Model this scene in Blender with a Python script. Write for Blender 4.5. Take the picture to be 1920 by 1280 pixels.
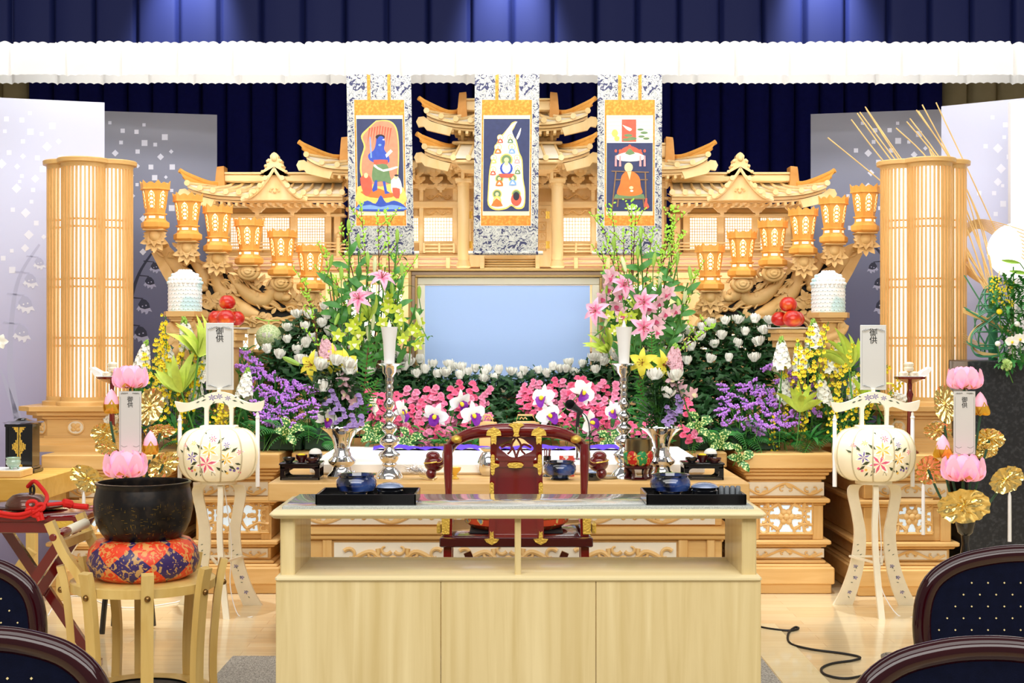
import bpy, math, random
from mathutils import Vector, Matrix
PI = math.pi
R = math.radians
rnd = random.Random(11)
for o in list(bpy.data.objects): bpy.data.objects.remove(o)
scene = bpy.context.scene
COL = scene.collection
# ---------------------------------------------------------------- camera
F = 2667.0; EYE = 1.42
cam_d = bpy.data.cameras.new('camera'); cam_d.sensor_width = 36.0; cam_d.lens = 36.0 * F / 1920.0
cam = bpy.data.objects.new('camera', cam_d); COL.objects.link(cam)
cam.location = (0, 0, EYE); cam.rotation_euler = (R(90), 0, 0); cam_d.clip_end = 60; cam_d.clip_start = 0.05
scene.camera = cam
vs = scene.view_settings
vs.view_transform = 'Standard'; vs.look = 'None'; vs.gamma = 1.0; vs.use_curve_mapping = False
vs.exposure = 0.0
# ---------------------------------------------------------------- world and lights
w = bpy.data.worlds.new('world'); scene.world = w; w.use_nodes = True
w.node_tree.nodes['Background'].inputs[0].default_value = (1.0, 0.975, 0.93, 1)
w.node_tree.nodes['Background'].inputs[1].default_value = 0.26

def area(name, loc, rot, sx, sy, power, col=(1, .97, .92)):
    d = bpy.data.lights.new(name, 'AREA'); d.shape = 'RECTANGLE'; d.size = sx; d.size_y = sy; d.energy = power; d.color = col
    o = bpy.data.objects.new(name, d); COL.objects.link(o); o.location = loc; o.rotation_euler = rot
    return o
# ceiling panels of the hall (over the camera), shining down and toward the altar
area('hall_ceiling_light', (0, 1.4, 4.3), (R(28), 0, 0), 7.0, 1.8, 150)
area('hall_ceiling_light', (0, 4.6, 4.3), (R(14), 0, 0), 7.0, 1.0, 60)
area('front_fill_light', (0, -1.2, 3.9), (R(62), 0, 0), 7.5, 1.6, 250)  # unseen fill added behind the camera to raise the frontal light
# fluorescent battens hidden behind the two white valances
area('stage_batten_light', (0, 7.75, 3.55), (R(22), 0, 0), 6.6, 0.12, 42, (1, .98, .95))
area('stage_batten_light', (0, 8.45, 3.6), (R(32), 0, 0), 6.6, 0.2, 48, (1, .98, .96))
area('stage_batten_light', (0, 9.5, 3.7), (R(0), 0, 0), 5.6, 0.15, 5, (.8, .86, 1.0))

# LED strip behind the flowers that lights the palace front from below
area('altar_uplight', (-.03, 9.2, 1.62), (R(138), 0, 0), 4.0, .08, 13, (1, .9, .84))

def spot(name, loc, target, power, size, blend, col):
    d = bpy.data.lights.new(name, 'SPOT'); d.energy = power; d.spot_size = R(size); d.spot_blend = blend; d.color = col; d.shadow_soft_size = .05
    o = bpy.data.objects.new(name, d); COL.objects.link(o); o.location = loc
    o.rotation_euler = (Vector(target) - Vector(loc)).to_track_quat('-Z', 'Y').to_euler()
    return o

def X(px, D): return (px - 960.0) * D / F
def Z(py, D): return EYE - (py - 640.0) * D / F
def P(px, py, D): return Vector((X(px, D), D, Z(py, D)))
AX = -0.03
for px in (350, 955, 1545):
    spot('valance_downlight', (X(px, 6.95), 6.95, 3.75), (X(px, 7.2), 7.22, 2.95), 420, 44, .9, (.8, .88, 1.0))

# ---------------------------------------------------------------- properties
def tag(o, label=None, cat=None, group=None, kind=None):
    if label: o['label'] = label
    if cat: o['category'] = cat
    if group: o['group'] = group
    if kind: o['kind'] = kind
    return o
def thing(name, label, cat, loc=(0, 0, 0), rz=0.0, group=None):
    o = bpy.data.objects.new(name, None); COL.objects.link(o)
    o.empty_display_size = .05
    o.location = loc; o.rotation_euler = (0, 0, rz)
    return tag(o, label, cat, group)
def kids(o): return [c for c in bpy.data.objects if c.parent == o]
def world_of(o):
    m = o.matrix_basis.copy()
    while o.parent: o = o.parent; m = o.matrix_basis @ m
    return m
def tree_of(o): return (o, [tree_of(c) for c in kids(o)])
def copy_tree(t, parent=None):
    o, ch = t
    c = o.copy(); COL.objects.link(c); c.parent = parent
    if parent: c.matrix_parent_inverse = Matrix()
    for x in ch: copy_tree(x, c)
    return c

# ---------------------------------------------------------------- mesh builder
def orth(d):
    d = Vector(d).normalized()
    a = Vector((0, 0, 1)) if abs(d.z) < .9 else Vector((0, 1, 0))
    u = d.cross(a).normalized(); return u, d.cross(u).normalized()
class MB:
    def __init__(s): s.v = []; s.f = []; s.m = []; s.mi = 0; s.M = None
    def add(s, vs_, fs):
        n = len(s.v)
        if s.M is not None: s.v.extend([s.M @ Vector(p) for p in vs_])
        else: s.v.extend([Vector(p) for p in vs_])
        s.f.extend([tuple(i + n for i in f) for f in fs]); s.m.extend([s.mi] * len(fs))
        return s
    def bx(s, x0, x1, y0, y1, z0, z1):
        return s.add([(x0,y0,z0),(x1,y0,z0),(x1,y1,z0),(x0,y1,z0),(x0,y0,z1),(x1,y0,z1),(x1,y1,z1),(x0,y1,z1)],
                     [(0,3,2,1),(4,5,6,7),(0,1,5,4),(1,2,6,5),(2,3,7,6),(3,0,4,7)])
    def cb(s, x, y, z, sx, sy, sz): return s.bx(x-sx/2, x+sx/2, y-sy/2, y+sy/2, z-sz/2, z+sz/2)
    def rb(s, x0, x1, y0, y1, z0, z1, b=.006):      # box with bevelled long edges (outline chamfered in xz, yz)
        b = min(b, (x1-x0)/2.1, (y1-y0)/2.1, (z1-z0)/2.1)
        vs_ = []
        for (zz, i) in ((z0, b), (z0+b, 0), (z1-b, 0), (z1, b)):
            vs_ += [(x0+i+b,y0+i,zz),(x1-i-b,y0+i,zz),(x1-i,y0+i+b,zz),(x1-i,y1-i-b,zz),(x1-i-b,y1-i,zz),(x0+i+b,y1-i,zz),(x0+i,y1-i-b,zz),(x0+i,y0+i+b,zz)]
        fs = [tuple(range(7, -1, -1)), tuple(range(24, 32))]
        for k in range(3):
            for j in range(8): fs.append((k*8+j, k*8+(j+1) % 8, k*8+8+(j+1) % 8, k*8+8+j))
        return s.add(vs_, fs)
    def bar(s, a, b, wd, th, up=(0, 0, 1)):          # rectangular bar from a to b
        a = Vector(a); b = Vector(b); d = (b-a).normalized(); u = Vector(up)
        x = d.cross(u)
        if x.length < 1e-4: x = d.cross(Vector((0, 1, 0)))
        x.normalize(); y = x.cross(d).normalized()
        vs_ = []
        for p in (a, b):
            for (i, j) in ((-1,-1),(1,-1),(1,1),(-1,1)): vs_.append(p + x*i*wd/2 + y*j*th/2)
        return s.add(vs_, [(0,3,2,1),(4,5,6,7),(0,1,5,4),(1,2,6,5),(2,3,7,6),(3,0,4,7)])
    def prism(s, pts, y0, y1, plane='xz'):
        n = len(pts)
        mk = {'xz': lambda a, b, t: (a, t, b), 'xy': lambda a, b, t: (a, b, t), 'yz': lambda a, b, t: (t, a, b)}[plane]
        vs_ = [mk(a, b, y0) for a, b in pts] + [mk(a, b, y1) for a, b in pts]
        fs = [tuple(range(n)), tuple(range(2*n-1, n-1, -1))] + [(i, (i+1) % n, n+(i+1) % n, n+i) for i in range(n)]
        return s.add(vs_, fs)
    def lathe(s, prof, c=(0,0,0), n=24, cap=True, sq=1.0, a0=0.0):
        vs_ = []; fs = []; m = len(prof)
        for r, z in prof:
            for i in range(n):
                a = a0 + 2*PI*i/n; vs_.append((c[0]+r*math.cos(a), c[1]+r*math.sin(a)*sq, c[2]+z))
        for k in range(m-1):
            for i in range(n): fs.append((k*n+i, k*n+(i+1) % n, (k+1)*n+(i+1) % n, (k+1)*n+i))
        if cap:
            if prof[0][0] > 1e-5: fs.append(tuple(range(n-1, -1, -1)))
            if prof[-1][0] > 1e-5: fs.append(tuple(range((m-1)*n, m*n)))
        return s.add(vs_, fs)
    def tube(s, pts, r, n=6, cap=True, flat=1.0, closed=False):
        pts = [Vector(p) for p in pts]; m = len(pts); vs_ = []; fs = []; prev = None
        for k, p in enumerate(pts):
            if closed: d = pts[(k+1) % m] - pts[k-1]
            else: d = pts[min(k+1, m-1)] - pts[max(k-1, 0)]
            if d.length < 1e-9: d = Vector((0, 0, 1))
            d.normalize()
            if prev is None: u, v = orth(d)
            else:
                u = prev - d*prev.dot(d)
                u = u.normalized() if u.length > 1e-6 else orth(d)[0]
                v = d.cross(u)
            prev = u
            rr = r[k] if isinstance(r, (list, tuple)) else r
            for i in range(n):
                a = 2*PI*i/n; vs_.append(p + u*math.cos(a)*rr + v*math.sin(a)*rr*flat)
        for k in range(m if closed else m-1):
            k2 = (k+1) % m
            for i in range(n): fs.append((k*n+i, k*n+(i+1) % n, k2*n+(i+1) % n, k2*n+i))
        if cap and not closed: fs.append(tuple(range(n-1, -1, -1))); fs.append(tuple(range((m-1)*n, m*n)))
        return s.add(vs_, fs)
    def ell(s, c, rx, ry=None, rz=None, nu=12, nv=8):
        ry = rx if ry is None else ry; rz = rx if rz is None else rz
        vs_ = [(c[0], c[1], c[2]-rz)]; fs = []
        for k in range(1, nv):
            t = PI*k/nv
            for i in range(nu):
                a = 2*PI*i/nu; vs_.append((c[0]+rx*math.sin(t)*math.cos(a), c[1]+ry*math.sin(t)*math.sin(a), c[2]-rz*math.cos(t)))
        vs_.append((c[0], c[1], c[2]+rz)); L = len(vs_)-1
        for i in range(nu):
            fs.append((0, 1+(i+1) % nu, 1+i)); fs.append((L, L-nu+i, L-nu+(i+1) % nu))
        for k in range(nv-2):
            for i in range(nu): fs.append((1+k*nu+i, 1+k*nu+(i+1) % nu, 1+(k+1)*nu+(i+1) % nu, 1+(k+1)*nu+i))
        return s.add(vs_, fs)
    def grid(s, fn, nu, nv, wrap=False):
        vs_ = [fn(i/nu, j/nv) for j in range(nv+1) for i in range(nu+(0 if wrap else 1))]
        w_ = nu if wrap else nu+1
        fs = [(j*w_+i, j*w_+(i+1) % w_, (j+1)*w_+(i+1) % w_, (j+1)*w_+i) for j in range(nv) for i in range(nu)]
        return s.add(vs_, fs)
    def leaf(s, p, d, nrm, L, wd, bend=.3, seg=4, fold=.15, wf=None):
        p = Vector(p); d = Vector(d).normalized(); nrm = Vector(nrm)
        sd = d.cross(nrm)
        if sd.length < 1e-4: sd = orth(d)[0]
        sd.normalize(); nn = sd.cross(d).normalized()
        vs_ = []; fs = []
        for k in range(seg+1):
            t = k/seg; a = bend*t*t
            c = p + d*(L*t*(1-.25*abs(bend)*t)) + nn*(-L*a*t*.8)
            wv = (wf(t) if wf else math.sin(PI*min(1, t*.94+.06))**.8)*wd/2
            vs_ += [c - sd*wv + nn*wv*fold*2, c, c + sd*wv + nn*wv*fold*2]
        for k in range(seg):
            a = k*3; fs += [(a, a+1, a+4, a+3), (a+1, a+2, a+5, a+4)]
        return s.add(vs_, fs)
    def join(s, other, M=None, mi=None):
        n = len(s.v)
        s.v.extend([(M @ p) if M is not None else p for p in other.v])
        s.f.extend([tuple(i+n for i in f) for f in other.f]); s.m.extend(other.m if mi is None else [mi]*len(other.f))
        return s
    def islands(s):
        par = list(range(len(s.v)))
        def fd(a):
            while par[a] != a: par[a] = par[par[a]]; a = par[a]
            return a
        for f in s.f:
            r_ = fd(f[0])
            for i in f[1:]: par[fd(i)] = r_
        out = {}
        for f, m_ in zip(s.f, s.m): out.setdefault(fd(f[0]), []).append((f, m_))
        res = []
        for fs in out.values():
            mb = MB(); mp = {}
            for f, m_ in fs:
                g = []
                for i in f:
                    if i not in mp: mp[i] = len(mb.v); mb.v.append(s.v[i])
                    g.append(mp[i])
                mb.f.append(tuple(g)); mb.m.append(m_)
            res.append(mb)
        return res
    def build(s, name, mat, parent=None, world=False, angle=38, smooth=True, tagged=None, split=False):
        if split: return [b.build(name, mat, parent, world, angle, smooth) for b in s.islands()]
        vs_ = s.v; org = Vector((0, 0, 0))
        if world and parent is not None:
            inv = world_of(parent).inverted(); vs_ = [inv @ p for p in vs_]
        elif parent is None:
            lo = [min(p[i] for p in vs_) for i in range(3)]; hi = [max(p[i] for p in vs_) for i in range(3)]
            org = Vector(((lo[0]+hi[0])/2, (lo[1]+hi[1])/2, lo[2])); vs_ = [p-org for p in vs_]
        me = bpy.data.meshes.new(name); me.from_pydata([tuple(p) for p in vs_], [], s.f); me.update()
        mats = mat if isinstance(mat, (list, tuple)) else [mat]
        for m_ in mats: me.materials.append(m_)
        if len(mats) > 1: me.polygons.foreach_set('material_index', s.m)
        if smooth:
            me.polygons.foreach_set('use_smooth', [True]*len(me.polygons))
            try: me.set_sharp_from_angle(angle=R(angle))
            except Exception: pass
        o = bpy.data.objects.new(name, me); COL.objects.link(o); o.location = org
        if parent is not None: o.parent = parent
        if tagged: tag(o, *tagged)
        return o
def struct(name, mb, mat, **k):
    o = mb.build(name, mat, **k); o['kind'] = 'structure'; return o
def sweep(t, pts):      # smooth interpolation through points (Catmull-Rom), t list of samples per segment
    out = []; n = len(pts); pts = [Vector(p) for p in pts]
    for i in range(n-1):
        p0 = pts[max(i-1, 0)]; p1 = pts[i]; p2 = pts[i+1]; p3 = pts[min(i+2, n-1)]
        for k in range(t):
            u = k/t; out.append(.5*((2*p1)+(-p0+p2)*u+(2*p0-5*p1+4*p2-p3)*u*u+(-p0+3*p1-3*p2+p3)*u**3))
    out.append(pts[-1]); return out
def rot_to(d, up=(0, 0, 1)):   # matrix whose z axis is d
    return Vector(d).normalized().to_track_quat('Z', 'Y').to_matrix().to_4x4()
def TR(loc, M=None, sc=1.0):
    m = Matrix.Translation(Vector(loc))
    if M is not None: m = m @ M
    return m @ Matrix.Scale(sc, 4)

# ---------------------------------------------------------------- materials
def lin(c):
    if isinstance(c, str): c = c.lstrip('#'); c = [int(c[i:i+2], 16)/255 for i in (0, 2, 4)]
    return tuple((x/12.92 if x <= .04045 else ((x+.055)/1.055)**2.4) for x in c)
def pbsdf(name):
    m = bpy.data.materials.new(name); m.use_nodes = True
    return m, m.node_tree, m.node_tree.nodes['Principled BSDF']
def mat(name, c, rough=.5, metal=0.0, emit=0.0, ec=None, var=0.0, vs_=20.0, spec=.5, coat=0.0, bump=0.0, bs=200.0, trans=0.0, sheen=0.0):
    m, nt, b = pbsdf(name); col = lin(c)
    b.inputs['Base Color'].default_value = (*col, 1); b.inputs['Roughness'].default_value = rough; b.inputs['Metallic'].default_value = metal
    b.inputs['Specular IOR Level'].default_value = spec; b.inputs['Coat Weight'].default_value = coat; b.inputs['Coat Roughness'].default_value = .05
    if sheen: b.inputs['Sheen Weight'].default_value = sheen
    if trans: b.inputs['Transmission Weight'].default_value = trans
    if emit:
        b.inputs['Emission Color'].default_value = (*lin(ec or c), 1); b.inputs['Emission Strength'].default_value = emit
    N = nt.nodes; L = nt.links
    if var or bump:
        tc = N.new('ShaderNodeTexCoord')
        nz = N.new('ShaderNodeTexNoise'); nz.inputs['Scale'].default_value = vs_; nz.inputs['Detail'].default_value = 3
        L.new(tc.outputs['Object'], nz.inputs['Vector'])
        if var:
            mx = N.new('ShaderNodeMix'); mx.data_type = 'RGBA'
            mx.inputs[6].default_value = (*[x*(1-var) for x in col], 1); mx.inputs[7].default_value = (*[min(1, x*(1+var)) for x in col], 1)
            rp = N.new('ShaderNodeMapRange'); rp.inputs[1].default_value = .3; rp.inputs[2].default_value = .7
            L.new(nz.outputs['Fac'], rp.inputs[0]); L.new(rp.outputs[0], mx.inputs[0]); L.new(mx.outputs[2], b.inputs['Base Color'])
        if bump:
            n2 = N.new('ShaderNodeTexNoise'); n2.inputs['Scale'].default_value = bs; L.new(tc.outputs['Object'], n2.inputs['Vector'])
            bp = N.new('ShaderNodeBump'); bp.inputs['Strength'].default_value = bump; bp.inputs['Distance'].default_value = .01
            L.new(n2.outputs['Fac'], bp.inputs['Height']); L.new(bp.outputs[0], b.inputs['Normal'])
    return m
def wood(name, c1, c2, sc=(60, 60, 3), rough=.45, coat=0.0):
    m, nt, b = pbsdf(name); N = nt.nodes; L = nt.links
    tc = N.new('ShaderNodeTexCoord'); mp = N.new('ShaderNodeMapping'); mp.inputs['Scale'].default_value = sc
    nz = N.new('ShaderNodeTexNoise'); nz.inputs['Scale'].default_value = 1.0; nz.inputs['Detail'].default_value = 5; nz.inputs['Distortion'].default_value = .6
    rp = N.new('ShaderNodeValToRGB'); rp.color_ramp.elements[0].position = .3; rp.color_ramp.elements[1].position = .72
    rp.color_ramp.elements[0].color = (*lin(c1), 1); rp.color_ramp.elements[1].color = (*lin(c2), 1)
    L.new(tc.outputs['Object'], mp.inputs[0]); L.new(mp.outputs[0], nz.inputs[0]); L.new(nz.outputs['Fac'], rp.inputs[0]); L.new(rp.outputs[0], b.inputs['Base Color'])
    b.inputs['Roughness'].default_value = rough; b.inputs['Coat Weight'].default_value = coat
    return m
def ramp_mat(name, stops, scale, detail=2, rough=.5, kind='noise', metal=0.0, mscale=(1, 1, 1), const=True, coat=0.0, dist=0.0):
    m, nt, b = pbsdf(name); N = nt.nodes; L = nt.links
    tc = N.new('ShaderNodeTexCoord'); mp = N.new('ShaderNodeMapping'); mp.inputs['Scale'].default_value = mscale
    L.new(tc.outputs['Object'], mp.inputs[0])
    if kind == 'noise':
        t = N.new('ShaderNodeTexNoise'); t.inputs['Scale'].default_value = scale; t.inputs['Detail'].default_value = detail; t.inputs['Distortion'].default_value = dist; out = t.outputs['Fac']
    else:
        t = N.new('ShaderNodeTexVoronoi'); t.inputs['Scale'].default_value = scale; t.feature = kind; out = t.outputs['Distance']
    L.new(mp.outputs[0], t.inputs['Vector'])
    rp = N.new('ShaderNodeValToRGB'); cr = rp.color_ramp
    if const: cr.interpolation = 'CONSTANT'
    while len(cr.elements) < len(stops): cr.elements.new(.5)
    for e, (p, c) in zip(cr.elements, stops): e.position = p; e.color = (*lin(c), 1)
    L.new(out, rp.inputs[0]); L.new(rp.outputs[0], b.inputs['Base Color'])
    b.inputs['Roughness'].default_value = rough; b.inputs['Metallic'].default_value = metal; b.inputs['Coat Weight'].default_value = coat
    return m
M = {}
M['pal'] = wood('palace_cypress', '#F1CC88', '#F9DEAA', (14, 14, 3), .5)
M['palx'] = wood('palace_cypress_horizontal', '#F1CC88', '#F9DEAA', (3, 14, 14), .5)
M['pale'] = wood('pale_cypress_boards', '#FBF0D4', '#FEF7E4', (14, 14, 3), .5)
M['carve'] = wood('carved_limewood', '#DEB26C', '#EEC88A', (8, 8, 8), .6)
M['lant'] = wood('glow_tinted_cedar', '#E9A344', '#F4B65C', (20, 20, 4), .5)  # lantern glow from within is put into the orange; hip ridges share it
M['altar'] = wood('altar_cypress', '#D9AA64', '#E6BD7C', (2.5, 14, 30), .42, .15)
M['altarv'] = wood('altar_cypress_upright', '#D9AA64', '#E6BD7C', (30, 14, 2.5), .42, .15)
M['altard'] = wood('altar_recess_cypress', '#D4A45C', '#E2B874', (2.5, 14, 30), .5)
M['maple'] = wood('table_maple_upright', '#D0B87E', '#E6D29E', (26, 26, 1.2), .38, .2)
M['maplex'] = wood('table_maple_lengthwise', '#E6D4A2', '#F0E2B8', (1.2, 26, 26), .35, .25)
M['stand'] = wood('stand_ash', '#CBA75A', '#DCBF78', (18, 18, 3), .4, .2)
M['ivory'] = mat('ivory_lacquer', '#F0E8D0', .4, var=.03)
M['ltwhite'] = mat('lit_paper_white', '#FFFDF6', .8, emit=1.1, ec='#FFF8EC')
M['cabglow'] = mat('lit_acrylic_cool', '#DCEEFA', .6, emit=.55, ec='#D2EAFF')
M['glow'] = mat('lantern_flame_panel', '#FFF3D0', .8, emit=1.6, ec='#FFE4A0')
M['navy'] = mat('navy_curtain_cloth', '#12165A', .85, var=.08, vs_=30, spec=.15)
M['navyv'] = mat('navy_valance_satin', '#0B1442', .7, spec=.2)
M['beige'] = mat('beige_curtain_cloth', '#B8AC88', .9, var=.06, vs_=8)
M['black'] = mat('black_lacquer', '#0C0B0C', .18, coat=.6)
M['matblack'] = mat('matt_black', '#121112', .6)
M['gold'] = mat('gold_leaf_metal', '#EEC658', .36, metal=.65, bump=.25, bs=120)
M['foil'] = mat('gold_foil', '#F8DC8C', .2, metal=1)
M['silver'] = mat('polished_silver', '#E6E6E8', .06, metal=1)
M['red'] = mat('red_lacquer', '#6E0A0E', .16, coat=1.0, var=.12, vs_=4)
M['dred'] = mat('dark_red_lacquer', '#3E0A10', .2, coat=.8)
M['white'] = mat('white_enamel', '#F2F2F0', .4)
M['cloth'] = mat('white_cloth', '#FAF8F2', .85, bump=.1, bs=300)
M['wax'] = mat('white_wax', '#F4F4F2', .35)
M['leafd'] = mat('dark_chrysanthemum_leaf', '#1E4A20', .5, var=.35, vs_=12)
M['leafm'] = mat('mid_green_leaf', '#2F7A30', .45, var=.3, vs_=10)
M['leafl'] = mat('lily_leaf_green', '#4C9440', .4, var=.25, vs_=9)
M['lime'] = mat('yellow_green_leaf', '#C4DC58', .5, var=.2, vs_=14)
M['stem'] = mat('green_stem', '#4E8A34', .5)
M['twig'] = mat('brown_twig', '#6B4526', .7)
M['petw'] = mat('white_petal', '#FBFBF2', .6)
M['pety'] = mat('yellow_petal', '#F8E020', .55, var=.1)
M['petpurp'] = mat('lilac_statice_petal', '#CB8CEE', .8, var=.15, vs_=40)
M['petpink'] = mat('coral_pink_petal', '#F4618A', .55, var=.25, vs_=14)
M['petlp'] = mat('pale_pink_petal', '#F6C8D4', .55, var=.1, vs_=30)
M['petlil'] = mat('mauve_petal', '#B496DA', .55, var=.12, vs_=30)
M['purple'] = mat('deep_purple_lip', '#7A109A', .5)
M['lemon'] = mat('lemon_throat', '#F5D820', .5)
M['orchg'] = mat('lime_orchid_petal', '#C6DA3A', .45, var=.12, vs_=30)
M['budg'] = mat('lily_bud_green', '#9CC850', .45, var=.15, vs_=20)
M['lilyp'] = mat('rose_lily_petal', '#FBB6D0', .5, var=.15, vs_=30)
M['lilyy'] = mat('yellow_lily_petal', '#F6EA4A', .5)
# ================================================================ ROOM
def floor_mat():
    m, nt, b = pbsdf('maple_floor_planks'); N = nt.nodes; L = nt.links
    tc = N.new('ShaderNodeTexCoord'); br = N.new('ShaderNodeTexBrick')
    br.inputs['Scale'].default_value = 1.0; br.inputs['Brick Width'].default_value = .9; br.inputs['Row Height'].default_value = .09
    br.inputs['Mortar Size'].default_value = .0012; br.inputs['Bias'].default_value = 0; br.offset = .37
    br.inputs['Color1'].default_value = (*lin('#E6C78C'), 1); br.inputs['Color2'].default_value = (*lin('#EED6A2'), 1); br.inputs['Mortar'].default_value = (*lin('#C9A468'), 1)
    L.new(tc.outputs['Object'], br.inputs['Vector'])
    mp = N.new('ShaderNodeMapping'); mp.inputs['Scale'].default_value = (3, 40, 1); nz = N.new('ShaderNodeTexNoise'); nz.inputs['Scale'].default_value = 1; nz.inputs['Detail'].default_value = 4
    L.new(tc.outputs['Object'], mp.inputs[0]); L.new(mp.outputs[0], nz.inputs[0])
    mx = N.new('ShaderNodeMix'); mx.data_type = 'RGBA'; mx.blend_type = 'MULTIPLY'; mx.inputs[0].default_value = .35
    L.new(br.outputs['Color'], mx.inputs[6]); L.new(nz.outputs['Fac'], mx.inputs[7])
    g = N.new('ShaderNodeBrightContrast'); g.inputs['Bright'].default_value = .1; L.new(mx.outputs[2], g.inputs[0]); L.new(g.outputs[0], b.inputs['Base Color'])
    b.inputs['Roughness'].default_value = .22; b.inputs['Coat Weight'].default_value = .4
    return m
struct('floor', MB().bx(-4.9, 4.9, -1.5, 12.2, -.1, 0), floor_mat(), smooth=False)
struct('ceiling', MB().bx(-4.9, 4.9, 7.0, 12.2, 4.42, 4.5), mat('ceiling_plaster', '#3A3A3E', .9), smooth=False)
struct('wall_back', MB().bx(-4.9, 4.9, 12.0, 12.1, 0, 4.4), M['beige'], smooth=False)
M['sidewall'] = mat('side_wall_paper', '#CFC8BC', .9)
struct('wall_left', MB().bx(-4.9, -4.8, 3, 12.2, 0, 4.4), M['sidewall'], smooth=False)
struct('wall_right', MB().bx(4.8, 4.9, 3, 12.2, 0, 4.4), M['sidewall'], smooth=False)
carp = ramp_mat('grey_flecked_carpet', [(0, '#7E7A72'), (.45, '#A8A39A'), (.56, '#C6C1B6')], 220, 2, .95)
tag(MB().bx(-1.26, 1.12, -1.0, 6.42, 0.0003, .002).build('carpet_runner', carp), 'grey flecked carpet runner on the wooden floor under the offering table', 'carpet')
tag(MB().bx(1.125, 1.32, 3.0, 7.15, 0.0003, .003).build('pale_floor_strip', M['maplex']), 'plain pale flat strip lying along the right edge of the carpet', 'board')  # thin pale strip laid flat beside the carpet

def curtain(name, x0, x1, y, z0, z1, pw, amp, groove, material, scallop=0.0, sw=.06, hang=0.0, seed=1, kind=None, label=None, cat=None):
    r = random.Random(seed); n = max(1, round((x1-x0)/pw)); pw = (x1-x0)/n
    ws = [r.uniform(.6, 1.3) for _ in range(n)]; K = 12
    def fn(u, v):
        x = x0+(x1-x0)*u; t = u*n; i = min(n-1, int(t)); t = t-i
        e = min(t, 1-t)
        yy = amp*ws[i]*((2*t-1)**2) - .2*amp*ws[i]*math.sin(PI*t*2+i)
        g = groove*math.exp(-(e/.045)**2)
        z = z1+(z0-z1)*v
        if v > .99 and scallop: z += scallop*abs(math.sin(PI*x/sw)) + hang*math.sin(i*2.1)*.5
        return (x, y+yy*(.5+.5*v)+g, z)
    mb = MB().grid(fn, n*K if not scallop else max(n*K, int((x1-x0)/sw*6)), 4)
    o = mb.build(name, material, angle=60)
    if kind: o['kind'] = kind
    if label: tag(o, label, cat)
    return o
curtain('navy_curtain', X(50, 11), X(1772, 11), 11.0, 0.02, 4.3, .19, .03, .05, M['navy'], seed=3, label='dark navy pleated curtain hanging behind the wooden palace altar', cat='curtain')
for (a, b_, s_) in ((-4.78, X(52, 11.2), 5), (X(1768, 11.2), 4.78, 6)):
    curtain('side_curtain', a, b_, 11.25, 0.02, 4.3, .22, .05, .06, M['beige'], seed=s_, label='beige drape at the far %s beside the navy back curtain' % ('left' if a < 0 else 'right'), cat='curtain')
curtain('navy_valance', -3.6, 3.6, 7.2, Z(80, 7.2), 4.3, .2105, .014, .03, M['navyv'], .008, .048, .004, 9, label='navy satin pleated valance across the top of the stage', cat='valance')
def thin_cloth(name, c):
    m, nt, b = pbsdf(name); N = nt.nodes; L = nt.links
    d = N.new('ShaderNodeBsdfDiffuse'); t = N.new('ShaderNodeBsdfTranslucent'); mx = N.new('ShaderNodeMixShader'); mx.inputs[0].default_value = .4
    d.inputs[0].default_value = (*lin(c), 1); t.inputs[0].default_value = (*lin(c), 1)
    L.new(d.outputs[0], mx.inputs[1]); L.new(t.outputs[0], mx.inputs[2]); L.new(mx.outputs[0], N['Material Output'].inputs[0])
    return m
M['sheer'] = thin_cloth('white_sheer_valance_cloth', '#FBFBF8')
area('valance_batten_light', (0, 7.38, 3.5), (R(35), 0, 0), 7.0, 0.12, 90, (1, .99, .97))
curtain('white_valance', -3.9, 3.9, 7.62, Z(141, 7.62), 4.2, .3, .02, .02, M['sheer'], .006, .045, .003, 12, label='brightly lit white valance just below the navy one', cat='valance')
curtain('white_valance', -4.5, 4.5, 9.35, Z(157, 9.35), 4.2, .3, .02, .02, M['sheer'], .008, .05, .004, 14, label='rear white valance with a scalloped hem behind the hanging scrolls', cat='valance')

# ---------------------------------------------------------------- printed screens
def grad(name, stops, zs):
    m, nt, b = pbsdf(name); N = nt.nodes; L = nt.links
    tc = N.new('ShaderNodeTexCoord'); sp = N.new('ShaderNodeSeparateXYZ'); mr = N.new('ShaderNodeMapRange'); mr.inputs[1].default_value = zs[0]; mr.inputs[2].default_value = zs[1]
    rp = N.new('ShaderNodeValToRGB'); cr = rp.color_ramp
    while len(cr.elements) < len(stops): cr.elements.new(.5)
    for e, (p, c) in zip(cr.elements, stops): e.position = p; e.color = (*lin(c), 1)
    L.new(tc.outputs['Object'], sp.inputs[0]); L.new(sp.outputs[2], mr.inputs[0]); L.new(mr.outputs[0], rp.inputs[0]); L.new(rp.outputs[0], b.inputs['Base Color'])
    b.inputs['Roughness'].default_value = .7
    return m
M['scrA'] = grad('pale_lavender_gradient', [(0, '#9A96C0'), (.35, '#B4B2D6'), (.7, '#CED2EE'), (1, '#CBCFE4')], (0, 2.95))  # lavender tone changes with height
M['scrB'] = grad('slate_lavender_gradient', [(0, '#74728E'), (.3, '#5E5E7C'), (.55, '#6C7090'), (.8, '#868CA6'), (1, '#9A9CA8')], (0, 2.95))  # slate tone changes with height
M['mot'] = mat('pale_print_ink', '#E6E8F6', .7); M['motd'] = mat('dark_print_ink', '#34384E', .7); M['motm'] = mat('faint_print_ink', '#B9BCDA', .7)
ZT = 2.965
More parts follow.
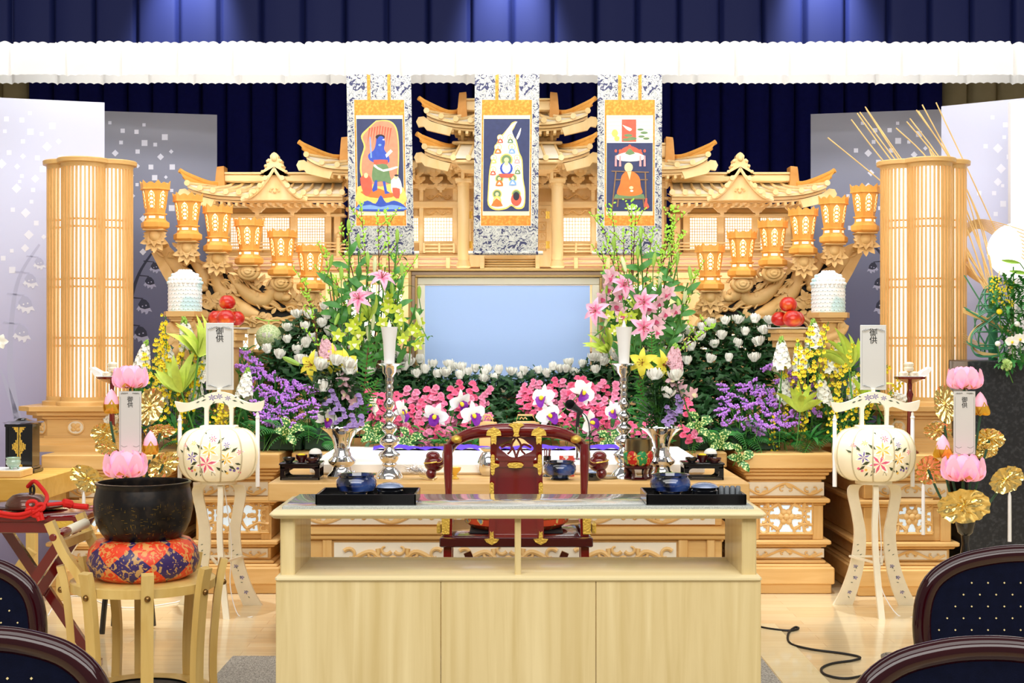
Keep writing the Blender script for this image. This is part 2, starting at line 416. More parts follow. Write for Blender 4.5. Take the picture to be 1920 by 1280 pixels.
def screen(label, xl, Dl, xr, Dr, ztop, mat_, sq, dm, bells=(), stems=(), light=True):
    A = Vector((X(xl, Dl), Dl, 0)); B = Vector((X(xr, Dr), Dr, 0)); d = (B-A); n = Vector((-d.y, d.x, 0)).normalized()   # n points away from camera
    if n.y < 0: n = -n
    def pt(px, py, off):
        k = (px-960)/F; a = A - n*off; t = (a.x-k*a.y)/(k*d.y-d.x); q = a+d*t
        return Vector((q.x, q.y, Z(py, q.y)))
    mb = MB(); a2 = A+n*.03; b2 = B+n*.03
    q = [(A.x, A.y), (B.x, B.y), (b2.x, b2.y), (a2.x, a2.y)]
    mb.prism(q, 0.0, ztop, 'xy')
    root = thing('printed_screen', label, 'screen', (A+B)/2+n*.015)
    mb.build('panel', mat_, root, world=True, smooth=False)
    def flat(m_, pts, off=.0015):
        f_ = [pt(x, y, off) for x, y in pts]; b_ = [pt(x, y, .0001) for x, y in pts]; k = len(pts)
        m_.add(f_+b_, [tuple(range(k)), tuple(range(2*k-1, k-1, -1))]+[(i, (i+1) % k, k+(i+1) % k, k+i) for i in range(k)])
    m1 = MB()
    bells = [(a, b, c*1.5, d) for a, b, c, d in bells]; stems = [(a, b*1.6) for a, b in stems]
    for x, y, s in sq: flat(m1, [(x-s/2, y-s/2), (x+s/2, y-s/2), (x+s/2, y+s/2), (x-s/2, y+s/2)])
    for x, y, s in dm: s *= .72; flat(m1, [(x-s, y), (x, y-s), (x+s, y), (x, y+s)])
    m1.build('printed_squares', M['mot'], root, world=True, smooth=False)
    if bells:
        ms = MB(); mc = MB(); mw = MB()
        for st, wd in stems:
            p_ = sweep(6, [(x, y, 0) for x, y in st])
            for i in range(len(p_)-1):
                t = 1-.75*i/len(p_); a = p_[i]; b = p_[i+1]; nn = Vector((-(b-a).y, (b-a).x, 0)).normalized()*wd*t/2; n2 = nn*.98
                flat(ms, [((a+nn).x, (a+nn).y), ((b+n2).x, (b+n2).y), ((b-n2).x, (b-n2).y), ((a-nn).x, (a-nn).y)])
        for x, y, s, sg in bells:
            up = [(-.15, -.75), (.35, -.6), (.7, -.2), (.8, .3), (.2, .45), (-.3, .3), (-.55, -.1)]
            flat(mc, [(x+sg*a*s, y+b*s) for a, b in up], .003)
            sk = [(-.5, .1), (0, .35), (.75, .2), (1.05, .75), (.65, .65), (.5, 1.0), (.15, .75), (-.15, .95), (-.25, .55), (-.75, .5)]
            flat(mw, [(x+sg*a*s, y+b*s) for a, b in sk], .002)
            for (a, b) in ((-.05, .12), (.35, .02), (-.5, .6), (.35, .95)):
                flat(mw, [(x+sg*a*s+.09*s*math.cos(q_), y+b*s+.09*s*math.sin(q_)) for q_ in [i*PI/3 for i in range(6)]], .004)
            flat(ms, [(x-sg*.1*s, y-.7*s), (x+sg*.1*s, y-.8*s), (x-sg*1.6*s, y-1.0*s), (x-sg*1.7*s, y-.8*s)])
        ms.build('printed_stems', M['motm'] if light else M['motd'], root, world=True, smooth=False)
        mc.build('printed_bell_caps', M['motm'] if light else M['motd'], root, world=True, smooth=False)
        mw.build('printed_bell_flowers', M['mot'] if light else M['motm'], root, world=True, smooth=False)
    return root
sqA = [(56,212,7),(12,223,9),(41,225,9),(98,236,12),(57,247,12),(9,246,7),(78,251,7),(43,265,8),(17,286,9),(70,296,9),(114,296,10),(80,317,11),(41,330,7),(37,340,6),(62,356,8),(59,378,7),(24,393,8),(68,418,9),(23,506,12),(6,484,9),(22,470,7)]
dmA = [(88,275,13),(110,265,8),(43,293,8),(32,312,8),(66,335,11),(31,353,13),(48,399,13),(54,440,13),(82,444,7),(47,465,11),(3,307,13)]
sqB = [(206,230,6),(270,234,6),(230,245,8),(256,247,8),(309,257,11),(227,267,7),(271,268,11),(291,271,7),(258,284,8),(283,313,9),(323,313,10),(234,304,9),(290,333,10),(322,357,6),(257,346,6),(246,405,7),(245,478,6),(322,390,11)]
dmB = [(216,287,9),(301,294,9),(321,284,6),(258,311,6),(248,329,5),(311,332,5),(247,367,9),(268,410,9),(268,472,9)]
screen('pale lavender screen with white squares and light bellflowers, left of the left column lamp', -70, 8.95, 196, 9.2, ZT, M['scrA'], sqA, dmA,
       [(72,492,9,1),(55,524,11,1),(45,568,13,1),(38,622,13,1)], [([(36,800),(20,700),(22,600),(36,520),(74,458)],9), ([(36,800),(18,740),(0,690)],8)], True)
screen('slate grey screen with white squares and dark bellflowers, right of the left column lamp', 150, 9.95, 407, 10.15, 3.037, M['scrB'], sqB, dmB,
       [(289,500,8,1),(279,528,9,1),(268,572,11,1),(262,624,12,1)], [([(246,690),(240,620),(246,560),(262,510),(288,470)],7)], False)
sqBr = [(1617,231,6),(1683,231,6),(1668,244,8),(1641,244,8),(1723,251,11),(1684,264,11),(1704,266,6),(1638,266,7),(1605,282,8),(1671,282,8),(1647,304,9),(1590,367,6),(1650,390,7),(1594,427,8)]
dmBr = [(1628,287,10),(1714,290,9),(1735,278,6),(1633,324,9),(1628,348,8),(1659,366,9),(1660,413,9)]
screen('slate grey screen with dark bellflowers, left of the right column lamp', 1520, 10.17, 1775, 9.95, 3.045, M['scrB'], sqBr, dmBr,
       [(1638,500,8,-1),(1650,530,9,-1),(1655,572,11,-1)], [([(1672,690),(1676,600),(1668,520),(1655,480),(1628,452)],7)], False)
sqAr = [(1861,220,7),(1885,234,9),(1883,257,7),(1848,274,8),(1892,294,9),(1880,348,6),(1864,362,8),(1881,382,11),(1867,401,8),(1836,362,8)]
dmAr = [(1871,278,13),(1877,316,13),(1871,341,11),(1800,348,9)]
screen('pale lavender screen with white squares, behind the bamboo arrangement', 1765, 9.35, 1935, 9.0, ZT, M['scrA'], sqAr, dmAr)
tag(MB().rb(X(1898, 8.7), X(1898, 8.7)+.5, 8.72, 8.78, 0, Z(187, 8.7)).build('display_board', mat('white_board', '#F4F4F8', .6)), 'plain white partition board at the right edge, behind the globe lamp', 'board')

# ---------------------------------------------------------------- hanging scrolls
M['broc'] = ramp_mat('silver_navy_brocade', [(0, '#33365E'), (.40, '#BDBFB8'), (.5, '#33365E'), (.535, '#C9CAC2'), (.66, '#A8ABA6')], 26, 1.5, .55, 'noise', 0, (1, 1, 1), True, dist=1.6)
M['obroc'] = ramp_mat('orange_brocade', [(0, '#D4730C'), (.5, '#E08A22'), (.6, '#EAA23E')], 60, 2, .5, const=False)
M['ptg'] = mat('indigo_painted_silk', '#343C62', .7, var=.1, vs_=30)
M['cream'] = mat('cream_paper', '#F2E4C0', .7)
PC = {k: mat('pigment_'+k, c, .75, var=.08, vs_=40) for k, c in {'vermilion':'#E8604A','salmon':'#F09070','blue':'#3A56B8','ltblue':'#7FA6E0','green':'#6E8C60','gold':'#F2CF6A','white':'#FAF6E6','dark':'#2C2C38','orange':'#EE7A36','skin':'#F4D2A0','pink':'#F0A0A0','brown':'#8A6A4A'}.items()}
def scroll(label, cxs, cut, D, kind):
    """cxs: centre px at top, bottom."""
    ct, cb = cxs; S = D/F; H0 = Z(478, D); H1 = 3.55
    root = thing('hanging_scroll', label, 'scroll', (X(cb, D), D, H0), 0, 'hanging scrolls with brocade mountings')
    dxdz = (X(ct, D)-X(cb, D))/(Z(140, D)-Z(478, D))
    def q(px, py, off):    # px relative to scroll centre, py absolute
        z = Z(py, D)-H0; return (px*S+z*dxdz, off, z)
    def sheet(mb, x0, x1, y0, y1, off, th=.002, nv=1):
        def wav(py): return .006*math.sin(py*.03)
        a = [q(x0, y0, off), q(x1, y0, off), q(x1, y1, off), q(x0, y1, off)]
        b = [(p[0], p[1]+th, p[2]) for p in a]
        mb.add(a+b, [(3, 2, 1, 0), (4, 5, 6, 7)]+[(i, (i+1) % 4, 4+(i+1) % 4, 4+i) for i in range(4)])
    yt = 640-(H1-EYE)*F/D
    m = MB(); sheet(m, -60.5, 60.5, yt, 474, 0, .003)
    m.build('mounting', M['broc'], root)
    m = MB()
    for sx in (-19, 19): sheet(m, sx-3, sx+3, yt, 187, -.002)
    m.build('hanging_strip', M['obroc'], root, split=True)
    m = MB(); sheet(m, -48, 48, 186, 424, -.001); m.build('border', M['white'], root)
    m = MB(); sheet(m, -47, 47, 187, 423, -.002); m.build('brocade_frame', M['obroc'], root)
    m = MB(); sheet(m, -44, 44, 216, 404, -.003); m.build('paper_margin', M['cream'], root)
    m = MB(); sheet(m, -43, 43, 223, 396, -.004); pa = m.build('painting', M['ptg'], root)
    m = MB(); m.tube([q(-61, 474, 0), q(61, 474, 0)], .014, 12); m.build('roller', M['broc'], root)
    for sg in (-1, 1):
        m = MB(); m.tube([q(sg*60, 474, 0), q(sg*70, 474, 0)], .0125, 12); m.build('roller_knob', M['ivory'], root)
    layers = {}
    zoff = [-.0050]
    def poly(col, pts, sm=0):
        if sm: pts = [(p.x, p.y) for p in sweep(sm, [(x, y, 0) for x, y in pts]+[(pts[0][0], pts[0][1], 0)])[:-1]]
        mb = layers.setdefault(col, MB()); zoff[0] -= .00006
        f_ = [q(x, y, zoff[0]) for x, y in pts]; k = len(f_)
        mb.add(f_, [tuple(range(k-1, -1, -1))])
    def circ(col, x, y, r, ry=None, n=14): poly(col, [(x+r*math.cos(2*PI*i/n), y+(ry or r)*math.sin(2*PI*i/n)) for i in range(n)])
    r = random.Random(len(label))
    if kind == 0:
        poly('gold', [(-6,226),(18,226),(32,240),(36,275),(34,320),(28,350),(-15,352),(-36,330),(-37,300),(-30,275),(-35,255),(-22,240)], 4)
        poly('salmon', [(-6,228),(17,228),(30,242),(34,275),(32,320),(26,348),(-14,350),(-33,330),(-34,300),(-27,275),(-32,257),(-20,242)], 4)
        for i in range(9): poly('vermilion', [(-20+i*5,236+abs(i-4)),(-17+i*5,236+abs(i-4)),(-24+i*5,275)])
        poly('blue', [(-6,258),(6,256),(10,268),(8,280),(16,292),(17,304),(6,308),(-8,306),(-20,300),(-22,290),(-12,282),(-8,272)], 3)
        circ('dark', 1, 257, 9, 5); circ('blue', 2, 264, 7, 9); circ('white', 7, 262, 2, 1.2); circ('ltblue', 0, 272, 3, 2)
        poly('ltblue', [(-19,258),(-17,256),(-15,296),(-18,296)]); poly('white', [(10,290),(20,280),(24,284),(12,296)])
        poly('vermilion', [(-12,300),(14,300),(10,312),(-10,312)], 2)
        poly('green', [(-13,310),(12,308),(18,330),(22,345),(10,342),(0,340),(-12,342),(-16,330)], 3)
        poly('white', [(-10,308),(5,318),(30,312),(32,315),(6,322),(-12,312)], 2)
        poly('gold', [(-42,350),(-20,344),(0,350),(20,344),(42,352),(42,384),(-42,384)], 3)
        poly('orange', [(-38,360),(-10,352),(20,362),(36,356),(20,370),(-20,370)], 3)
        poly('blue', [(-10,338),(-6,338),(-6,356),(-14,360),(-16,356)]); poly('blue', [(4,340),(9,340),(12,358),(18,362),(8,364)])
        poly('vermilion', [(-38,334),(-28,326),(-18,334),(-16,352),(-22,366),(-30,366),(-36,350)], 3); circ('skin', -27, 329, 4, 5)
        poly('white', [(20,338),(30,330),(38,340),(40,360),(30,366),(20,358)], 3); poly('vermilion', [(22,352),(36,354),(34,372),(24,368)], 2); circ('skin', 29, 332, 4); circ('dark', 30, 329, 4, 2)
        poly('blue', [(-42,384),(-25,376),(-10,382),(0,366),(10,380),(25,376),(42,384),(42,395),(-42,395)], 3)
        poly('ltblue', [(-42,388),(-20,384),(0,388),(20,384),(42,388),(42,392),(-42,392)], 3)
    elif kind == 1:
        poly('cream2', [(0,0)]*3) if False else None
        poly('gold', [(-6,250),(4,238),(10,230),(18,228),(14,240),(8,252),(18,262),(24,285),(30,300),(32,335),(36,360),(34,388),(20,392),(10,386),(0,392),(-20,394),(-34,384),(-34,355),(-32,320),(-28,300),(-22,280),(-16,262)], 3)
        poly('white', [(-5,252),(6,236),(20,228),(10,244),(16,262),(22,285),(28,302),(30,335),(34,360),(32,385),(20,389),(10,383),(0,389),(-20,391),(-32,381),(-32,355),(-30,320),(-26,300),(-20,280),(-14,264)], 3)
        poly('white', [(18,258),(24,244),(27,240),(25,252),(20,262)], 2)
        cols = ['vermilion', 'green', 'orange', 'ltblue', 'gold', 'pink']
        for j, (x, y, s) in enumerate([(-12,258,6),(7,258,6),(-16,276,7),(10,276,7),(-24,296,6),(20,296,6),(-25,318,6),(21,316,6),(-13,335,8),(12,334,8),(-17,364,9),(19,364,9),(0,300,12)]):
            circ('gold', x, y, s); circ('green' if s > 7 else 'white', x, y, s*.8); circ('skin', x, y, s*.38)
            poly(cols[j % 6], [(x-s*.9, y+s*1.7), (x-s*.5, y+s*.5), (x+s*.5, y+s*.5), (x+s*.9, y+s*1.7)], 2)
            poly('white', [(x-s*.5, y+s*1.4), (x, y+s*.7), (x+s*.5, y+s*1.4)])
        circ('blue', 0, 316, 12); circ('white', 0, 315, 8, 10); circ('skin', 0, 307, 4); poly('vermilion', [(-15,326),(15,326),(10,333),(-10,333)])
        circ('vermilion', 19, 374, 10, 12); circ('dark', 19, 368, 6, 8); circ('skin', -17, 376, 5); poly('orange', [(-28,386),(-18,372),(-6,386)], 2)
    else:
        poly('white', [(-43,223),(43,223),(43,268),(-43,268)])
        for i in range(6): poly('cream', [(-43,228+i*7),(43,228+i*7),(43,230+i*7),(-43,230+i*7)])
        poly('vermilion', [(-15,224),(12,224),(12,266),(-15,266)])
        poly('white', [(-14,234),(-4,238),(4,242),(0,246),(-8,241)], 2)
        for (x, y, s) in ((-3, 254, 8), (4, 260, 9), (-6, 262, 8), (20, 243, 6), (27, 249, 7), (22, 256, 6), (31, 260, 6)): circ('green', x, y, s, s*.35)
        circ('gold', -28, 250, 6, 7); circ('gold', -24, 260, 5, 5)
        poly('vermilion', [(-22,290),(-14,279),(0,274),(15,279),(24,290),(0,295)], 3); poly('white', [(-26,292),(0,284),(28,292),(24,300),(0,303),(-22,300)], 2)
        poly('green', [(-9,288),(0,277),(10,288),(0,291)]); circ('vermilion', 0, 275, 3, 4)
        for x in (-26, -18, 20, 28): poly('pink', [(x-1.5,292),(x+1.5,292),(x+2,312),(x-2,312)]); circ('vermilion', x, 283, 2.4, 3)
        for a, b in (((-34,320),(36,322)), ((-26,336),(34,336)), ((-32,372),(30,372))): poly('brown', [a, b, (b[0], b[1]+2), (a[0], a[1]+2)])
        for a, b in (((-27,321),(-34,392)), ((28,322),(30,392)), ((-22,370),(-24,388)), ((24,370),(26,388))): poly('brown', [a, (a[0]+2.5, a[1]), (b[0]+2.5, b[1]), b])
        poly('green', [(-26,364),(26,364),(29,372),(-30,372)])
        circ('skin', -2, 314, 8, 9)
        poly('orange', [(-8,322),(6,322),(18,332),(21,350),(24,362),(10,367),(-8,367),(-24,363),(-18,345),(-15,330)], 3)
        poly('skin', [(-5,322),(3,322),(0,338)]); circ('skin', 3, 352, 4, 3); circ('white', 4, 358, 3, 2)
        poly('white', [(-4,386),(14,384),(12,392),(-2,393)], 2); poly('vermilion', [(30,372),(33,372),(33,380),(37,388),(31,392),(27,388)], 2)
    for k_, mb in layers.items(): mb.build('pigment_layer', PC.get(k_, M['cream']), pa, smooth=False)
    # hanging cord to the batten
    return root
scroll('hanging scroll painted with a blue figure before red flames, above the left lily stems', (710, 716), 0, 8.95, 0)
scroll('hanging scroll of many small haloed figures, between the two others', (951, 948), 0, 8.95, 1)
scroll('hanging scroll of an orange robed seated figure under a canopy, above the right lily stems', (1181, 1180), 0, 8.95, 2)
tag(MB().tube([(-1.6, 8.95, 3.58), (1.5, 8.95, 3.58)], .02, 10).build('hanging_batten', M['white']), 'white batten rail from which the three scrolls hang', 'rail')
# ================================================================ WOODEN PALACE (upper altar)
DP = 9.75                                  # depth of the palace's front wall
def px2(x, y, D): return (X(x, D), Z(y, D))
def mirx(x): return 1902-x                 # mirror about the altar's centre line in the photograph
def roof(root, x0, x1, r0, r1, D, ye, yr, tipL, tipR, depth=.42, ribs=.095, up=.10, name='roof', over=.30):
    """eave from x0..x1 (m), ridge r0..r1, front eave height ye, ridge height yr; tips upturned where tipL / tipR."""
    yb = D+depth*.15
    def S(u, v):                            # u 0..1 across, v 0 ridge .. 1 eave
        xa = r0+(r1-r0)*u; xe = x0+(x1-x0)*u
        x = xa+(xe-xa)*v**1.15
        s = 2*u-1; e = abs(s)**4 if ((s < 0 and tipL) or (s > 0 and tipR)) else 0
        z = yr+(ye-yr)*(v**.62)+up*e*v
        y = yb-(depth*.15+over)*v
        return (x, y, z)
    mb = MB().grid(S, 28, 8)
    mb.build('roof_boards', M['pale'], root, world=True, angle=60)
    rb_ = MB(); n = max(3, int((x1-x0)/ribs))
    for i in range(n+1):
        u = i/n
        rb_.tube([Vector(S(u, v))+Vector((0, -.004, .008)) for v in (0, .2, .4, .6, .8, 1.0)], .0095, 6)
        p = Vector(S(u, 1.0)); rb_.tube([p+Vector((0, -.005, .008)), p+Vector((0, -.024, .008))], .019, 10)
    rb_.build('roof_ribs', M['pal'], root, world=True)
    fa = MB()                                # eave fascia in two steps
    for (dz0, dz1, dy) in ((-.002, -.02, -.012), (-.023, -.04, .012), (-.043, -.055, .03)):
        def G(u, v, dz0=dz0, dz1=dz1, dy=dy):
            p = Vector(S(u, 1)); k = int(round(v*4))
            return [(p.x, p.y+dy+.03, p.z+dz0), (p.x, p.y+dy, p.z+dz0), (p.x, p.y+dy, p.z+dz1), (p.x, p.y+dy+.03, p.z+dz1), (p.x, p.y+dy+.3, p.z+dz1+.05)][k]
        fa.grid(G, 28, 4)
    fa.build('eave', M['palx'], root, world=True, angle=25)
    rf = MB(); n = max(4, int((x1-x0)/.05))
    for i in range(n+1):
        u = .02+.96*i/n; p = Vector(S(u, 1)); rf.bx(p.x-.009, p.x+.009, p.y+.03, p.y+.03+over*.3, p.z-.076, p.z-.056)
    rf.build('rafters', M['pal'], root, world=True)
    for tip, u in ((tipL, 0.0), (tipR, 1.0)):
        if not tip: continue
        sg = -1 if u == 0 else 1
        # two hip ridges stacked: curved, lifting at the tip
        for (h, th, ext, v0) in ((.055, .016, .05, 0.0), (.014, .010, .025, .55)):
            pts = []
            for k in range(11):
                v = v0+(1.06-v0)*k/10; q = Vector(S(u, min(v, 1))); t = max(0, v-.45)/.6
                pts.append((q.x+sg*(ext*t*t), q.y-.01*t, q.z+h*(.35+.65*t)+.035*t*t))
            lo = [Vector(S(u, min(1, v0+(1.0-v0)*k/10))) for k in range(11)]
            cr = MB(); cr.tube(pts, th, 10); 
            vs_ = []; 
            for a, b in zip(pts, lo): vs_ += [(a[0], a[1]-.012, a[2]), (b.x, b.y-.012, b.z), (b.x, b.y+.012, b.z), (a[0], a[1]+.012, a[2])]
            fs = []
            for k in range(10):
                for j in range(4): fs.append((k*4+j, k*4+(j+1) % 4, k*4+4+(j+1) % 4, k*4+4+j))
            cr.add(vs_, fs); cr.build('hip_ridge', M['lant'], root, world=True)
        p = Vector(S(u, 1)); nb = MB()      # rounded tail-rafter end under the corner
        prof = [(0, 0), (.05, .035), (.085, .03), (.10, 0), (.085, -.035), (.05, -.03), (.03, -.055), (-.12, -.09), (-.14, -.04)]
        nb.prism([(p.x+sg*(a-.03), p.z-.06+b) for a, b in prof], p.y+.01, p.y+.045); nb.build('tail_rafter', M['pal'], root, world=True)
    return S
def ridge(root, x0, x1, D, z0, z1, ends=(True, True)):
    m = MB(); y = D
    m.rb(x0, x1, y-.03, y+.05, z0, z1, .008); m.rb(x0-.005, x1+.005, y-.042, y+.06, z1-.004, z1+.012, .004)
    m.build('ridge_beam', M['palx'], root, world=True)
    for e, x, sg in ((ends[0], x0, -1), (ends[1], x1, 1)):
        if e:
            k = MB(); k.prism([(x-.022*sg, z0-.09), (x+.034*sg, z0-.09), (x+.05*sg, z0-.02), (x+.04*sg, z1+.02), (x+.036*sg, z1+.045), (x-.01*sg, z1+.05), (x-.012*sg, z0+.02)], y-.06, y+.07)
            k.build('ridge_end', mat_ridge, root, world=True)
mat_ridge = wood('ridge_end_cedar', '#C98A3C', '#DDA055', (10, 10, 10), .6)
def bracket(mb, x, y, z, s=1.0):           # three-block corbel bracket, width .11*s
    a = .055*s
    mb.prism([(x-a, z+.05*s), (x-a*.98, z+.03*s), (x-a*.8, z+.018*s), (x-a*.62, z+.012*s), (x-a*.5, z), (x-a*.2, z-.004*s), (x-a*.2, z-.02*s), (x+a*.2, z-.02*s), (x+a*.2, z-.004*s), (x+a*.5, z), (x+a*.62, z+.012*s), (x+a*.8, z+.018*s), (x+a*.98, z+.03*s), (x+a, z+.05*s)], y-.03, y)
    for dx in (-.8, 0, .8): mb.bx(x+a*dx-.012*s, x+a*dx+.012*s, y-.045, y-.028, z+.026*s, z+.05*s)
def corner_bracket(mb, x, y, z, sg, s=1.0):   # stepped cluster under a corner
    for k in range(4):
        w_ = (.025+.03*k)*s; mb.rb(x-w_, x+w_, y-.02-.03*k, y+.03, z+.032*k*s, z+.026*s+.032*k*s, .004)
        for j in (-1, 1): mb.rb(x+j*w_*.8-.014*s, x+j*w_*.8+.014*s, y-.035-.03*k, y-.02-.03*k, z+.032*k*s+.006, z+.03*s+.032*k*s, .003)
    mb.tube([(x, y-.07, z-.01), (x, y-.10, z+.03), (x, y-.09, z+.07), (x, y-.12, z+.10)], .012*s, 8)
def swirl_band(mb, x0, x1, y, z, h, n, r=.006, seed=0):
    """running vine scroll relief between x0 and x1, centred z, height h"""
    pw = (x1-x0)/n
    for i in range(n):
        cx = x0+pw*(i+.5); sg = 1 if i % 2 else -1
        pts = [(cx-pw*.5, y, z)]+[(cx-pw*.5+pw*t, y, z+sg*h*.42*math.sin(PI*t)) for t in (.25, .5, .75)]+[(cx+pw*.5, y, z)]
        mb.tube(sweep(3, pts), r, 6)
        for (ox, s2) in ((-.12, 1), (.16, -1)):
            sp = []
            for k in range(10):
                a = k/9*4.2; rr = h*.30*(1-k/12)
                sp.append((cx+ox*pw+s2*rr*math.cos(a+1.2), y-.001, z-sg*h*.05+rr*math.sin(a+1.2)*sg*.9))
            mb.tube(sp, [r*(.9-.06*k) for k in range(10)], 5)
        mb.leaf((cx, y-r, z+sg*h*.38), (1, 0, -.5*sg), (0, -1, 0), pw*.35, h*.3, .1, 3, 0)
def lattice(root, x0, x1, z0, z1, y, nx, nz, fr=.012, pane=True):
    f = MB(); f.bx(x0-fr, x1+fr, y-.012, y, z0-fr, z0); f.bx(x0-fr, x1+fr, y-.012, y, z1, z1+fr); f.bx(x0-fr, x0, y-.012, y, z0, z1); f.bx(x1, x1+fr, y-.012, y, z0, z1)
    fo = f.build('window_lattice_frame', M['pal'], root, world=True, smooth=False)
    g = MB()
    for i in range(1, nx): x = x0+(x1-x0)*i/nx; g.bx(x-.002, x+.002, y-.006, y-.002, z0, z1)
    for i in range(1, nz): z = z0+(z1-z0)*i/nz; g.bx(x0, x1, y-.007, y-.003, z-.002, z+.002)
    g.build('lattice', M['pal'], fo, smooth=False, world=True)
    p = MB().bx(x0, x1, y-.0015, y-.0005, z0, z1); p.build('paper_pane', M['shoji'], fo, smooth=False, world=True)
M['shoji'] = mat('backlit_shoji_paper', '#FFFFFF', .8, emit=.85, ec='#FAFFFA')
M['pinkb'] = mat('pink_glow_painted_boards', '#F7D9C2', .6)  # pink lamp glow is put into the board colour
palace = thing('altar_palace', 'carved pale cypress palace with tiered tiled roofs behind the flowers and scrolls', 'altar', (AX, DP, .79))
def B(name, mb, m='pal', **k): return mb.build(name, M[m], palace, world=True, **k)
def R2(mb, x0, x1, y0, y1, D0, D1, b=.004):     # px rectangle at depth D0..D1 (front face measured)
    mb.rb(X(x0, D0), X(x1, D0), D0, D1, Z(y1, D0), Z(y0, D0), b); return mb
# --- central tower
D = 9.62
def tower(cx0, cx1, Dw, eave0, eave1, ye, rdg0, rdg1, yr, tipl, tipr, ends, up=.12, over=.32, dp=.42):
    roof(palace, X(eave0, Dw-over), X(eave1, Dw-over), X(rdg0, Dw), X(rdg1, Dw), Dw, Z(ye, Dw-over), Z(yr, Dw), tipl, tipr, dp, .095, up, over=over)
tower(0, 0, D, 800, 1102, 229, 862, 1040, 206, True, True, None, .065)
ridge(palace, X(872, D), X(1034, D), D-.02, Z(210, D), Z(190, D))
tower(0, 0, D-.05, 796, 1106, 296, 868, 1034, 266, True, True, None, .065)
# projecting centre slab of the second roof, with trapezoid board
m = MB(); xa, xb = X(846, 9.15), X(1056, 9.15)
m.prism([(xa, Z(296, 9.15)), (xb, Z(296, 9.15)), (xb-.07, Z(318, 9.15)), (xa+.07, Z(318, 9.15))], 9.15, 9.5)
B('canopy_board', m)
m = MB(); 
def cs(u, v): return (X(850, 9.1)+(X(1052, 9.1)-X(850, 9.1))*u+(.03*(1-v)*(1-2*u)), 9.5-.42*v, Z(270, 9.5)+(Z(297, 9.08)-Z(270, 9.5))*v)
m.grid(cs, 10, 2)
B('canopy_roof', m, 'pale')
m = MB()
for i in range(8):
    u = i/7; m.tube([Vector(cs(u, 0)), Vector(cs(u, 1))], .009, 6); p = Vector(cs(u, 1)); m.tube([p+Vector((0, .003, .004)), p+Vector((0, -.02, .004))], .019, 10)
m.rb(X(846, 9.07), X(1056, 9.07), 9.08, 9.14, Z(304, 9.07), Z(299, 9.07), .004); m.rb(X(848, 9.5), X(1054, 9.5), 9.45, 9.55, Z(272, 9.5), Z(266, 9.5))
B('canopy_ribs', m)
# bracket cluster tiers
m = MB()
for px in (868, 1034):
    m = MB(); corner_bracket(m, X(px, D-.05), D-.05, Z(268, D), 0, .95); B('corner_bracket', m); m = MB(); corner_bracket(m, X(px, D-.25), D-.22, Z(340, D), 0, .95); B('corner_bracket', m)
m = MB()
for row, (py, a, b, n) in enumerate(((328, 770, 1132, 12), (340, 770, 1132, 11), (352, 774, 1128, 10))):
    for i in range(n): m = MB(); bracket(m, X(a+(b-a)*(i+.5)/n, DP), DP-.02-.03*(2-row), Z(py+5, DP), .8); B('bracket', m)
# wall between the tiers
m = MB(); R2(m, 866, 1036, 210, 285, DP-.1, DP+.1); R2(m, 770, 1132, 300, 510, DP+.02, DP+.3); B('tower_wall', m)
m = MB()
for (a, b, c, d) in ((764, 1138, 320, 327), (764, 1138, 345, 352), (764, 1138, 377, 389), (764, 1138, 476, 482), (764, 1138, 508, 516)): R2(m, a, b, c, d, DP-.04, DP+.05)
for (a, b) in ((786, 794), (849, 858), (1044, 1053), (1108, 1116), (764, 772), (1130, 1138)): R2(m, a, b, 352, 476, DP-.03, DP+.03)
B('beam', m, 'palx', split=True)
for (c0, c1) in ((858, 880), (1034, 1056)):
    cx = X((c0+c1)/2, 9.4); r = (c1-c0)/2*9.4/F; m = MB()
    zt, zb = Z(343, 9.4), Z(502, 9.4)
    m.lathe([(r*1.05, zb), (r*1.25, zb+.01), (r*1.1, zb+.035), (r*.85, zb+.05), (r, zb+.065), (r, zt-.02), (r*1.1, zt-.018), (r*1.1, zt)], (cx, 9.4, 0), 24)
    m.rb(cx-r*1.4, cx+r*1.4, 9.4-r*1.4, 9.4+r*1.4, zt, zt+.03); B('column', m)
for (a, b) in ((801, 846), (1056, 1104)):
    m = MB(); x0, x1 = X(a, DP), X(b, DP)
    swirl_band(m, x0, x1, DP-.005, Z(368, DP), .045, 3, .0045); swirl_band(m, x0, x1, DP-.005, Z(398, DP), .038, 4, .004)
    B('carved_frieze', m, 'carve')
    lattice(palace, X(a-5, DP), X(b+2, DP), Z(452, DP), Z(409, DP), DP-.01, 10, 7)
    m = MB()
    for py in (458, 465, 471): R2(m, a-8, b+8, py-1.6, py+1.6, DP-.07, DP-.05, .002)
    for px in (a-6, (a+b)/2, b+5): R2(m, px-2, px+2, 455, 474, DP-.075, DP-.045, .002)
    B('balustrade', m)
lattice(palace, X(775, DP), X(784, DP), Z(452, DP), Z(409, DP), DP-.01, 3, 7)
lattice(palace, X(1118, DP), X(1128, DP), Z(452, DP), Z(409, DP), DP-.01, 3, 7)
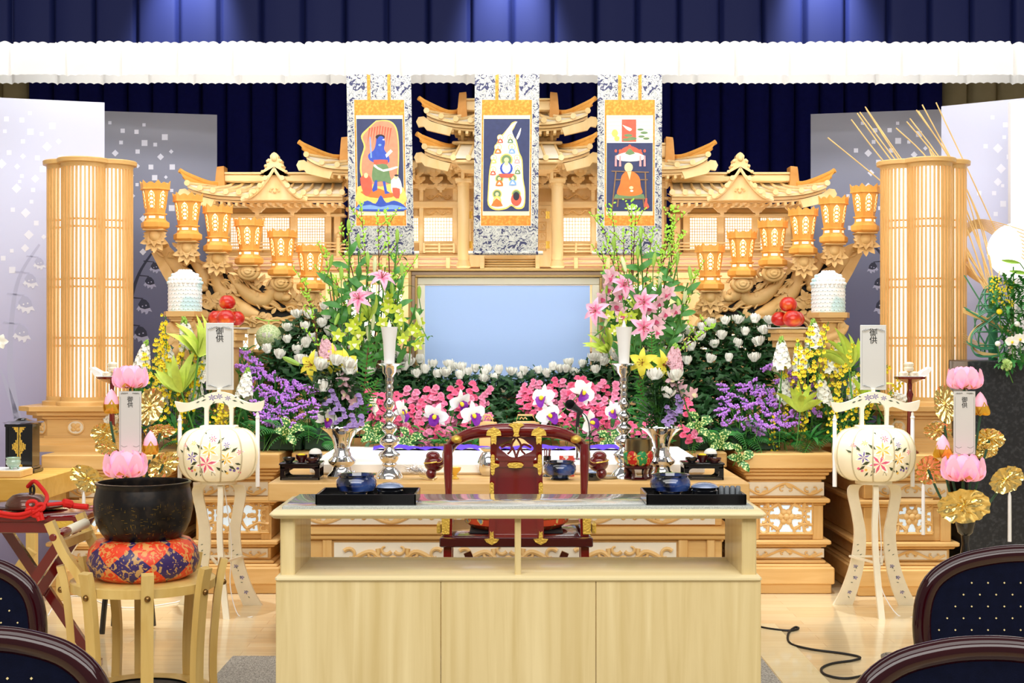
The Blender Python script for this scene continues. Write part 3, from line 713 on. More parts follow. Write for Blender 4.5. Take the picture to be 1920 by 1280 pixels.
# centre doors with carved panels and gilt hinges
m = MB(); R2(m, 880, 1034, 385, 500, DP-.12, DP-.06); B('door_wall', m)
m = MB()
for a in (884, 1010):
    for py in (400, 424, 443, 462):
        x0, x1, z0, z1 = X(a, DP-.13), X(a+14, DP-.13), Z(py+8, DP-.13), Z(py-8, DP-.13)
        m.tube([(x0, DP-.13, z0), (x1, DP-.13, z0), (x1, DP-.13, z1), (x0, DP-.13, z1)], .004, 4, closed=True)
        cx, cz = (x0+x1)/2, (z0+z1)/2; m.tube([(cx+.018*(1-k/9)*math.cos(k*.7), DP-.133, cz+.022*(1-k/9)*math.sin(k*.7)) for k in range(9)], .004, 5)
B('carved_panels', m, 'carve')
m = MB()
for px in (882, 1027):
    for py in (403, 459):
        cx, cz = X(px, 9.5), Z(py, 9.5)
        for s_ in (-1, 1): m.prism([(cx+s_*.002, cz-.024), (cx+s_*.012, cz-.026), (cx+s_*.014, cz-.01), (cx+s_*.009, cz), (cx+s_*.014, cz+.01), (cx+s_*.012, cz+.026), (cx+s_*.002, cz+.024)], 9.49, 9.5)
        m.tube([(cx, 9.488, cz-.024), (cx, 9.488, cz+.024)], .003, 6)
B('gilt_hinges', m, 'gold')
m = MB()
for i in range(5): R2(m, 908, 1004, 483+i*4.5, 486.5+i*4.5, 9.5-.04*i*0-.05*i, 9.7)
R2(m, 900, 908, 478, 506, 9.3, 9.7); R2(m, 1004, 1012, 478, 506, 9.3, 9.7); B('step', m, 'palx', split=True)
# base boards, band with the pink glow put into its colour
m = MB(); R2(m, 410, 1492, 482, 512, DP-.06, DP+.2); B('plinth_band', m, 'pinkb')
m = MB()
for py in (481, 489, 497, 505): R2(m, 410, 1492, py-1.2, py+1.2, DP-.08, DP-.05, .002)
for px in [x for x in range(420, 1490, 60) if not 870 < x < 1040]: R2(m, px-4, px+4, 482, 510, DP-.085, DP-.05, .003)
R2(m, 408, 1494, 510, 522, DP-.14, DP+.1); B('rail', m, 'palx', split=True)
# --- side towers (mostly behind the outer scrolls)
for sd in (0, 1):
    f = (lambda x: x) if sd == 0 else mirx
    L_, R_ = sorted((f(575), f(778)))
    r0, r1 = sorted((f(650), f(770)))
    tower(0, 0, 9.72, L_, R_, 312, r0, r1, 292, sd == 0, sd == 1, None, .07)
    rx = sorted((f(652), f(768))); ridge(palace, X(rx[0], 9.7), X(rx[1], 9.7), 9.7, Z(296, 9.7), Z(272, 9.7), (sd == 0, sd == 1))
    m = MB(); a, b = sorted((f(652), f(775)))
    R2(m, a, b, 325, 510, 9.86, 10.1); B('side_tower_wall', m)
    m = MB()
    for (c, d) in ((340, 347), (368, 374), (388, 396), (474, 480)): R2(m, a-4 if sd == 0 else a, b if sd == 0 else b+4, c, d, 9.8, 9.88)
    for px in (660, 672, 765): px = f(px); R2(m, px-4, px+4, 340, 478, 9.79, 9.86)
    for py in (458, 465, 471): u, v = sorted((f(630), f(655))); R2(m, u, v, py-1.6, py+1.6, 9.7, 9.72, .002)
    B('beam', m, split=True)
    m = MB(); corner_bracket(m, X(f(655), 9.72), 9.7, Z(352, 9.72), 0, 1.0); B('corner_bracket', m)
    m = MB(); x = X(f(634), 9.66); m.lathe([(.014, Z(480, 9.66)), (.014, Z(448, 9.66)), (.018, Z(446, 9.66)), (.01, Z(443, 9.66)), (.017, Z(439, 9.66)), (.001, Z(434, 9.66))], (x, 9.66, 0), 12); B('balustrade_post', m)
# --- low side wings
for sd in (0, 1):
    f = (lambda x: x) if sd == 0 else mirx
    Dw = 9.62; e0, e1 = sorted((f(352), f(642))); r0, r1 = sorted((f(420), f(642)))
    roof(palace, X(e0, Dw-.35), X(e1, Dw-.35), X(r0, Dw), X(r1, Dw), Dw, Z(363, Dw-.35), Z(340, Dw), sd == 0, sd == 1, .45, .083, .06, over=.35)
    ridge(palace, X(r0, Dw), X(r1, Dw), Dw, Z(342, Dw), Z(327, Dw), (sd == 0, sd == 1))
    # gable with carved crest
    gc = X(f(514), 9.2); S_ = 9.2/F
    m = MB(); zb = Z(374, 9.2); zp = Z(316, 9.2)
    ou = [(-60, 0), (-44, 6), (-30, 17), (-15, 36), (0, 56), (15, 36), (30, 17), (44, 6), (60, 0)]
    m.prism([(gc+a*S_, zb+b*S_) for a, b in ou], 9.22, 9.6); B('gable', m)
    m = MB()
    for s_ in (-1, 1):
        for k, off in enumerate((0, -6)):
            pts = [(gc+s_*a*S_, 9.21-.012*k, zb+(b+off*.6)*S_) for a, b in ((62, 2), (44, 9), (29, 21), (14, 40), (0, 61))]
            m.tube(sweep(3, pts), .011, 6)
        for (a, b) in ((50, 6), (37, 15), (26, 26), (16, 40)): m.tube([(gc+s_*a*S_, 9.2, zb+b*S_), (gc+s_*a*S_, 9.175, zb+b*S_)], .016, 10)
    B('gable_boards', m)
    m = MB(); cr = [(-28, 46), (-20, 48), (-22, 54), (-17, 58), (-19, 63), (-14, 66), (-15, 73), (-11, 77), (-7, 76), (-8, 82), (-4, 87), (0, 89)]
    m.prism([(gc+a*S_, zb+b*S_) for a, b in cr]+[(gc-a*S_, zb+b*S_) for a, b in cr[-2::-1]]+[(gc, zb+62*S_)], 9.2, 9.27)
    for s_ in (-1, 1):
        for (a, b, r_) in ((22, 52, .012), (16, 63, .011), (12, 72, .011)): m.ell((gc+s_*a*S_, 9.2, zb+b*S_), r_, .012, r_, 10, 6)
    m.ell((gc, 9.2, zb+78*S_), .02, .02, .024, 12, 8); B('gable_crest', m)
    m = MB(); z0 = Z(352, 9.2)
    for s_ in (-1, 1): m.tube([(gc+s_*(.008+.03*t+.012*math.sin(t*5)), 9.215, z0-.012+.012*math.cos(t*6)) for t in (0, .2, .4, .6, .8, 1)], [.004, .006, .005, .006, .005, .003], 6)
    m.ell((gc, 9.215, z0-.022), .012, .008, .012, 8, 6); B('gable_carving', m, 'carve')
    # wall, brackets, windows
    a, b = sorted((f(398), f(640))); m = MB(); R2(m, a, b, 386, 512, 9.84, 10.05); B('wing_wall', m)
    m = MB(); R2(m, a-4, b+4, 382, 389, 9.72, 9.86); R2(m, a-6, b+6, 400, 405, 9.72, 9.86); R2(m, a, b, 390, 400, 9.78, 9.86); R2(m, a, b, 473, 482, 9.74, 9.86)
    for px in (400, 425, 485, 550, 615, 632): px = f(px); R2(m, px-6, px+6, 404, 476, 9.77, 9.86)
    for py in (455, 461, 467): R2(m, a, b, py-1.4, py+1.4, 9.7, 9.72, .002)
    B('beam', m, 'palx', split=True)
    m = MB()
    for px in (415, 483, 549, 617): m = MB(); bracket(m, X(f(px), 9.5), 9.5, Z(398, 9.5), 1.05); B('bracket', m)
    for (u, v) in ((434, 477), (493, 543), (559, 609)): u, v = sorted((f(u), f(v))); lattice(palace, X(u, 9.83), X(v, 9.83), Z(466, 9.83), Z(409, 9.83), 9.82, 11, 11)
# --- lower storey under the palace
m = MB(); R2(m, 412, 1490, 520, 815, 9.72, 9.9); B('lower_wall', m)
m = MB()
for px in (418, 616, 640, 760, 1142, 1262, 1286, 1484): R2(m, px-6, px+6, 520, 812, 9.66, 9.73)
R2(m, 412, 1490, 522, 530, 9.64, 9.73); R2(m, 412, 1490, 640, 660, 9.64, 9.73); B('post', m, split=True)
m = MB()
for a, b in ((424, 475), (644, 756), (1146, 1258), (1430, 1478)):
    m.bx(X(a, 9.7), X(b, 9.7), 9.70, 9.715, Z(636, 9.7), Z(534, 9.7))
B('lit_panel', m, 'shoji', smooth=False, split=True)
m = MB()
for a, b in ((424, 475), (644, 756), (1146, 1258), (1430, 1478)):
    for i in range(1, 9): R2(m, a+(b-a)*i/9-1.2, a+(b-a)*i/9+1.2, 532, 638, 9.68, 9.7, .001)
B('lower_slats', m)

# ================================================================ ALTAR BASE
def mould(mb, x0, x1, yf, yb, prof):
    """stack of boxes: prof list of (z0, z1, out)"""
    for z0, z1, o_ in prof: mb.rb(x0-o_, x1+o_, yf-o_, yb, z0, z1, .006)
def fret(root, x0, x1, z0, z1, y, seed=0, lit=True):
    """glowing acrylic panel behind a carved fret with flower centre"""
    p = MB().bx(x0, x1, y+.012, y+.016, z0, z1); p.build('lit_panel', M['cabglow'] if lit else M['cream2'], root, world=True, smooth=False)
    m = MB(); cx, cz = (x0+x1)/2, (z0+z1)/2; w_, h = (x1-x0)/2, (z1-z0)/2; t = .011
    m.tube([(x0, y, z0), (x1, y, z0), (x1, y, z1), (x0, y, z1)], t, 4, closed=True)
    for sx in (-1, 1):
        for sz in (-1, 1):
            for (ax, az, r_, turn, st) in ((.82, .72, .24, 4.6, .5), (.46, .78, .22, 4.2, 2.2), (.5, .25, .3, 4.8, 3.6), (.84, .12, .2, 4.4, 1.2)):
                pts = []
                for k in range(12):
                    q_ = k/11; rr = h*r_*1.25*(1-.7*q_); a_ = st+turn*q_
                    pts.append((cx+sx*(ax*w_+rr*math.cos(a_)), y, cz+sz*(az*h+rr*math.sin(a_))))
                m.tube(pts, [t*(.95-.4*k/11) for k in range(12)], 5, flat=1.0)
            m.tube(sweep(4, [(cx+sx*w_*.12, y, cz+sz*h*.25), (cx+sx*w_*.3, y, cz+sz*h*.75), (cx+sx*w_*.62, y, cz+sz*h*.45), (cx+sx*w_*.98, y, cz+sz*h*.5)]), t*.9, 5)
            m.tube(sweep(4, [(cx+sx*w_*.3, y, cz+sz*h*.75), (cx+sx*w_*.32, y, cz+sz*h)]), t*.9, 5)
            m.tube(sweep(4, [(cx+sx*w_*.66, y, cz+sz*h*.5), (cx+sx*w_*.7, y, cz+sz*h)]), t*.9, 5)
    for k in range(6): a = k*PI/3; m.ell((cx+.03*math.cos(a), y-.004, cz+.03*math.sin(a)), .02, .012, .02, 10, 6)
    m.ell((cx, y-.012, cz), .018, .012, .018, 10, 6)
    m.build('carved_fret', M['carve'], root, world=True)
M['cream2'] = mat('pale_inlay_board', '#E9DFC9', .6)
def cabinet(name, label, x0, x1, yf, yb, ztop, fx0, fx1, sides=True):
    cx = (x0+x1)/2
    root = thing(name, label, 'altar base', (cx, (yf+yb)/2, 0))
    m = MB(); m.rb(x0, x1, yf-.02, yb, ztop-.085, ztop, .006); m.build('top_slab', M['altar'], root, world=True)
    m = MB(); mould(m, x0+.06, x1-.06, yf+.05, yb, ((ztop-.105, ztop-.085, .05), (ztop-.125, ztop-.105, .035), (ztop-.15, ztop-.125, .02), (ztop-.255, ztop-.15, 0), (ztop-.28, ztop-.255, .04), (ztop-.295, ztop-.28, .02), (.30, ztop-.295, 0), (.275, .30, .045), (.26, .275, .025), (.185, .26, 0), (.165, .185, .02), (.0, .165, .045), (.055, .15, .06)))
    m.build('body', M['altar'], root, world=True)
    m = MB()
    for x in (x0+.085, x1-.085): m.rb(x-.03, x+.03, yf+.036, yf+.05, .30, ztop-.295, .004)
    m.build('stile', M['altarv'], root, world=True, split=True)
    m = MB()
    for (z0, z1) in ((ztop-.24, ztop-.165), (.20, .25)): m.bx(fx0, fx1, yf+.040, yf+.05, z0, z1)
    m.build('frieze_ground', M['cream2'], root, world=True, smooth=False, split=True)
    m = MB()
    for (z0, z1) in ((ztop-.24, ztop-.165), (.20, .25)): swirl_band(m, fx0+.01, fx1-.01, yf+.037, (z0+z1)/2, (z1-z0)*.95, max(3, round((fx1-fx0)/.14)), .007)
    m.build('frieze_carving', M['carve'], root, world=True)
    return root
ZA = .79
r_ = cabinet('altar_cabinet', 'cypress altar cabinet with a lit carved fret, between the incense desk and the right lantern', X(1388, 7.98), X(1566, 7.98), 8.0, 9.3, ZA, X(1400, 8.04), X(1545, 8.04))
fret(r_, X(1424, 8.03), X(1524, 8.03), Z(1000, 8.03), Z(937, 8.03), 8.035)
r_ = cabinet('altar_cabinet', 'cypress altar cabinet with a lit carved fret, between the left lantern and the incense desk', X(345, 7.98), X(524, 7.98), 8.0, 9.3, ZA, X(362, 8.04), X(502, 8.04))
fret(r_, X(384, 8.03), X(505, 8.03), Z(998, 8.03), Z(934, 8.03), 8.035)
r_ = cabinet('altar_cabinet', 'cypress corner cabinet with a lit fret carrying the right slatted column', X(1606, 7.9), X(1808, 7.9), 7.92, 9.3, ZA, X(1640, 7.96), X(1775, 7.96))
fret(r_, X(1672, 7.95), X(1748, 7.95), Z(1000, 7.95), Z(937, 7.95), 7.955)
r_ = cabinet('altar_cabinet', 'cypress corner cabinet carrying the left slatted column, behind the bell bowl', X(77, 7.9), X(322, 7.9), 7.92, 9.3, ZA, X(130, 7.96), X(310, 7.96))
fret(r_, X(150, 7.95), X(230, 7.95), Z(1000, 7.95), Z(937, 7.95), 7.955)
r_ = cabinet('altar_cabinet', 'long central cypress altar bench under the flower beds and portrait frame', X(548, 8.1), X(1362, 8.1), 8.1, 9.3, ZA, X(570, 8.14), X(1340, 8.14))
for (a, b, lab) in ((-4.3, X(-10, 9.5), 'l'), (X(1815, 9.5), 4.3, 'r')): pass
# middle desk (front protruding step)
DK = 6.6
desk = thing('altar_desk', 'long cypress altar desk with carved front holding the silver vases and candlesticks', 'desk', (AX, 7.2, 0))
m = MB(); m.rb(X(502, DK), X(1406, DK), DK, 8.04, .765-.088, .765, .006); m.build('desk_top', M['altar'], desk, world=True)
m = MB(); mould(m, X(552, DK), X(1360, DK), DK+.1, 8.0, ((.655, .677, .05), (.635, .655, .03), (.55, .635, .0), (.515, .55, .045), (.49, .515, .03), (.20, .49, 0), (.165, .2, .04), (.14, .165, .055), (0.0, .14, .08)))
m.build('desk_body', M['altard'], desk, world=True)
m = MB(); m.bx(X(566, DK), X(1346, DK), DK+.09, DK+.1, .56, .63); m.bx(X(622, DK), X(1272, DK), DK+.085, DK+.1, .24, .475); m.build('inlay_board', M['cream2'], desk, world=True, smooth=False, split=True)
m = MB()
x0, x1 = X(622, DK), X(1272, DK); z0, z1 = .24, .475; yv = DK+.078
swirl_band(m, X(570, DK), X(1342, DK), DK+.088, .595, .06, 12, .009)
for (c_, dr) in ((731, 1), (950, 0), (1168, -1)):
    cx = X(c_+3, DK); cz = (z0+z1)/2
    for k in range(5): a = PI/2+k*2*PI/5; m.ell((cx+.034*math.cos(a), yv, cz+.034*math.sin(a)), .027, .014, .025, 12, 6)
    m.ell((cx, yv-.012, cz), .022, .012, .022, 12, 6)
    for sx in (-1, 1):
        for sz in (-1, 1):
            m.tube(sweep(5, [(cx+sx*.04, yv, cz+sz*.02), (cx+sx*.10, yv, cz+sz*.075), (cx+sx*.17, yv, cz+sz*.05), (cx+sx*.22, yv, cz+sz*.0)]), [.012]*10+[.010, .01, .01, .008, .006, .005], 6)
            pts = [(cx+sx*(.10+.035*(1-k/14)*math.cos(2.6+k*.42)), yv, cz+sz*(.07+.04*(1-k/14)*math.sin(2.6+k*.42))) for k in range(12)]
            m.tube(pts, [.012-.0006*k for k in range(12)], 6)
            pts = [(cx+sx*(.20+.035*(1-k/14)*math.cos(.6+k*.42)), yv, cz+sz*(.06+.036*(1-k/14)*math.sin(.6+k*.42))) for k in range(12)]
            m.tube(pts, [.011-.0006*k for k in range(12)], 6)
            pts = [(cx+sx*(.035+.03*(1-k/14)*math.cos(3.6+k*.42)), yv, cz+sz*(.09+.03*(1-k/14)*math.sin(3.6+k*.42))) for k in range(11)]
            m.tube(pts, [.010-.0006*k for k in range(11)], 6)
m.build('vine_carving', M['carve'], desk, world=True)
m = MB()
for (a, b) in ((X(545, DK), X(560, DK)), (X(1330, DK), X(1345, DK)), (X(600, DK), X(618, DK)), (X(1276, DK), X(1294, DK))): m.rb(a, b, DK+.08, DK+.1, .2, .49, .004)
m.build('stile', M['altarv'], desk, world=True, split=True)

# ================================================================ SLATTED COLUMNS
M['ltwhite2'] = mat('lit_column_paper', '#FFFFFF', .8, emit=1.5, ec='#FFFDFB')
def slatted(label, cpx, sgn):
    D0 = 8.45; cx = X(cpx, D0); zb = Z(742, D0); zt = Z(318, D0)
    root = thing('column_lamp', label, 'lamp', (cx, D0, ZA), 0, 'trefoil slatted column lamps flanking the altar')
    R0 = .122; lobes = [(0, -.10), (-.122, .02), (.122, .02)]
    for lx, ly in lobes:
        m = MB().lathe([(R0-.022, zb), (R0-.022, zt)], (cx+lx, D0+ly, 0), 24); m.build('paper_cylinder', M['ltwhite2'], root, world=True)
    m = MB()
    for j, (lx, ly) in enumerate(lobes):
        n = 33
        for i in range(n):
            a = 2*PI*(i+.5)/n; x, y = cx+lx+R0*math.cos(a), D0+ly+R0*math.sin(a)
            if any((x-cx-qx)**2+(y-D0-qy)**2 < (R0-.012)**2 for k, (qx, qy) in enumerate(lobes) if k != j): continue
            mm = MB(); mm.bx(-.006, .009, -.0058, .0058, zb, zt); m.join(mm, Matrix.Translation((x, y, 0)) @ Matrix.Rotation(a, 4, 'Z'))
    m.build('slats', M['altarv'], root, world=True)
    m = MB()
    for py in (412, 426, 523, 538, 633, 648):
        z = Z(py, D0-.1)
        for lx, ly in lobes: m.tube([(cx+lx+(R0-.012)*math.cos(a), D0+ly+(R0-.012)*math.sin(a), z) for a in [2*PI*i/24 for i in range(24)]], .006, 4, closed=True)
    m.build('hoops', M['altarv'], root, world=True)
    m = MB()
    for lx, ly in lobes:
        m.lathe([(R0+.008, zt-.002), (R0+.012, zt+.02), (R0+.03, zt+.024), (R0+.032, zt+.045), (R0+.028, zt+.05)], (cx+lx, D0+ly, 0), 32)
    m.build('cap', M['altar'], root, world=True)
    m = MB()
    for lx, ly in lobes:
        m.lathe([(R0+.035, zb-.05), (R0+.035, zb-.03), (R0+.012, zb-.022), (R0+.012, zb)], (cx+lx, D0+ly, 0), 32)
    m.build('base_ring', M['altar'], root, world=True)
    def octo(mb, wx, wy, z0, z1, ch=.09):
        x0, x1, y0, y1 = cx-wx, cx+wx, D0-wy, D0+wy*.8
        mb.prism([(x0+ch, y0), (x1-ch, y0), (x1, y0+ch), (x1, y1-ch), (x1-ch, y1), (x0+ch, y1), (x0, y1-ch), (x0, y0+ch)], z0, z1, 'xy')
    m = MB(); zz = ZA; H = (zb-.05)-ZA
    for (wx, wy, a, b) in ((.335, .33, 0, .14), (.315, .31, .14, .21), (.29, .29, .21, .30), (.27, .27, .30, .34), (.255, .255, .34, .72), (.275, .27, .72, .80), (.30, .30, .80, .90), (.335, .33, .90, 1.0)):
        octo(m, wx, wy, ZA+H*a, ZA+H*b)
    m.build('octagonal_pedestal', M['altar'], root, world=True, angle=20)
    m = MB(); me = MB()
    y0 = D0-.255; zc = ZA+H*.53
    for (ox, oy, ang) in ((0, 0, 0), (-.208, .045, -PI/4), (.208, .045, PI/4)):
        mm = MB(); mm.lathe([(.001, -.004), (.04, -.004), (.043, 0)], (0, 0, 0), 20); mm.v = [Vector((p.x*1.15, p.z, p.y*.9)) for p in mm.v]
        me.join(mm, Matrix.Translation((cx+ox, y0+oy, zc)) @ Matrix.Rotation(ang, 4, 'Z'))
        mm = MB(); mm.tube([(.048*math.cos(a), -.005, .04*math.sin(a)) for a in [2*PI*i/20 for i in range(20)]], .004, 5, closed=True)
        for k in range(4): a = PI/4+k*PI/2; mm.ell((.018*math.cos(a), -.006, .016*math.sin(a)), .015, .006, .013, 10, 6)
        mm.ell((0, -.01, 0), .009, .006, .009, 8, 6)
        m.join(mm, Matrix.Translation((cx+ox, y0+oy, zc)) @ Matrix.Rotation(ang, 4, 'Z'))
    me.build('medallion', M['cream2'], root, world=True, split=True); m.build('medallion_carving', M['carve'], root, world=True)
    return root
slatted('trefoil slatted column lamp lit from inside, on the left corner cabinet', 167, -1)
slatted('trefoil slatted column lamp lit from inside, on the right corner cabinet', 1733, 1)
# ================================================================ HEXAGONAL LANTERNS ON CARVED RAMPS
SL = 9.0/F
def make_lantern():
    root = thing('hexagonal_lantern', 'x', 'lantern', (0, 0, 0), 0, 'lit hexagonal lanterns climbing the carved ramps')
    H = 88*SL; A6 = [PI/6+k*PI/3 for k in range(6)]
    def hexl(mb, prof): mb.lathe([(a*SL, b*SL) for a, b in prof], (0, 0, 0), 6, a0=PI/6)
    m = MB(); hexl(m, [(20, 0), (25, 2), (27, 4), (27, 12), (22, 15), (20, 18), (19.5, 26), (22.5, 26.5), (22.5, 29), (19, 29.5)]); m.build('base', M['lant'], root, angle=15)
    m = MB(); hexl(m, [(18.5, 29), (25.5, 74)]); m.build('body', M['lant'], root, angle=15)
    m = MB()
    for k in range(6):
        a0, a1 = A6[k], A6[(k+1) % 6]
        p0 = Vector((math.cos(a0), math.sin(a0), 0))*27.5*SL; p1 = Vector((math.cos(a1), math.sin(a1), 0))*27.5*SL
        q0, q1 = p0*1.06, p1*1.06; n = 12; vs_ = []; top = []
        nn = (p0+p1).normalized()*.004
        for i in range(n+1):
            t = i/n; b = p0.lerp(p1, t); c = q0.lerp(q1, t); zt = (82+4*abs(math.cos(PI*t*2.0))+3*(2*t-1)**4)*SL
            vs_ += [b+Vector((0, 0, 73*SL)), c+Vector((0, 0, zt)), c+Vector((0, 0, zt))-nn, b+Vector((0, 0, 73*SL))-nn]
        fs = []
        for i in range(n):
            for j in range(4): fs.append((i*4+j, i*4+(j+1) % 4, i*4+4+(j+1) % 4, i*4+4+j))
        m.add(vs_, fs)
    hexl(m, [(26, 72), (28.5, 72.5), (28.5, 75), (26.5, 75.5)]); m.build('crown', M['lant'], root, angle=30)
    fr = MB()
    for k in range(6):
        am = (A6[k]+A6[(k+1) % 6])/2 if k < 5 else A6[5]+PI/6
        nrm = Vector((math.cos(am), math.sin(am), 0)); sd = Vector((-math.sin(am), math.cos(am), 0))
        def s_(u, v, off):     # u sideways px, v height px
            t = (v-29)/45; ap = (18.5+(25.5-18.5)*t)*math.cos(PI/6)*SL
            return nrm*(ap+off)+sd*(u*SL)+Vector((0, 0, v*SL))
        g = MB(); o1 = [(a_*.88, b_) for a_, b_ in ((-4.5, 38), (4.5, 38), (6, 42), (5.6, 46), (6.6, 52), (6, 57), (6.4, 62), (4, 67), (0, 70.5), (-4, 67), (-6.4, 62), (-6, 57), (-6.6, 52), (-5.6, 46), (-6, 42))]
        kk = len(o1); g.add([s_(u, v, .0015) for u, v in o1]+[s_(u, v, -.001) for u, v in o1], [tuple(range(kk)), tuple(range(2*kk-1, kk-1, -1))]+[(i, (i+1) % kk, kk+(i+1) % kk, kk+i) for i in range(kk)])
        am2 = nrm*((19.6*math.cos(PI/6))*SL)
        g.add([am2+nrm*.001+sd*(u*SL)+Vector((0, 0, v*SL)) for u, v in ((-6, 19.8), (6, 19.8), (6, 24), (-6, 24))], [(0, 1, 2, 3)])
        g.build('lit_window', M['glow'], root, smooth=False)
        for (a, b, r_) in ((0, 42, 4.4), (0, 49, 4.4), (0, 56, 4.6), (0, 63, 3.6)):
            fr.tube([s_(a+r_*math.cos(t), b+r_*math.sin(t)*.9, .003) for t in [2*PI*i/10 for i in range(10)]], .0033, 4, closed=True)
        for sg in (-1, 1):
            for v0 in (38, 45, 52): fr.tube([s_(sg*6.4, v0+3, .0025), s_(0, v0+8, .0025)], .0024, 4)
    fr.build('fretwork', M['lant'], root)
    return root
lan = make_lantern(); lan_t = tree_of(lan)
LL = [(291, 430), (352, 452), (408, 473), (467, 497), (529, 518), (583, 545)]
LR = [(1622, 436), (1563, 457), (1506, 478), (1449, 500), (1391, 520), (1331, 545)]
ords = ['topmost', 'second from the top', 'third from the top', 'fourth from the top', 'fifth from the top', 'lowest']
for sd, L_ in ((0, LL), (1, LR)):
    for i, (px, py) in enumerate(L_):
        Dl = 8.85+.04*i
        o = lan if (sd == 0 and i == 0) else copy_tree(lan_t)
        o.location = (X(px, Dl), Dl, Z(py, Dl)); o.rotation_euler = (0, 0, R(25+2*i if sd == 0 else 25+2*(5-i)))
        o['label'] = 'lit hexagonal wooden lantern, %s on the %s carved ramp' % (ords[i], 'left' if sd == 0 else 'right')
# ---------------------------------------------------------------- carved ramps
def ribbon(mb, pts, w_, th=.018, nc=6, y0=0.0):
    """half-round relief strip in the XZ plane; pts (x, y, z), w_ half widths"""
    pts = [Vector(p) for p in pts]; m = len(pts); vs_ = []; fs = []
    for k, p in enumerate(pts):
        d = pts[min(k+1, m-1)]-pts[max(k-1, 0)]; n = Vector((-d.z, 0, d.x))
        n = n.normalized() if n.length > 1e-9 else Vector((0, 0, 1)); ww = w_[k] if isinstance(w_, (list, tuple)) else w_
        for j in range(nc+1):
            a = PI*j/nc; vs_.append(p+n*math.cos(a)*ww+Vector((0, -math.sin(a)*th, 0)))
        vs_.append(p-n*ww+Vector((0, .012, 0))); vs_.append(p+n*ww+Vector((0, .012, 0)))
    q = nc+3
    for k in range(m-1):
        for j in range(q): fs.append((k*q+j, k*q+(j+1) % q, (k+1)*q+(j+1) % q, (k+1)*q+j))
    fs.append(tuple(range(q-1, -1, -1))); fs.append(tuple(range((m-1)*q, m*q)))
    return mb.add(vs_, fs)
def inpoly(x, y, pl):
    c = False; j = len(pl)-1
    for i in range(len(pl)):
        if (pl[i][1] > y) != (pl[j][1] > y) and x < (pl[j][0]-pl[i][0])*(y-pl[i][1])/(pl[j][1]-pl[i][1])+pl[i][0]: c = not c
        j = i
    return c
def ramp(sd, label):
    f = (lambda x: x) if sd == 0 else mirx
    Dr = 9.08; r = random.Random(5)
    root = thing('carved_ramp', label, 'carving', (X(f(450), Dr), Dr, Z(616, Dr)))
    out = [(292, 462), (330, 474), (352, 480), (385, 488), (408, 496), (430, 512), (467, 520), (500, 536), (529, 540), (556, 556), (585, 562), (606, 574), (600, 600), (560, 614), (400, 616), (384, 592), (350, 572), (318, 540)]
    V = lambda x, y, o=0.0: Vector((X(f(x), Dr), Dr+o, Z(y, Dr)))
    m = MB(); pts = [(V(x, y).x, V(x, y).z) for x, y in out]; cxz = (sum(p[0] for p in pts)/len(pts), sum(p[1] for p in pts)/len(pts))
    m.prism([(cxz[0]+(a-cxz[0])*.93, cxz[1]+(b-cxz[1])*.9) for a, b in pts], Dr+.03, Dr+.05)
    m.build('dark_backing', M['matblack'], root, world=True)
    m = MB(); s = Dr/F
    def rib(pl, ws, th=.03, off=0.0, k=5):
        p = sweep(k, [V(x, y, off) for x, y in pl]); n = len(p); w_ = [ (lambda t: ws[int(t)]+(ws[min(int(t)+1, len(ws)-1)]-ws[int(t)])*(t-int(t)))(i/(n-1)*(len(ws)-1))*s for i in range(n)]
        ribbon(m, p, w_, th, 8)
    m.prism([(V(x, y).x, V(x, y).z) for x, y in [(285, 474), (296, 470), (306, 476), (330, 520), (352, 552), (346, 566), (330, 556), (306, 515)]], Dr-.02, Dr+.02)
    rib([(296, 458), (310, 468), (322, 486), (338, 505), (352, 520), (372, 534)], [3, 9, 13, 13, 10, 9], .04)            # dragon one
    rib([(338, 470), (358, 482), (372, 500), (384, 520), (380, 545)], [4, 9, 10, 11, 5], .036)
    rib([(402, 498), (406, 520), (416, 545), (436, 566), (462, 584), (486, 590)], [10, 12, 14, 14, 15, 6], .04)        # dragon two body
    rib([(430, 516), (448, 536), (472, 556), (498, 562), (514, 548), (532, 552)], [4, 10, 14, 14, 12, 9], .045)
    rib([(360, 560), (400, 566), (440, 590), (470, 606), (520, 606), (560, 598), (600, 580)], [10, 12, 10, 10, 10, 12, 9], .028, .005)
    rib([(500, 536), (530, 560), (556, 570), (590, 572)], [5, 9, 9, 12], .03)
    rib([(380, 592), (430, 604), (500, 612), (590, 606)], [10, 12, 10, 12], .02, .01)
    # heads
    for (hx, hy, sc, fl) in ((376, 536, 1.0, 1), (528, 553, 1.15, 1)):
        p = V(hx, hy, -.03); m.ell(p, 13*s*sc, .035, 11*s*sc, 14, 10); m.ell(V(hx+9*sc, hy+5*sc, -.045), 8*s*sc, .025, 6*s*sc, 12, 8); m.ell(V(hx+7*sc, hy-3*sc, -.055), 3*s*sc, .012, 3*s*sc, 8, 6)
        for k in range(9):
            a = PI*.55+k*.22; q = V(hx-6*sc, hy, -.02); sg = 1 if sd == 0 else -1
            m.tube([q, q+Vector((sg*math.cos(a)*16*s*sc, 0, math.sin(a)*14*s*sc)), q+Vector((sg*math.cos(a+.25)*25*s*sc, .01, math.sin(a+.25)*22*s*sc))], [.009, .007, .002], 6)
    # claws / hands
    for (hx, hy, ang) in ((318, 482, -.3), (350, 498, -.9), (418, 528, .4), (446, 520, 1.2), (470, 600, 0)):
        for k in range(4):
            a = ang+(k-1.5)*.35; sg = 1 if sd == 0 else -1; q = V(hx, hy, -.035)
            e = q+Vector((sg*math.cos(a)*15*s, 0, -math.sin(a)*15*s)); m.tube([q, (q+e)/2+Vector((0, -.015, .006)), e], [.012, .010, .003], 6)
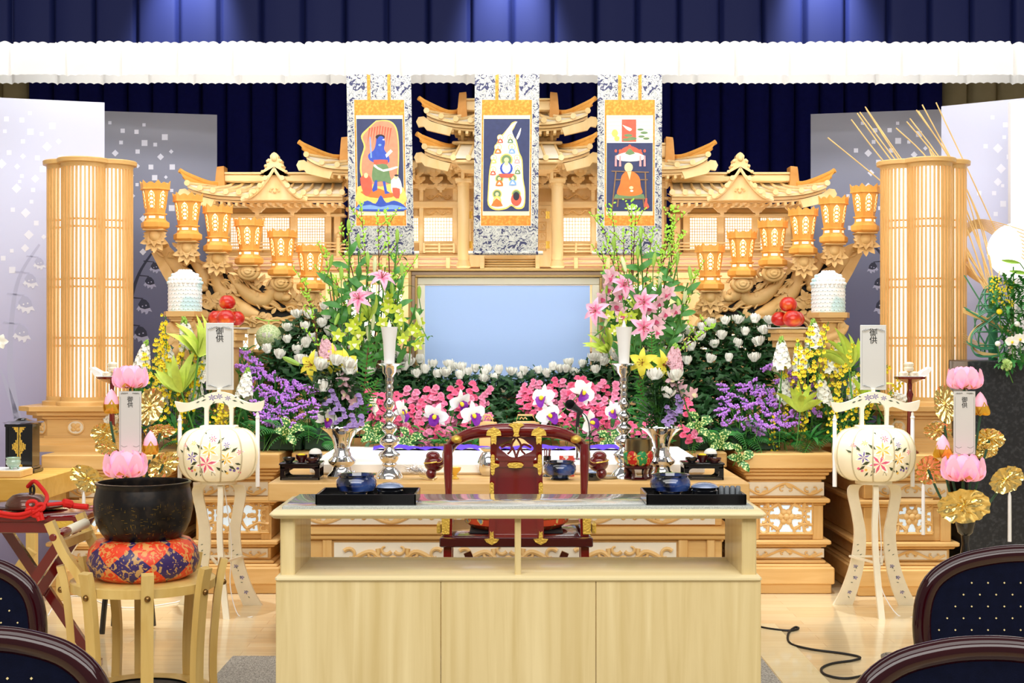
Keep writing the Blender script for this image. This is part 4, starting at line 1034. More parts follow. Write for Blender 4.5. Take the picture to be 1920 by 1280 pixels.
    # leaf clusters and flames along the upper edge and gaps
    for k in range(70):
        t = r.random(); px_, py_ = 300+300*t+r.uniform(-10, 10), 470+100*t+r.uniform(-12, 40)*(1 if t > .15 else .3)
        if not inpoly(px_, py_, out): continue
        a = r.uniform(.1, 1.0); w_ = r.uniform(9, 18); rib([(px_-w_*math.cos(a), py_-w_*math.sin(a)), (px_, py_+r.uniform(-6, 6)), (px_+w_*math.cos(a), py_+w_*math.sin(a))], [1, r.uniform(2.5, 4.5), 1], .02, -.012, 3)
    for (lx, ly, n, L_) in ((300, 452, 5, 16), (288, 456, 4, 16), (340, 468, 6, 16), (372, 486, 5, 17), (395, 500, 6, 20), (425, 505, 6, 20), (455, 522, 5, 16), (490, 530, 6, 16), (515, 538, 5, 15), (548, 556, 7, 18), (566, 566, 7, 18), (600, 575, 6, 14), (400, 560, 8, 20), (392, 580, 7, 20), (560, 590, 6, 16), (440, 545, 5, 14), (364, 545, 6, 16), (480, 545, 5, 13), (505, 590, 6, 15)):
        for k in range(n):
            a = r.uniform(0, 2*PI); d = Vector((math.cos(a), -.25, math.sin(a))); q = V(lx+r.uniform(-6, 6), ly+r.uniform(-4, 4), -.02-r.uniform(0, .02))
            m.leaf(q, d, (0, -1, 0), L_*s*r.uniform(.7, 1.1), L_*s*.5, .25, 4, .12)
    # cloud swirls
    for (sx, sy, sr, tn) in ((348, 484, 9, 1), (466, 508, 13, 1), (470, 514, 20, -1), (526, 530, 13, 1), (520, 536, 18, -1), (440, 575, 10, 1), (388, 566, 9, -1), (545, 580, 8, 1), (590, 572, 9, -1), (416, 600, 9, 1)):
        sg = tn*(1 if sd == 0 else -1)
        pts = [V(sx, sy, -.025)+Vector((sg*sr*s*(1-k/15)*math.cos(k*.6), 0, sr*s*.8*(1-k/15)*math.sin(k*.6))) for k in range(14)]
        ribbon(m, pts, [s*3.2*(1-.04*k) for k in range(14)], .018, 5)
    # waves along the foot
    for i in range(7):
        wx = 400+i*30; pts = [V(wx+18*math.cos(PI*t), 613-16*math.sin(PI*t)*(1+.2*(i % 2)), -.02) for t in [k/8 for k in range(9)]]
        ribbon(m, pts, s*3.5, .02, 5); pts = [V(wx+11*math.cos(PI*t), 613-9*math.sin(PI*t), -.02) for t in [k/8 for k in range(9)]]; ribbon(m, pts, s*2.5, .018, 5)
    m.build('dragon_carving', M['carve'], root, world=True, angle=50)
    # bud brackets under each lantern
    for i, (px, py) in enumerate(LL if sd == 0 else LR):
        Dl = 8.85+.04*i; b = MB(); c = Vector((X(px, Dl), Dl+.01, Z(py+12, Dl)))
        b.rb(c.x-.065, c.x+.065, Dl-.065, Dl+.065, Z(py+3, Dl), Z(py, Dl), .004)
        if i in (3, 4):
            for (sr, off) in ((17, 0), (10, -.02), (4, -.03)):
                ribbon(b, [c+Vector((sr*s*math.cos(t), off-.02, sr*s*.72*math.sin(t))) for t in [2*PI*k/16 for k in range(17)]], s*4.5, .02, 5)
            b.ell(c+Vector((0, .01, 0)), 20*s, .03, 13*s, 16, 8)
        else:
            b.ell(c+Vector((0, -.02, 0)), 11*s, 10*s, 12*s, 14, 10)
            for k in range(9):
                a = PI+PI*k/8; b.leaf(c+Vector((0, -.01, .0)), (math.cos(a), -.5, math.sin(a)*.8+.25), (0, -1, 0), 23*s, 15*s, .5, 5, .2)
            for k in range(5): a = PI*1.1+PI*.8*k/4; b.leaf(c+Vector((0, -.005, -.02)), (math.cos(a), -.2, math.sin(a)), (0, -1, 0), 30*s, 12*s, -.2, 5, .2)
        b.tube([c+Vector((0, .02, 0)), (c.x, Dr+.02, c.z-.05)], .03, 8)
        b.build('bud_bracket', M['carve'], root, world=True, angle=50)
    # support board and legs standing on the altar
    m = MB(); x0, x1 = sorted((f(392), f(606))); R2(m, x0, x1, 612, 626, Dr-.02, Dr+.1); R2(m, x0, x1, 655, 664, Dr-.02, Dr+.1)
    for px in (396, 470, 540, 600): px = f(px); R2(m, px-5, px+5, 626, 824.8, Dr, Dr+.08)
    m.build('trestle', M['palx'], root, world=True)
    m = MB(); R2(m, x0+4, x1-4, 627, 654, Dr+.05, Dr+.06); m.build('lit_panel', M['shoji'], root, world=True, smooth=False)
    m = MB()
    for i in range(16):
        u = x0+8+(x1-x0-30)*i/15
        for sg in (0, 1): m.tube([V(f(u+18*sg), 627, .045), V(f(u+18*(1-sg)), 654, .045)], .002, 4)
    m.build('diamond_lattice', M['pal'], root, world=True)
    return root
ramp(0, 'carved dragon and cloud ramp carrying the six left lanterns')
ramp(1, 'carved dragon and cloud ramp carrying the six right lanterns')

# ================================================================ OFFERING STANDS, DOMES, APPLES, MELON
M['cyan'] = ramp_mat('white_and_pale_blue_sugar', [(0, '#FFFFFF'), (.5, '#FBFFFF'), (.58, '#D4F2F6'), (.8, '#C6ECF4')], 7, 1, .6, const=False)
M['apple'] = ramp_mat('red_apple_skin', [(0, '#B00808'), (.42, '#C4120C'), (.55, '#E23A14'), (.75, '#F0802C')], 16, 2, .3, const=False, coat=.4)
M['melon'] = ramp_mat('netted_melon_rind', [(0, '#C9D2A0'), (.04, '#DDE2B8'), (.1, '#A9BE86'), (1, '#9DB67C')], 46, 2, .6, 'DISTANCE_TO_EDGE', const=False)
def hexa(mb, cx, y, wx, wy, z0, z1, ch=.35):
    mb.prism([(cx-wx*(1-ch), y-wy), (cx+wx*(1-ch), y-wy), (cx+wx, y), (cx+wx*(1-ch), y+wy), (cx-wx*(1-ch), y+wy), (cx-wx, y)], z0, z1, 'xy')
for sd in (0, 1):
    side = 'left' if sd == 0 else 'right'; Dd = 8.62; px = 347 if sd == 0 else 1553; s = Dd/F
    cx = X(px, Dd); zt = Z(584 if sd == 0 else 586, Dd)
    root = thing('offering_pedestal', 'carved wooden pedestal under the white dome, %s side of the altar' % side, 'pedestal', (cx, Dd, ZA), 0, 'carved offering pedestals')
    m = MB(); hexa(m, cx, Dd, 40*s, 40*s, zt-.032, zt); hexa(m, cx, Dd, 34*s, 34*s, zt-.045, zt-.032); hexa(m, cx, Dd, 30*s, 30*s, zt-.06, zt-.045); m.build('tray_top', M['altar'], root, world=True, angle=15)
    m = MB(); sg = 1 if sd == 0 else -1
    m.lathe([(.10, ZA), (.10, ZA+.02), (.06, ZA+.04), (.04, ZA+.12), (.06, ZA+.22), (.05, zt-.14), (.08, zt-.06)], (cx, Dd, 0), 16)
    ribbon(m, sweep(4, [(cx-sg*.09, Dd-.04, zt-.07), (cx-sg*.06, Dd-.06, zt-.12), (cx+sg*.03, Dd-.07, zt-.17), (cx-sg*.03, Dd-.07, zt-.24), (cx-sg*.08, Dd-.05, zt-.30)]), [.03]*17, .03, 7)
    ribbon(m, sweep(4, [(cx+sg*.09, Dd-.04, zt-.07), (cx+sg*.08, Dd-.05, zt-.14), (cx+sg*.0, Dd-.05, zt-.22), (cx+sg*.05, Dd-.05, zt-.32), (cx, Dd-.05, zt-.4)]), [.032]*17, .03, 7)
    rr = random.Random(8)
    for k in range(22):
        a = rr.uniform(0, 2*PI); m.leaf((cx+rr.uniform(-.07, .07), Dd-.07, zt-rr.uniform(.08, .34)), (math.cos(a), -.4, math.sin(a)), (0, -1, 0), .07, .04, .3, 4, .2)
    m.build('carved_stem', M['carve'], root, world=True, angle=50)
    root = thing('sugar_dome', 'white and pale blue latticed offering dome on the %s carved pedestal' % side, 'dome', (cx, Dd, zt), 0, 'latticed offering domes')
    rd = 31*s; hc = 50*s
    prof = [(rd, 0), (rd, hc)]+[(rd*math.cos(a), hc+(28*s)*math.sin(a)) for a in [PI/2*k/8 for k in range(1, 8)]]+[(.0001, hc+28*s)]
    MB().lathe(prof, (0, 0, 0.001), 36).build('shell', M['cyan'], root)
    pet = MB(); m = MB()
    for rI in range(12):
        h = .012+rI*.0235
        for k in range(24):
            a = 2*PI*(k+.5*(rI % 2))/24
            if h < hc: rr_, zz, nr = rd, h, 0
            else:
                t = (h-hc)/(28*s)
                if t > .97: continue
                q = math.asin(min(1, t)); rr_ = rd*math.cos(q); zz = h; nr = q
                if k % 2 and t > .7: continue
            c = Vector((rr_*math.cos(a), rr_*math.sin(a), zz))
            c = c*.985 if h >= hc else Vector((c.x*.91, c.y*.91, c.z)); pet.ell(c, .0125, .0125, .0125, 8, 5)
            if rI < 9:
                a2 = a+PI/24; c2 = Vector(((rd+.0045)*math.cos(a2), (rd+.0045)*math.sin(a2), h)) if h < hc else None
                if c2: 
                    u = Vector((-math.sin(a2), math.cos(a2), 0))*.0042; z_ = Vector((0, 0, .0042)); m.add([c2-u, c2-z_, c2+u, c2+z_], [(0, 1, 2, 3)])
    pet.build('sugar_petals', M['cyan'], root); m.build('lattice_gaps', mat('lattice_gap_grey', '#A9B6B8', .8), root, smooth=False)
    # apples on a white dish
    Da = 8.45; s = Da/F; ps = [(426, 566, 15.5, 0), (424, 596, 18, -.05), (406, 595, 16, .05), (443, 596, 16, .05)] if sd == 0 else [(1478, 570, 16.5, 0), (1486, 597, 18, -.05), (1462, 597, 16, .05), (1492, 597, 17, .06)]
    ax = X(426 if sd == 0 else 1478, Da); zp = Z(613, Da)
    root = thing('fruit_pedestal', 'stepped wooden pedestal and white dish holding the %s apples' % side, 'pedestal', (ax, Da, ZA), 0, 'fruit pedestals')
    m = MB(); m.lathe([(.11, zp-.016), (.135, zp-.008), (.135, zp-.004), (.10, zp-.008)], (ax, Da, 0), 32); m.build('white_dish', M['white'], root, world=True)
    m = MB()
    for (wd, a, b) in ((.12, .016, .035), (.105, .035, .06), (.12, .06, .08), (.095, .08, .12), (.07, .12, zp-ZA-.04), (.12, zp-ZA-.04, zp-ZA)): hexa(m, ax, Da, wd, wd, zp-b, zp-a)
    m.build('stepped_stem', M['altar'], root, world=True, angle=15)
    for j, (qx, qy, rp, dy) in enumerate(ps):
        r0 = rp*s; nm = ['topmost', 'front', 'leftmost', 'rightmost'][j]
        z0 = max(Z(qy, Da)-r0*.9, zp-.006)
        lab = '%s red apple of the pile on the %s white dish' % (nm, side)
        root = thing('apple', lab, 'apple', (X(qx, Da+dy), Da+dy, z0), rnd.uniform(0, 6), 'red apples on the %s dish' % side)
        pr = []
        for k in range(15):
            t = PI*k/14; rr_ = math.sin(t)*(1+.10*math.cos(t)); zz = -math.cos(t)*.9
            if t > 2.6: zz -= .35*((t-2.6)/.54)**2
            if t < .4: zz += .12*((.4-t)/.4)**2
            pr.append((max(1e-6, rr_*r0), r0*(.9+zz)))
        MB().lathe(pr, (0, 0, 0), 24).build('flesh', M['apple'], root, angle=80)
        MB().tube([(0, 0, 1.52*r0), (.002, 0, 1.75*r0), (.006, 0, 1.98*r0)], .0022, 6).build('stalk', M['twig'], root)
Dm = 8.72; s = Dm/F
root = thing('melon_stand', 'small wooden stand holding the netted melon among white chrysanthemums', 'stand', (X(504, Dm), Dm, ZA)); m = MB(); zb = Z(655, Dm)
m.lathe([(.09, ZA), (.06, ZA+.03), (.05, zb-.06), (.10, zb-.015), (.10, zb)], (X(504, Dm), Dm, 0), 20); m.build('turned_stem', M['altar'], root, world=True)
root = thing('melon', 'pale green netted melon behind the left white chrysanthemums', 'melon', (X(504, Dm), Dm, zb-.002))
MB().ell((0, 0, 24*s), 24*s, 24*s, 24*s, 28, 18).build('rind', M['melon'], root)
MB().tube([(0, 0, 47*s), (0, 0, 55*s)], .004, 6).tube(sweep(4, [(-.08, 0, 61*s), (-.04, 0, 56*s), (0, 0, 54.5*s), (.04, 0, 55*s), (.065, 0, 55*s)]), .004, 6).build('vine_stalk', M['budg'], root)
# rice cake stands
for sd in (0, 1):
    side = 'left' if sd == 0 else 'right'; Dd = 8.02; px = 210 if sd == 0 else 1706; s = Dd/F; cx = X(px, Dd); zt = Z(706, Dd)
    root = thing('lacquer_dish_stand', 'tall red lacquer footed dish of rice cakes before the %s column lamp' % side, 'stand', (cx, Dd, ZA), 0, 'red footed dishes')
    MB().lathe([(.05, ZA), (.05, ZA+.01), (.02, ZA+.03), (.012, zt-.13), (.02, zt-.1), (.012, zt-.075), (.014, zt-.04), (.05, zt-.025), (.085, zt-.012), (.09, zt), (.085, zt)], (cx, Dd, 0), 24).build('footed_dish', M['red'], root, world=True)
    sg = -1 if sd == 0 else 1
    pm = MB(); pm.prism([(cx-.07, zt+.001), (cx+.07, zt+.001), (cx+.08, zt+.004), (cx-.08, zt+.004)], Dd-.05, Dd+.05)
    pm.prism([(cx+sg*.04, zt+.004), (cx+sg*.085, zt+.002), (cx+sg*.115, zt+.05), (cx+sg*.105, zt+.055), (cx+sg*.06, zt+.03)], Dd-.045, Dd+.04)
    pm.build('folded_paper', M['white'], root, world=True)
    for j, (dx, dz) in enumerate(((-.03, 0), (.025, 0), (-.002, .028), (-.002, .052))):
        o = thing('rice_cake', '%s round white rice cake on the %s red footed dish' % (['left lower', 'right lower', 'middle', 'topmost'][j], side), 'rice cake', (cx-sg*.01+dx, Dd-.02, zt+.0045+dz), 0, 'rice cakes on red dishes')
        MB().lathe([(.0005, 0), (.022, 0), (.027, .008), (.027, .018), (.02, .0255), (.0005, .027)], (0, 0, 0), 18).build('cake', M['ivory'], o)
# ================================================================ OFFERING TABLE (front)
DT = 4.33
tb = thing('offering_table', 'tall maple incense table with open shelf and grey granite top before the chair', 'table', (X(972, DT), 4.55, 0))
xl, xr = X(517, DT), X(1427, DT); ztb = Z(968, DT)
m = MB(); zt = Z(953, DT)
def topm(u, v):
    a = 2*PI*v
    return (0, 0, 0)
x0, x1 = X(504, DT-.02), X(1438, DT-.02)
m.rb(x0, x1, DT-.02, DT+.40, Z(973, DT-.02), Z(957, DT-.02), .011); m.build('table_top', M['maplex'], tb, world=True)
M['granite'] = ramp_mat('grey_granite', [(0, '#6E7270'), (.38, '#A2A6A0'), (.52, '#C4C8C2'), (.62, '#8E9290'), (.7, '#C9CCC6')], 260, 1, .12, const=False, coat=.6)
m = MB(); m.rb(X(528, DT+.01), X(1414, DT+.01), DT+.015, DT+.365, Z(957, DT)-.002, Z(950, DT)+.0005, .003); m.build('granite_slab', M['granite'], tb, world=True)
zs = .69
for (a, b) in ((xl+.01, xl+.055), (xr-.055, xr-.01)):
    m = MB(); m.rb(a, b, DT+.02, DT+.37, zs, Z(973, DT)+.002, .004); m.build('side_panel', M['maple'], tb, world=True)
m = MB(); m.rb(X(965, DT), X(977, DT), DT+.02, DT+.05, zs, Z(973, DT)+.002, .003); m.build('centre_upright', M['maple'], tb, world=True)
m = MB(); m.rb(xl-.002, xr+.002, DT-.008, DT+.38, Z(1090, DT), Z(1079, DT), .006)
m.rb(xl+.05, xr-.05, DT+.325, DT+.345, .68, .712, .004); m.build('shelf_rail', M['maplex'], tb, world=True)
m = MB(); m.rb(xl+.055, xr-.055, DT+.01, DT+.37, .672, .688, .003); m.build('shelf', M['maplex'], tb, world=True)
for (a, b) in ((xl, X(826, DT)), (X(827, DT), X(1117, DT)), (X(1118, DT), xr)):
    m = MB(); m.rb(a, b, DT, DT+.03, .02, Z(1090, DT)+.001, .002); m.build('front_panel', M['maple'], tb, world=True)
m = MB(); m.rb(xl, xl+.03, DT+.03, DT+.37, .0, Z(1090, DT), .002); m.rb(xr-.03, xr, DT+.03, DT+.37, .0, Z(1090, DT), .002); m.bx(xl+.01, xr-.01, DT+.01, DT+.03, 0, .03); m.build('carcass', M['maple'], tb, world=True)
ZG = Z(950, DT)+.0005
# blue glazed wares
M['bluegl'] = ramp_mat('blue_black_glaze', [(0, '#0B0D14'), (.42, '#0E1220'), (.5, '#1E3068'), (.62, '#35508E'), (.8, '#16244E')], 15, 1.5, .12, const=False, coat=1.0)
M['blackgl'] = mat('black_glaze', '#0D0E12', .12, coat=1)
M['ash'] = mat('incense_ash', '#B9B4AA', .95, bump=.3, bs=200)
def censer(label, c, r, group=None, nm='incense_bowl'):
    root = thing(nm, label, 'bowl', c, 0, group)
    MB().lathe([(r*.55, 0), (r*.58, .004), (r*.5, .012), (r*.62, .018), (r*.9, r*.35), (r, r*.62), (r*.97, r*.85), (r*.86, r*1.0), (r*.88, r*1.08), (r*.95, r*1.1), (r*.95, r*1.13), (r*.84, r*1.12), (r*.80, r*.95), (r*.01, r*.93)], (0, 0, 0), 40).build('glazed_body', M['bluegl'], root)
    MB().lathe([(r*.79, r*.94), (.001, r*.96)], (0, 0, 0), 32).build('ash_bed', M['ash'], root)
    MB().lathe([(r*.56, 0), (r*.6, .003), (r*.52, .011)], (0, 0, 0), 32).build('foot_ring', M['blackgl'], root)
    return root
def lidpot(label, c, r, group=None):
    root = thing('incense_pot', label, 'pot', c, 0, group)
    MB().lathe([(r*.85, 0), (r*.95, .004), (r*.98, r*.55), (r*.9, r*.64), (r*.92, r*.78)], (0, 0, 0), 36).build('pot_body', M['blackgl'], root)
    MB().lathe([(r*.96, r*.76), (r*1.04, r*.82), (r*.85, r*1.0), (r*.5, r*1.12), (.001, r*1.18)], (0, 0, 0), 36).build('lid', mat('pearl_glaze', '#7888A8', .15, coat=1, var=.3, vs_=9) if 'pg' not in M else M['pg'], root)
    return root
for sd, (a, b) in enumerate(((591, 780), (1212, 1400))):
    side = 'left' if sd == 0 else 'right'; D0 = 4.40; x0, x1 = X(a, D0-.035), X(b, D0-.035)
    tr = thing('incense_tray', 'long black lacquer tray on the %s end of the granite table top' % side, 'tray', ((x0+x1)/2, D0+.08, ZG), 0, 'black incense trays')
    y0, y1, h = D0-.035, D0+.175, .034
    m = MB(); m.bx(x0+.004, x1-.004, y0+.004, y1-.004, ZG+.006, ZG+.014)
    for q_ in ((x0, x1, y0, y0+.007), (x0, x1, y1-.007, y1), (x0, x0+.007, y0, y1), (x1-.007, x1, y0, y1)): m.rb(*q_, ZG+.001, ZG+h, .002)
    m.build('tray_body', M['black'], tr, world=True)
    m = MB()
    for q_ in ((x0+.01, x0+.08), (x1-.08, x1-.01)): m.bx(q_[0], q_[1], y0+.003, y1-.003, ZG, ZG+.003)
    m.build('feet', M['black'], tr, world=True)
    zt_ = ZG+.0142
    censer('blue and black glazed incense bowl on the %s black tray' % side, (x0+(.115 if sd == 0 else .085), D0+.07, zt_), .064, 'blue incense bowls')
    lidpot('black incense pot with a pearly domed lid on the %s black tray' % side, (x0+(.222 if sd == 0 else .19), D0+.05, zt_), .042, 'lidded incense pots')
    if sd == 1:
        for k in range(4):
            o = MB().lathe([(.0075, 0), (.008, .003), (.008, .03), (.006, .034), (.001, .035)], (x0+.247+k*.0175, D0+.08, zt_), 12).build('charcoal_stick', mat('grey_charcoal', '#70767C', .5))
            tag(o, 'short grey stick in the right black tray, %s from the lidded pot' % ['first', 'second', 'third', 'fourth'][k], 'charcoal', 'grey sticks in the right tray')

# ================================================================ RED LACQUER CHAIR
DC = 5.45
ch = thing('lacquer_chair', 'red lacquer horseshoe backed priest chair with gilt fittings, behind the granite table', 'chair', (X(968, DC), DC+.25, 0))
S = DC/F; cx = X(968, DC)
def CP(px, py, dy=0.0): D_ = DC+dy; return Vector((X(px, D_), D_, Z(py, D_)))
half = [(968, 806, 0), (1010, 807, 0), (1050, 812, .02), (1082, 826, .07), (1096, 846, .16), (1098, 862, .28), (1106, 868, .40), (1122, 868, .48)]
pts = [CP(1936-x, y, d) for x, y, d in half[::-1]]+[CP(*p) for p in half[1:]]
sp = sweep(6, pts); n = len(sp)
m = MB(); m.tube(sp, [ .019+.014*math.exp(-((i/(n-1)-.5)/.22)**2) for i in range(n)], 14, flat=.8); m.build('horseshoe_rail', M['red'], ch, world=True)
for sg in (-1, 1):
    e = pts[-1] if sg == 1 else pts[0]
    m = MB(); m.ell(e, .042, .05, .036, 18, 12); m.ell(e+Vector((.004*sg, -.01, .03)), .03, .034, .022, 14, 10); m.ell(e+Vector((.012*sg, -.01, -.042)), .022, .024, .024, 14, 10); m.build('rail_knob', M['red'], ch, world=True)
    m = MB(); m.tube([e+Vector((.03*math.cos(t)*1.35, -.02+.04*math.sin(t), .008+.006*math.cos(t))) for t in [2*PI*k/20 for k in range(20)]], .003, 6, closed=True); m.build('gilt_band', M['gold'], ch, world=True)
    # back posts, tapering below the rail corners
    t0 = CP(968+sg*128, 856, .05); t1 = CP(968+sg*127, 930, .05); t2 = CP(968+sg*132, 985, .05)
    m = MB(); m.tube([t0+Vector((0, 0, .05)), t0, t1], [.017, .019, .013], 10); m.bar(t1, Vector((t2.x, t2.y, 0)), .032, .032, (0, 1, 0)); m.build('back_post', M['red'], ch, world=True)
    m = MB(); 
    for (y0, y1) in ((975, 1003),): m.prism([(X(968+sg*133-7, DC), Z(y1, DC)), (X(968+sg*133+7, DC), Z(y1, DC)), (X(968+sg*133+8, DC), Z(y0-15, DC)), (X(968+sg*133-8, DC), Z(y0-15, DC))], DC+.026, DC+.032)
    m.prism([(X(968+sg*143, DC), Z(1024, DC)), (X(968+sg*118, DC), Z(1024, DC)), (X(968+sg*122, DC), Z(1016, DC)), (X(968+sg*118, DC), Z(1009, DC)), (X(968+sg*143, DC), Z(1009, DC))], DC+.018, DC+.024)
    m.build('gilt_corner_plate', M['gold'], ch, world=True)
    m = MB(); m.bar(CP(968+sg*125, 1000, .55), Vector((X(968+sg*125, DC+.55), DC+.55, 0)), .032, .032, (0, 1, 0)); m.build('front_leg', M['red'], ch, world=True)
    m = MB(); m.bar(CP(968+sg*92, 1035, .3), Vector((cx-sg*.02, DC+.3, .06)), .03, .02, (0, 1, 0)); m.build('cross_leg', M['red'], ch, world=True)
    m = MB(); m.bx(*sorted((X(968+sg*130, DC)-.016, X(968+sg*130, DC)+.016)), DC+.05, DC+.56, Z(996, DC+.05), Z(985, DC+.05)); m.build('side_rail', M['red'], ch, world=True)
    m = MB(); m.rb(*sorted((X(968+sg*148, DC)-.008, X(968+sg*148, DC)+.01)), DC+.10, DC+.2, Z(1000, DC+.1), Z(982, DC+.1), .003); m.build('gilt_side_cap', M['gold'], ch, world=True)
# splat
def splat_y(v): return DC+.02+.02*math.sin(v*PI*1.1)
zt_, zb_ = Z(812, DC), Z(1008, DC)
m = MB()
def sf(side):
    def fn(u, v): return (X(920+96*u, DC)+(u-.5)*.014*v, splat_y(v)+side*.016, zt_+(zb_-zt_)*v)
    return fn
def splatpart(mb, u0, u1, v0, v1, off, th, K=8):
    vs_ = []
    for k in range(K+1):
        v = v0+(v1-v0)*k/K; w_ = X(920, DC); ww = 96*S
        for (u, o) in ((u0, off), (u1, off), (u1, off+th), (u0, off+th)): vs_.append((w_+ww*u+(u-.5)*.016*v, splat_y(v)+o, zt_+(zb_-zt_)*v))
    fs = [(0, 1, 2, 3), (K*4+3, K*4+2, K*4+1, K*4)]
    for k in range(K):
        for j in range(4): fs.append((k*4+j, k*4+(j+1) % 4, k*4+4+(j+1) % 4, k*4+4+j))
    mb.add(vs_, fs)
splatpart(m, 0, .12, 0, 1, -.012, .028, 16); splatpart(m, .88, 1, 0, 1, -.012, .028, 16)
for (v0, v1) in ((0, .035), (.26, .33), (.66, .72), (.97, 1)): splatpart(m, .1, .9, v0, v1, -.008, .022, 3)
m.build('splat_frame', M['red'], ch, world=True, angle=50)
m = MB(); splatpart(m, .1, .9, .33, .97, .0, .008, 14)
# openwork top panel: four pieces around the oval hole
K = 28; hc = Vector((X(968, DC), 0, Z(840, DC))); a_, b_ = 30*S, 17*S
x0, x1, z0, z1 = X(930, DC), X(1006, DC), zt_+(zb_-zt_)*.27, zt_+(zb_-zt_)*.03
vi = []; vo = []
for k in range(K):
    t = 2*PI*k/K; c_, s2 = math.cos(t), math.sin(t); rr = 1+.1*math.cos(4*t+.6)
    vi.append((hc.x+a_*c_*rr, hc.z+b_*s2*rr)); q_ = min(abs((x1-hc.x)/c_) if abs(c_) > 1e-6 else 9, abs(((z1 if s2 > 0 else z0)-hc.z)/s2) if abs(s2) > 1e-6 else 9); vo.append((hc.x+q_*c_, hc.z+q_*s2))
vs_ = []
for yy in (DC+.025, DC+.035): vs_ += [(p[0], yy, p[1]) for p in vi]+[(p[0], yy, p[1]) for p in vo]
fs = []
for k in range(K):
    k2 = (k+1) % K; fs += [(k, k2, K+k2, K+k), (2*K+k, 3*K+k, 3*K+k2, 2*K+k2), (k, 2*K+k, 2*K+k2, k2)]
m.add(vs_, fs); m.build('splat_panel', M['red'], ch, world=True)
m = MB()
for sg in (-1, 1):
    m.tube(sweep(4, [hc+Vector((0, DC+.03, -.04)), hc+Vector((sg*.012, DC+.03, -.005)), hc+Vector((sg*.03, DC+.03, .012)), hc+Vector((sg*.058, DC+.03, .0))]), .0045, 6)
    m.tube(sweep(4, [hc+Vector((0, DC+.03, .04)), hc+Vector((sg*.016, DC+.03, .015)), hc+Vector((sg*.02, DC+.03, -.01)), hc+Vector((sg*.034, DC+.03, -.025))]), .0045, 6)
m.build('splat_openwork', M['red'], ch, world=True)
def plate(nm, pl, y=DC-.0, mt='gold'):
    q_ = MB(); q_.prism([(X(a, DC), Z(b, DC)) for a, b in pl], y-.004, y); q_.build(nm, M[mt], ch, world=True)
yf = DC-.005
for c_ in (926, 1006+4):
    fan = [(c_-14, 815), (c_-13, 808), (c_-9, 803), (c_-3, 801), (c_, 799), (c_+3, 801), (c_+9, 803), (c_+13, 808), (c_+14, 815), (c_+5, 816), (c_+5, 826), (c_+4, 832), (c_, 829), (c_-4, 832), (c_-5, 826), (c_-5, 816)]
    plate('gilt_fan_plate', fan, DC-.034)
for sg in (-1, 1):
    c_ = 968+sg*44
    plate('gilt_cross_plate', [(c_-3, 853), (c_, 851), (c_+3, 853), (c_+4, 868), (c_-sg*0+(4 if sg < 0 else 4), 868), (c_+(12 if sg < 0 else 4), 870), (c_+(12 if sg < 0 else 4), 874), (c_+4, 877), (c_+3, 888), (c_, 891), (c_-3, 888), (c_-4, 877), (c_-(4 if sg < 0 else 12), 874), (c_-(4 if sg < 0 else 12), 870), (c_-4, 868)], yf)
    plate('gilt_edge_plate', [(c_-4+sg*2, 906), (c_+sg*2, 903), (c_+4+sg*2, 906), (c_+4+sg*2, 924), (c_+sg*2, 928), (c_-4+sg*2, 924)], yf)
    c_ = 968+sg*46
    plate('gilt_seat_plate', [(c_-3, 995), (c_, 998), (c_+3, 995), (c_+4, 1009), (c_+14, 1010), (c_+10, 1016), (c_, 1021), (c_-10, 1016), (c_-14, 1010), (c_-4, 1009)], DC-.002)
plate('gilt_centre_plate', [(951, 872), (954, 868), (968, 867), (978, 868), (982, 872), (978, 877), (968, 878), (954, 877)], DC+.016)
q_ = MB(); q_.prism([(X(a, DC), Z(b, DC)) for a, b in [(953, 795), (958, 792), (978, 792), (983, 795), (975, 800), (972, 812), (974, 816), (968, 817), (962, 816), (964, 812), (961, 800)]], DC-.042, DC-.036); q_.build('gilt_crest_plate', M['gold'], ch, world=True)
for sg in (-1, 1):
    q_ = MB(); c1 = CP(968+sg*112, 830, .0); q_.ell(c1+Vector((0, .03, .012)), .022, .03, .016, 12, 8); q_.build('gilt_bend_plate', M['gold'], ch, world=True)
# seat
m = MB(); m.rb(X(824, DC), X(1112, DC), DC-.0, DC+.034, Z(1026, DC), Z(1008, DC), .004); m.rb(X(824, DC), X(1112, DC), DC+.53, DC+.56, Z(1016, DC+.2)-.02, Z(1008, DC), .004)
m.rb(X(826, DC), X(1110, DC), DC+.03, DC+.54, Z(1012, DC), Z(1007, DC), .003); m.build('seat_frame', M['dred'], ch, world=True)
m = MB(); m.rb(X(880, DC+.1), X(1056, DC+.1), DC+.1, DC+.45, Z(1007, DC), Z(1003, DC), .003); m.build('seat_pad', M['matblack'], ch, world=True)
M['obroc2'] = ramp_mat('red_orange_flower_brocade', [(0, '#E2532A'), (.52, '#DE4A26'), (.58, '#E9C46A'), (.64, '#8C9AA6'), (.72, '#E2532A')], 24, 2, .5)
q_ = thing('seat_cushion', 'round red orange brocade cushion on the red lacquer chair', 'cushion', (X(968, DC+.27), DC+.27, Z(1003, DC)+.001))
MB().lathe([(.001, 0), (.18, 0), (.207, .02), (.213, .055), (.2, .09), (.14, .115), (.001, .11)], (0, 0, 0), 36).build('cushion_body', M['obroc2'], q_)
MB().tube([(.2125*math.cos(a), .2125*math.sin(a), .05) for a in [2*PI*k/40 for k in range(40)]], .004, 6, closed=True).build('piping', M['gold'], q_)

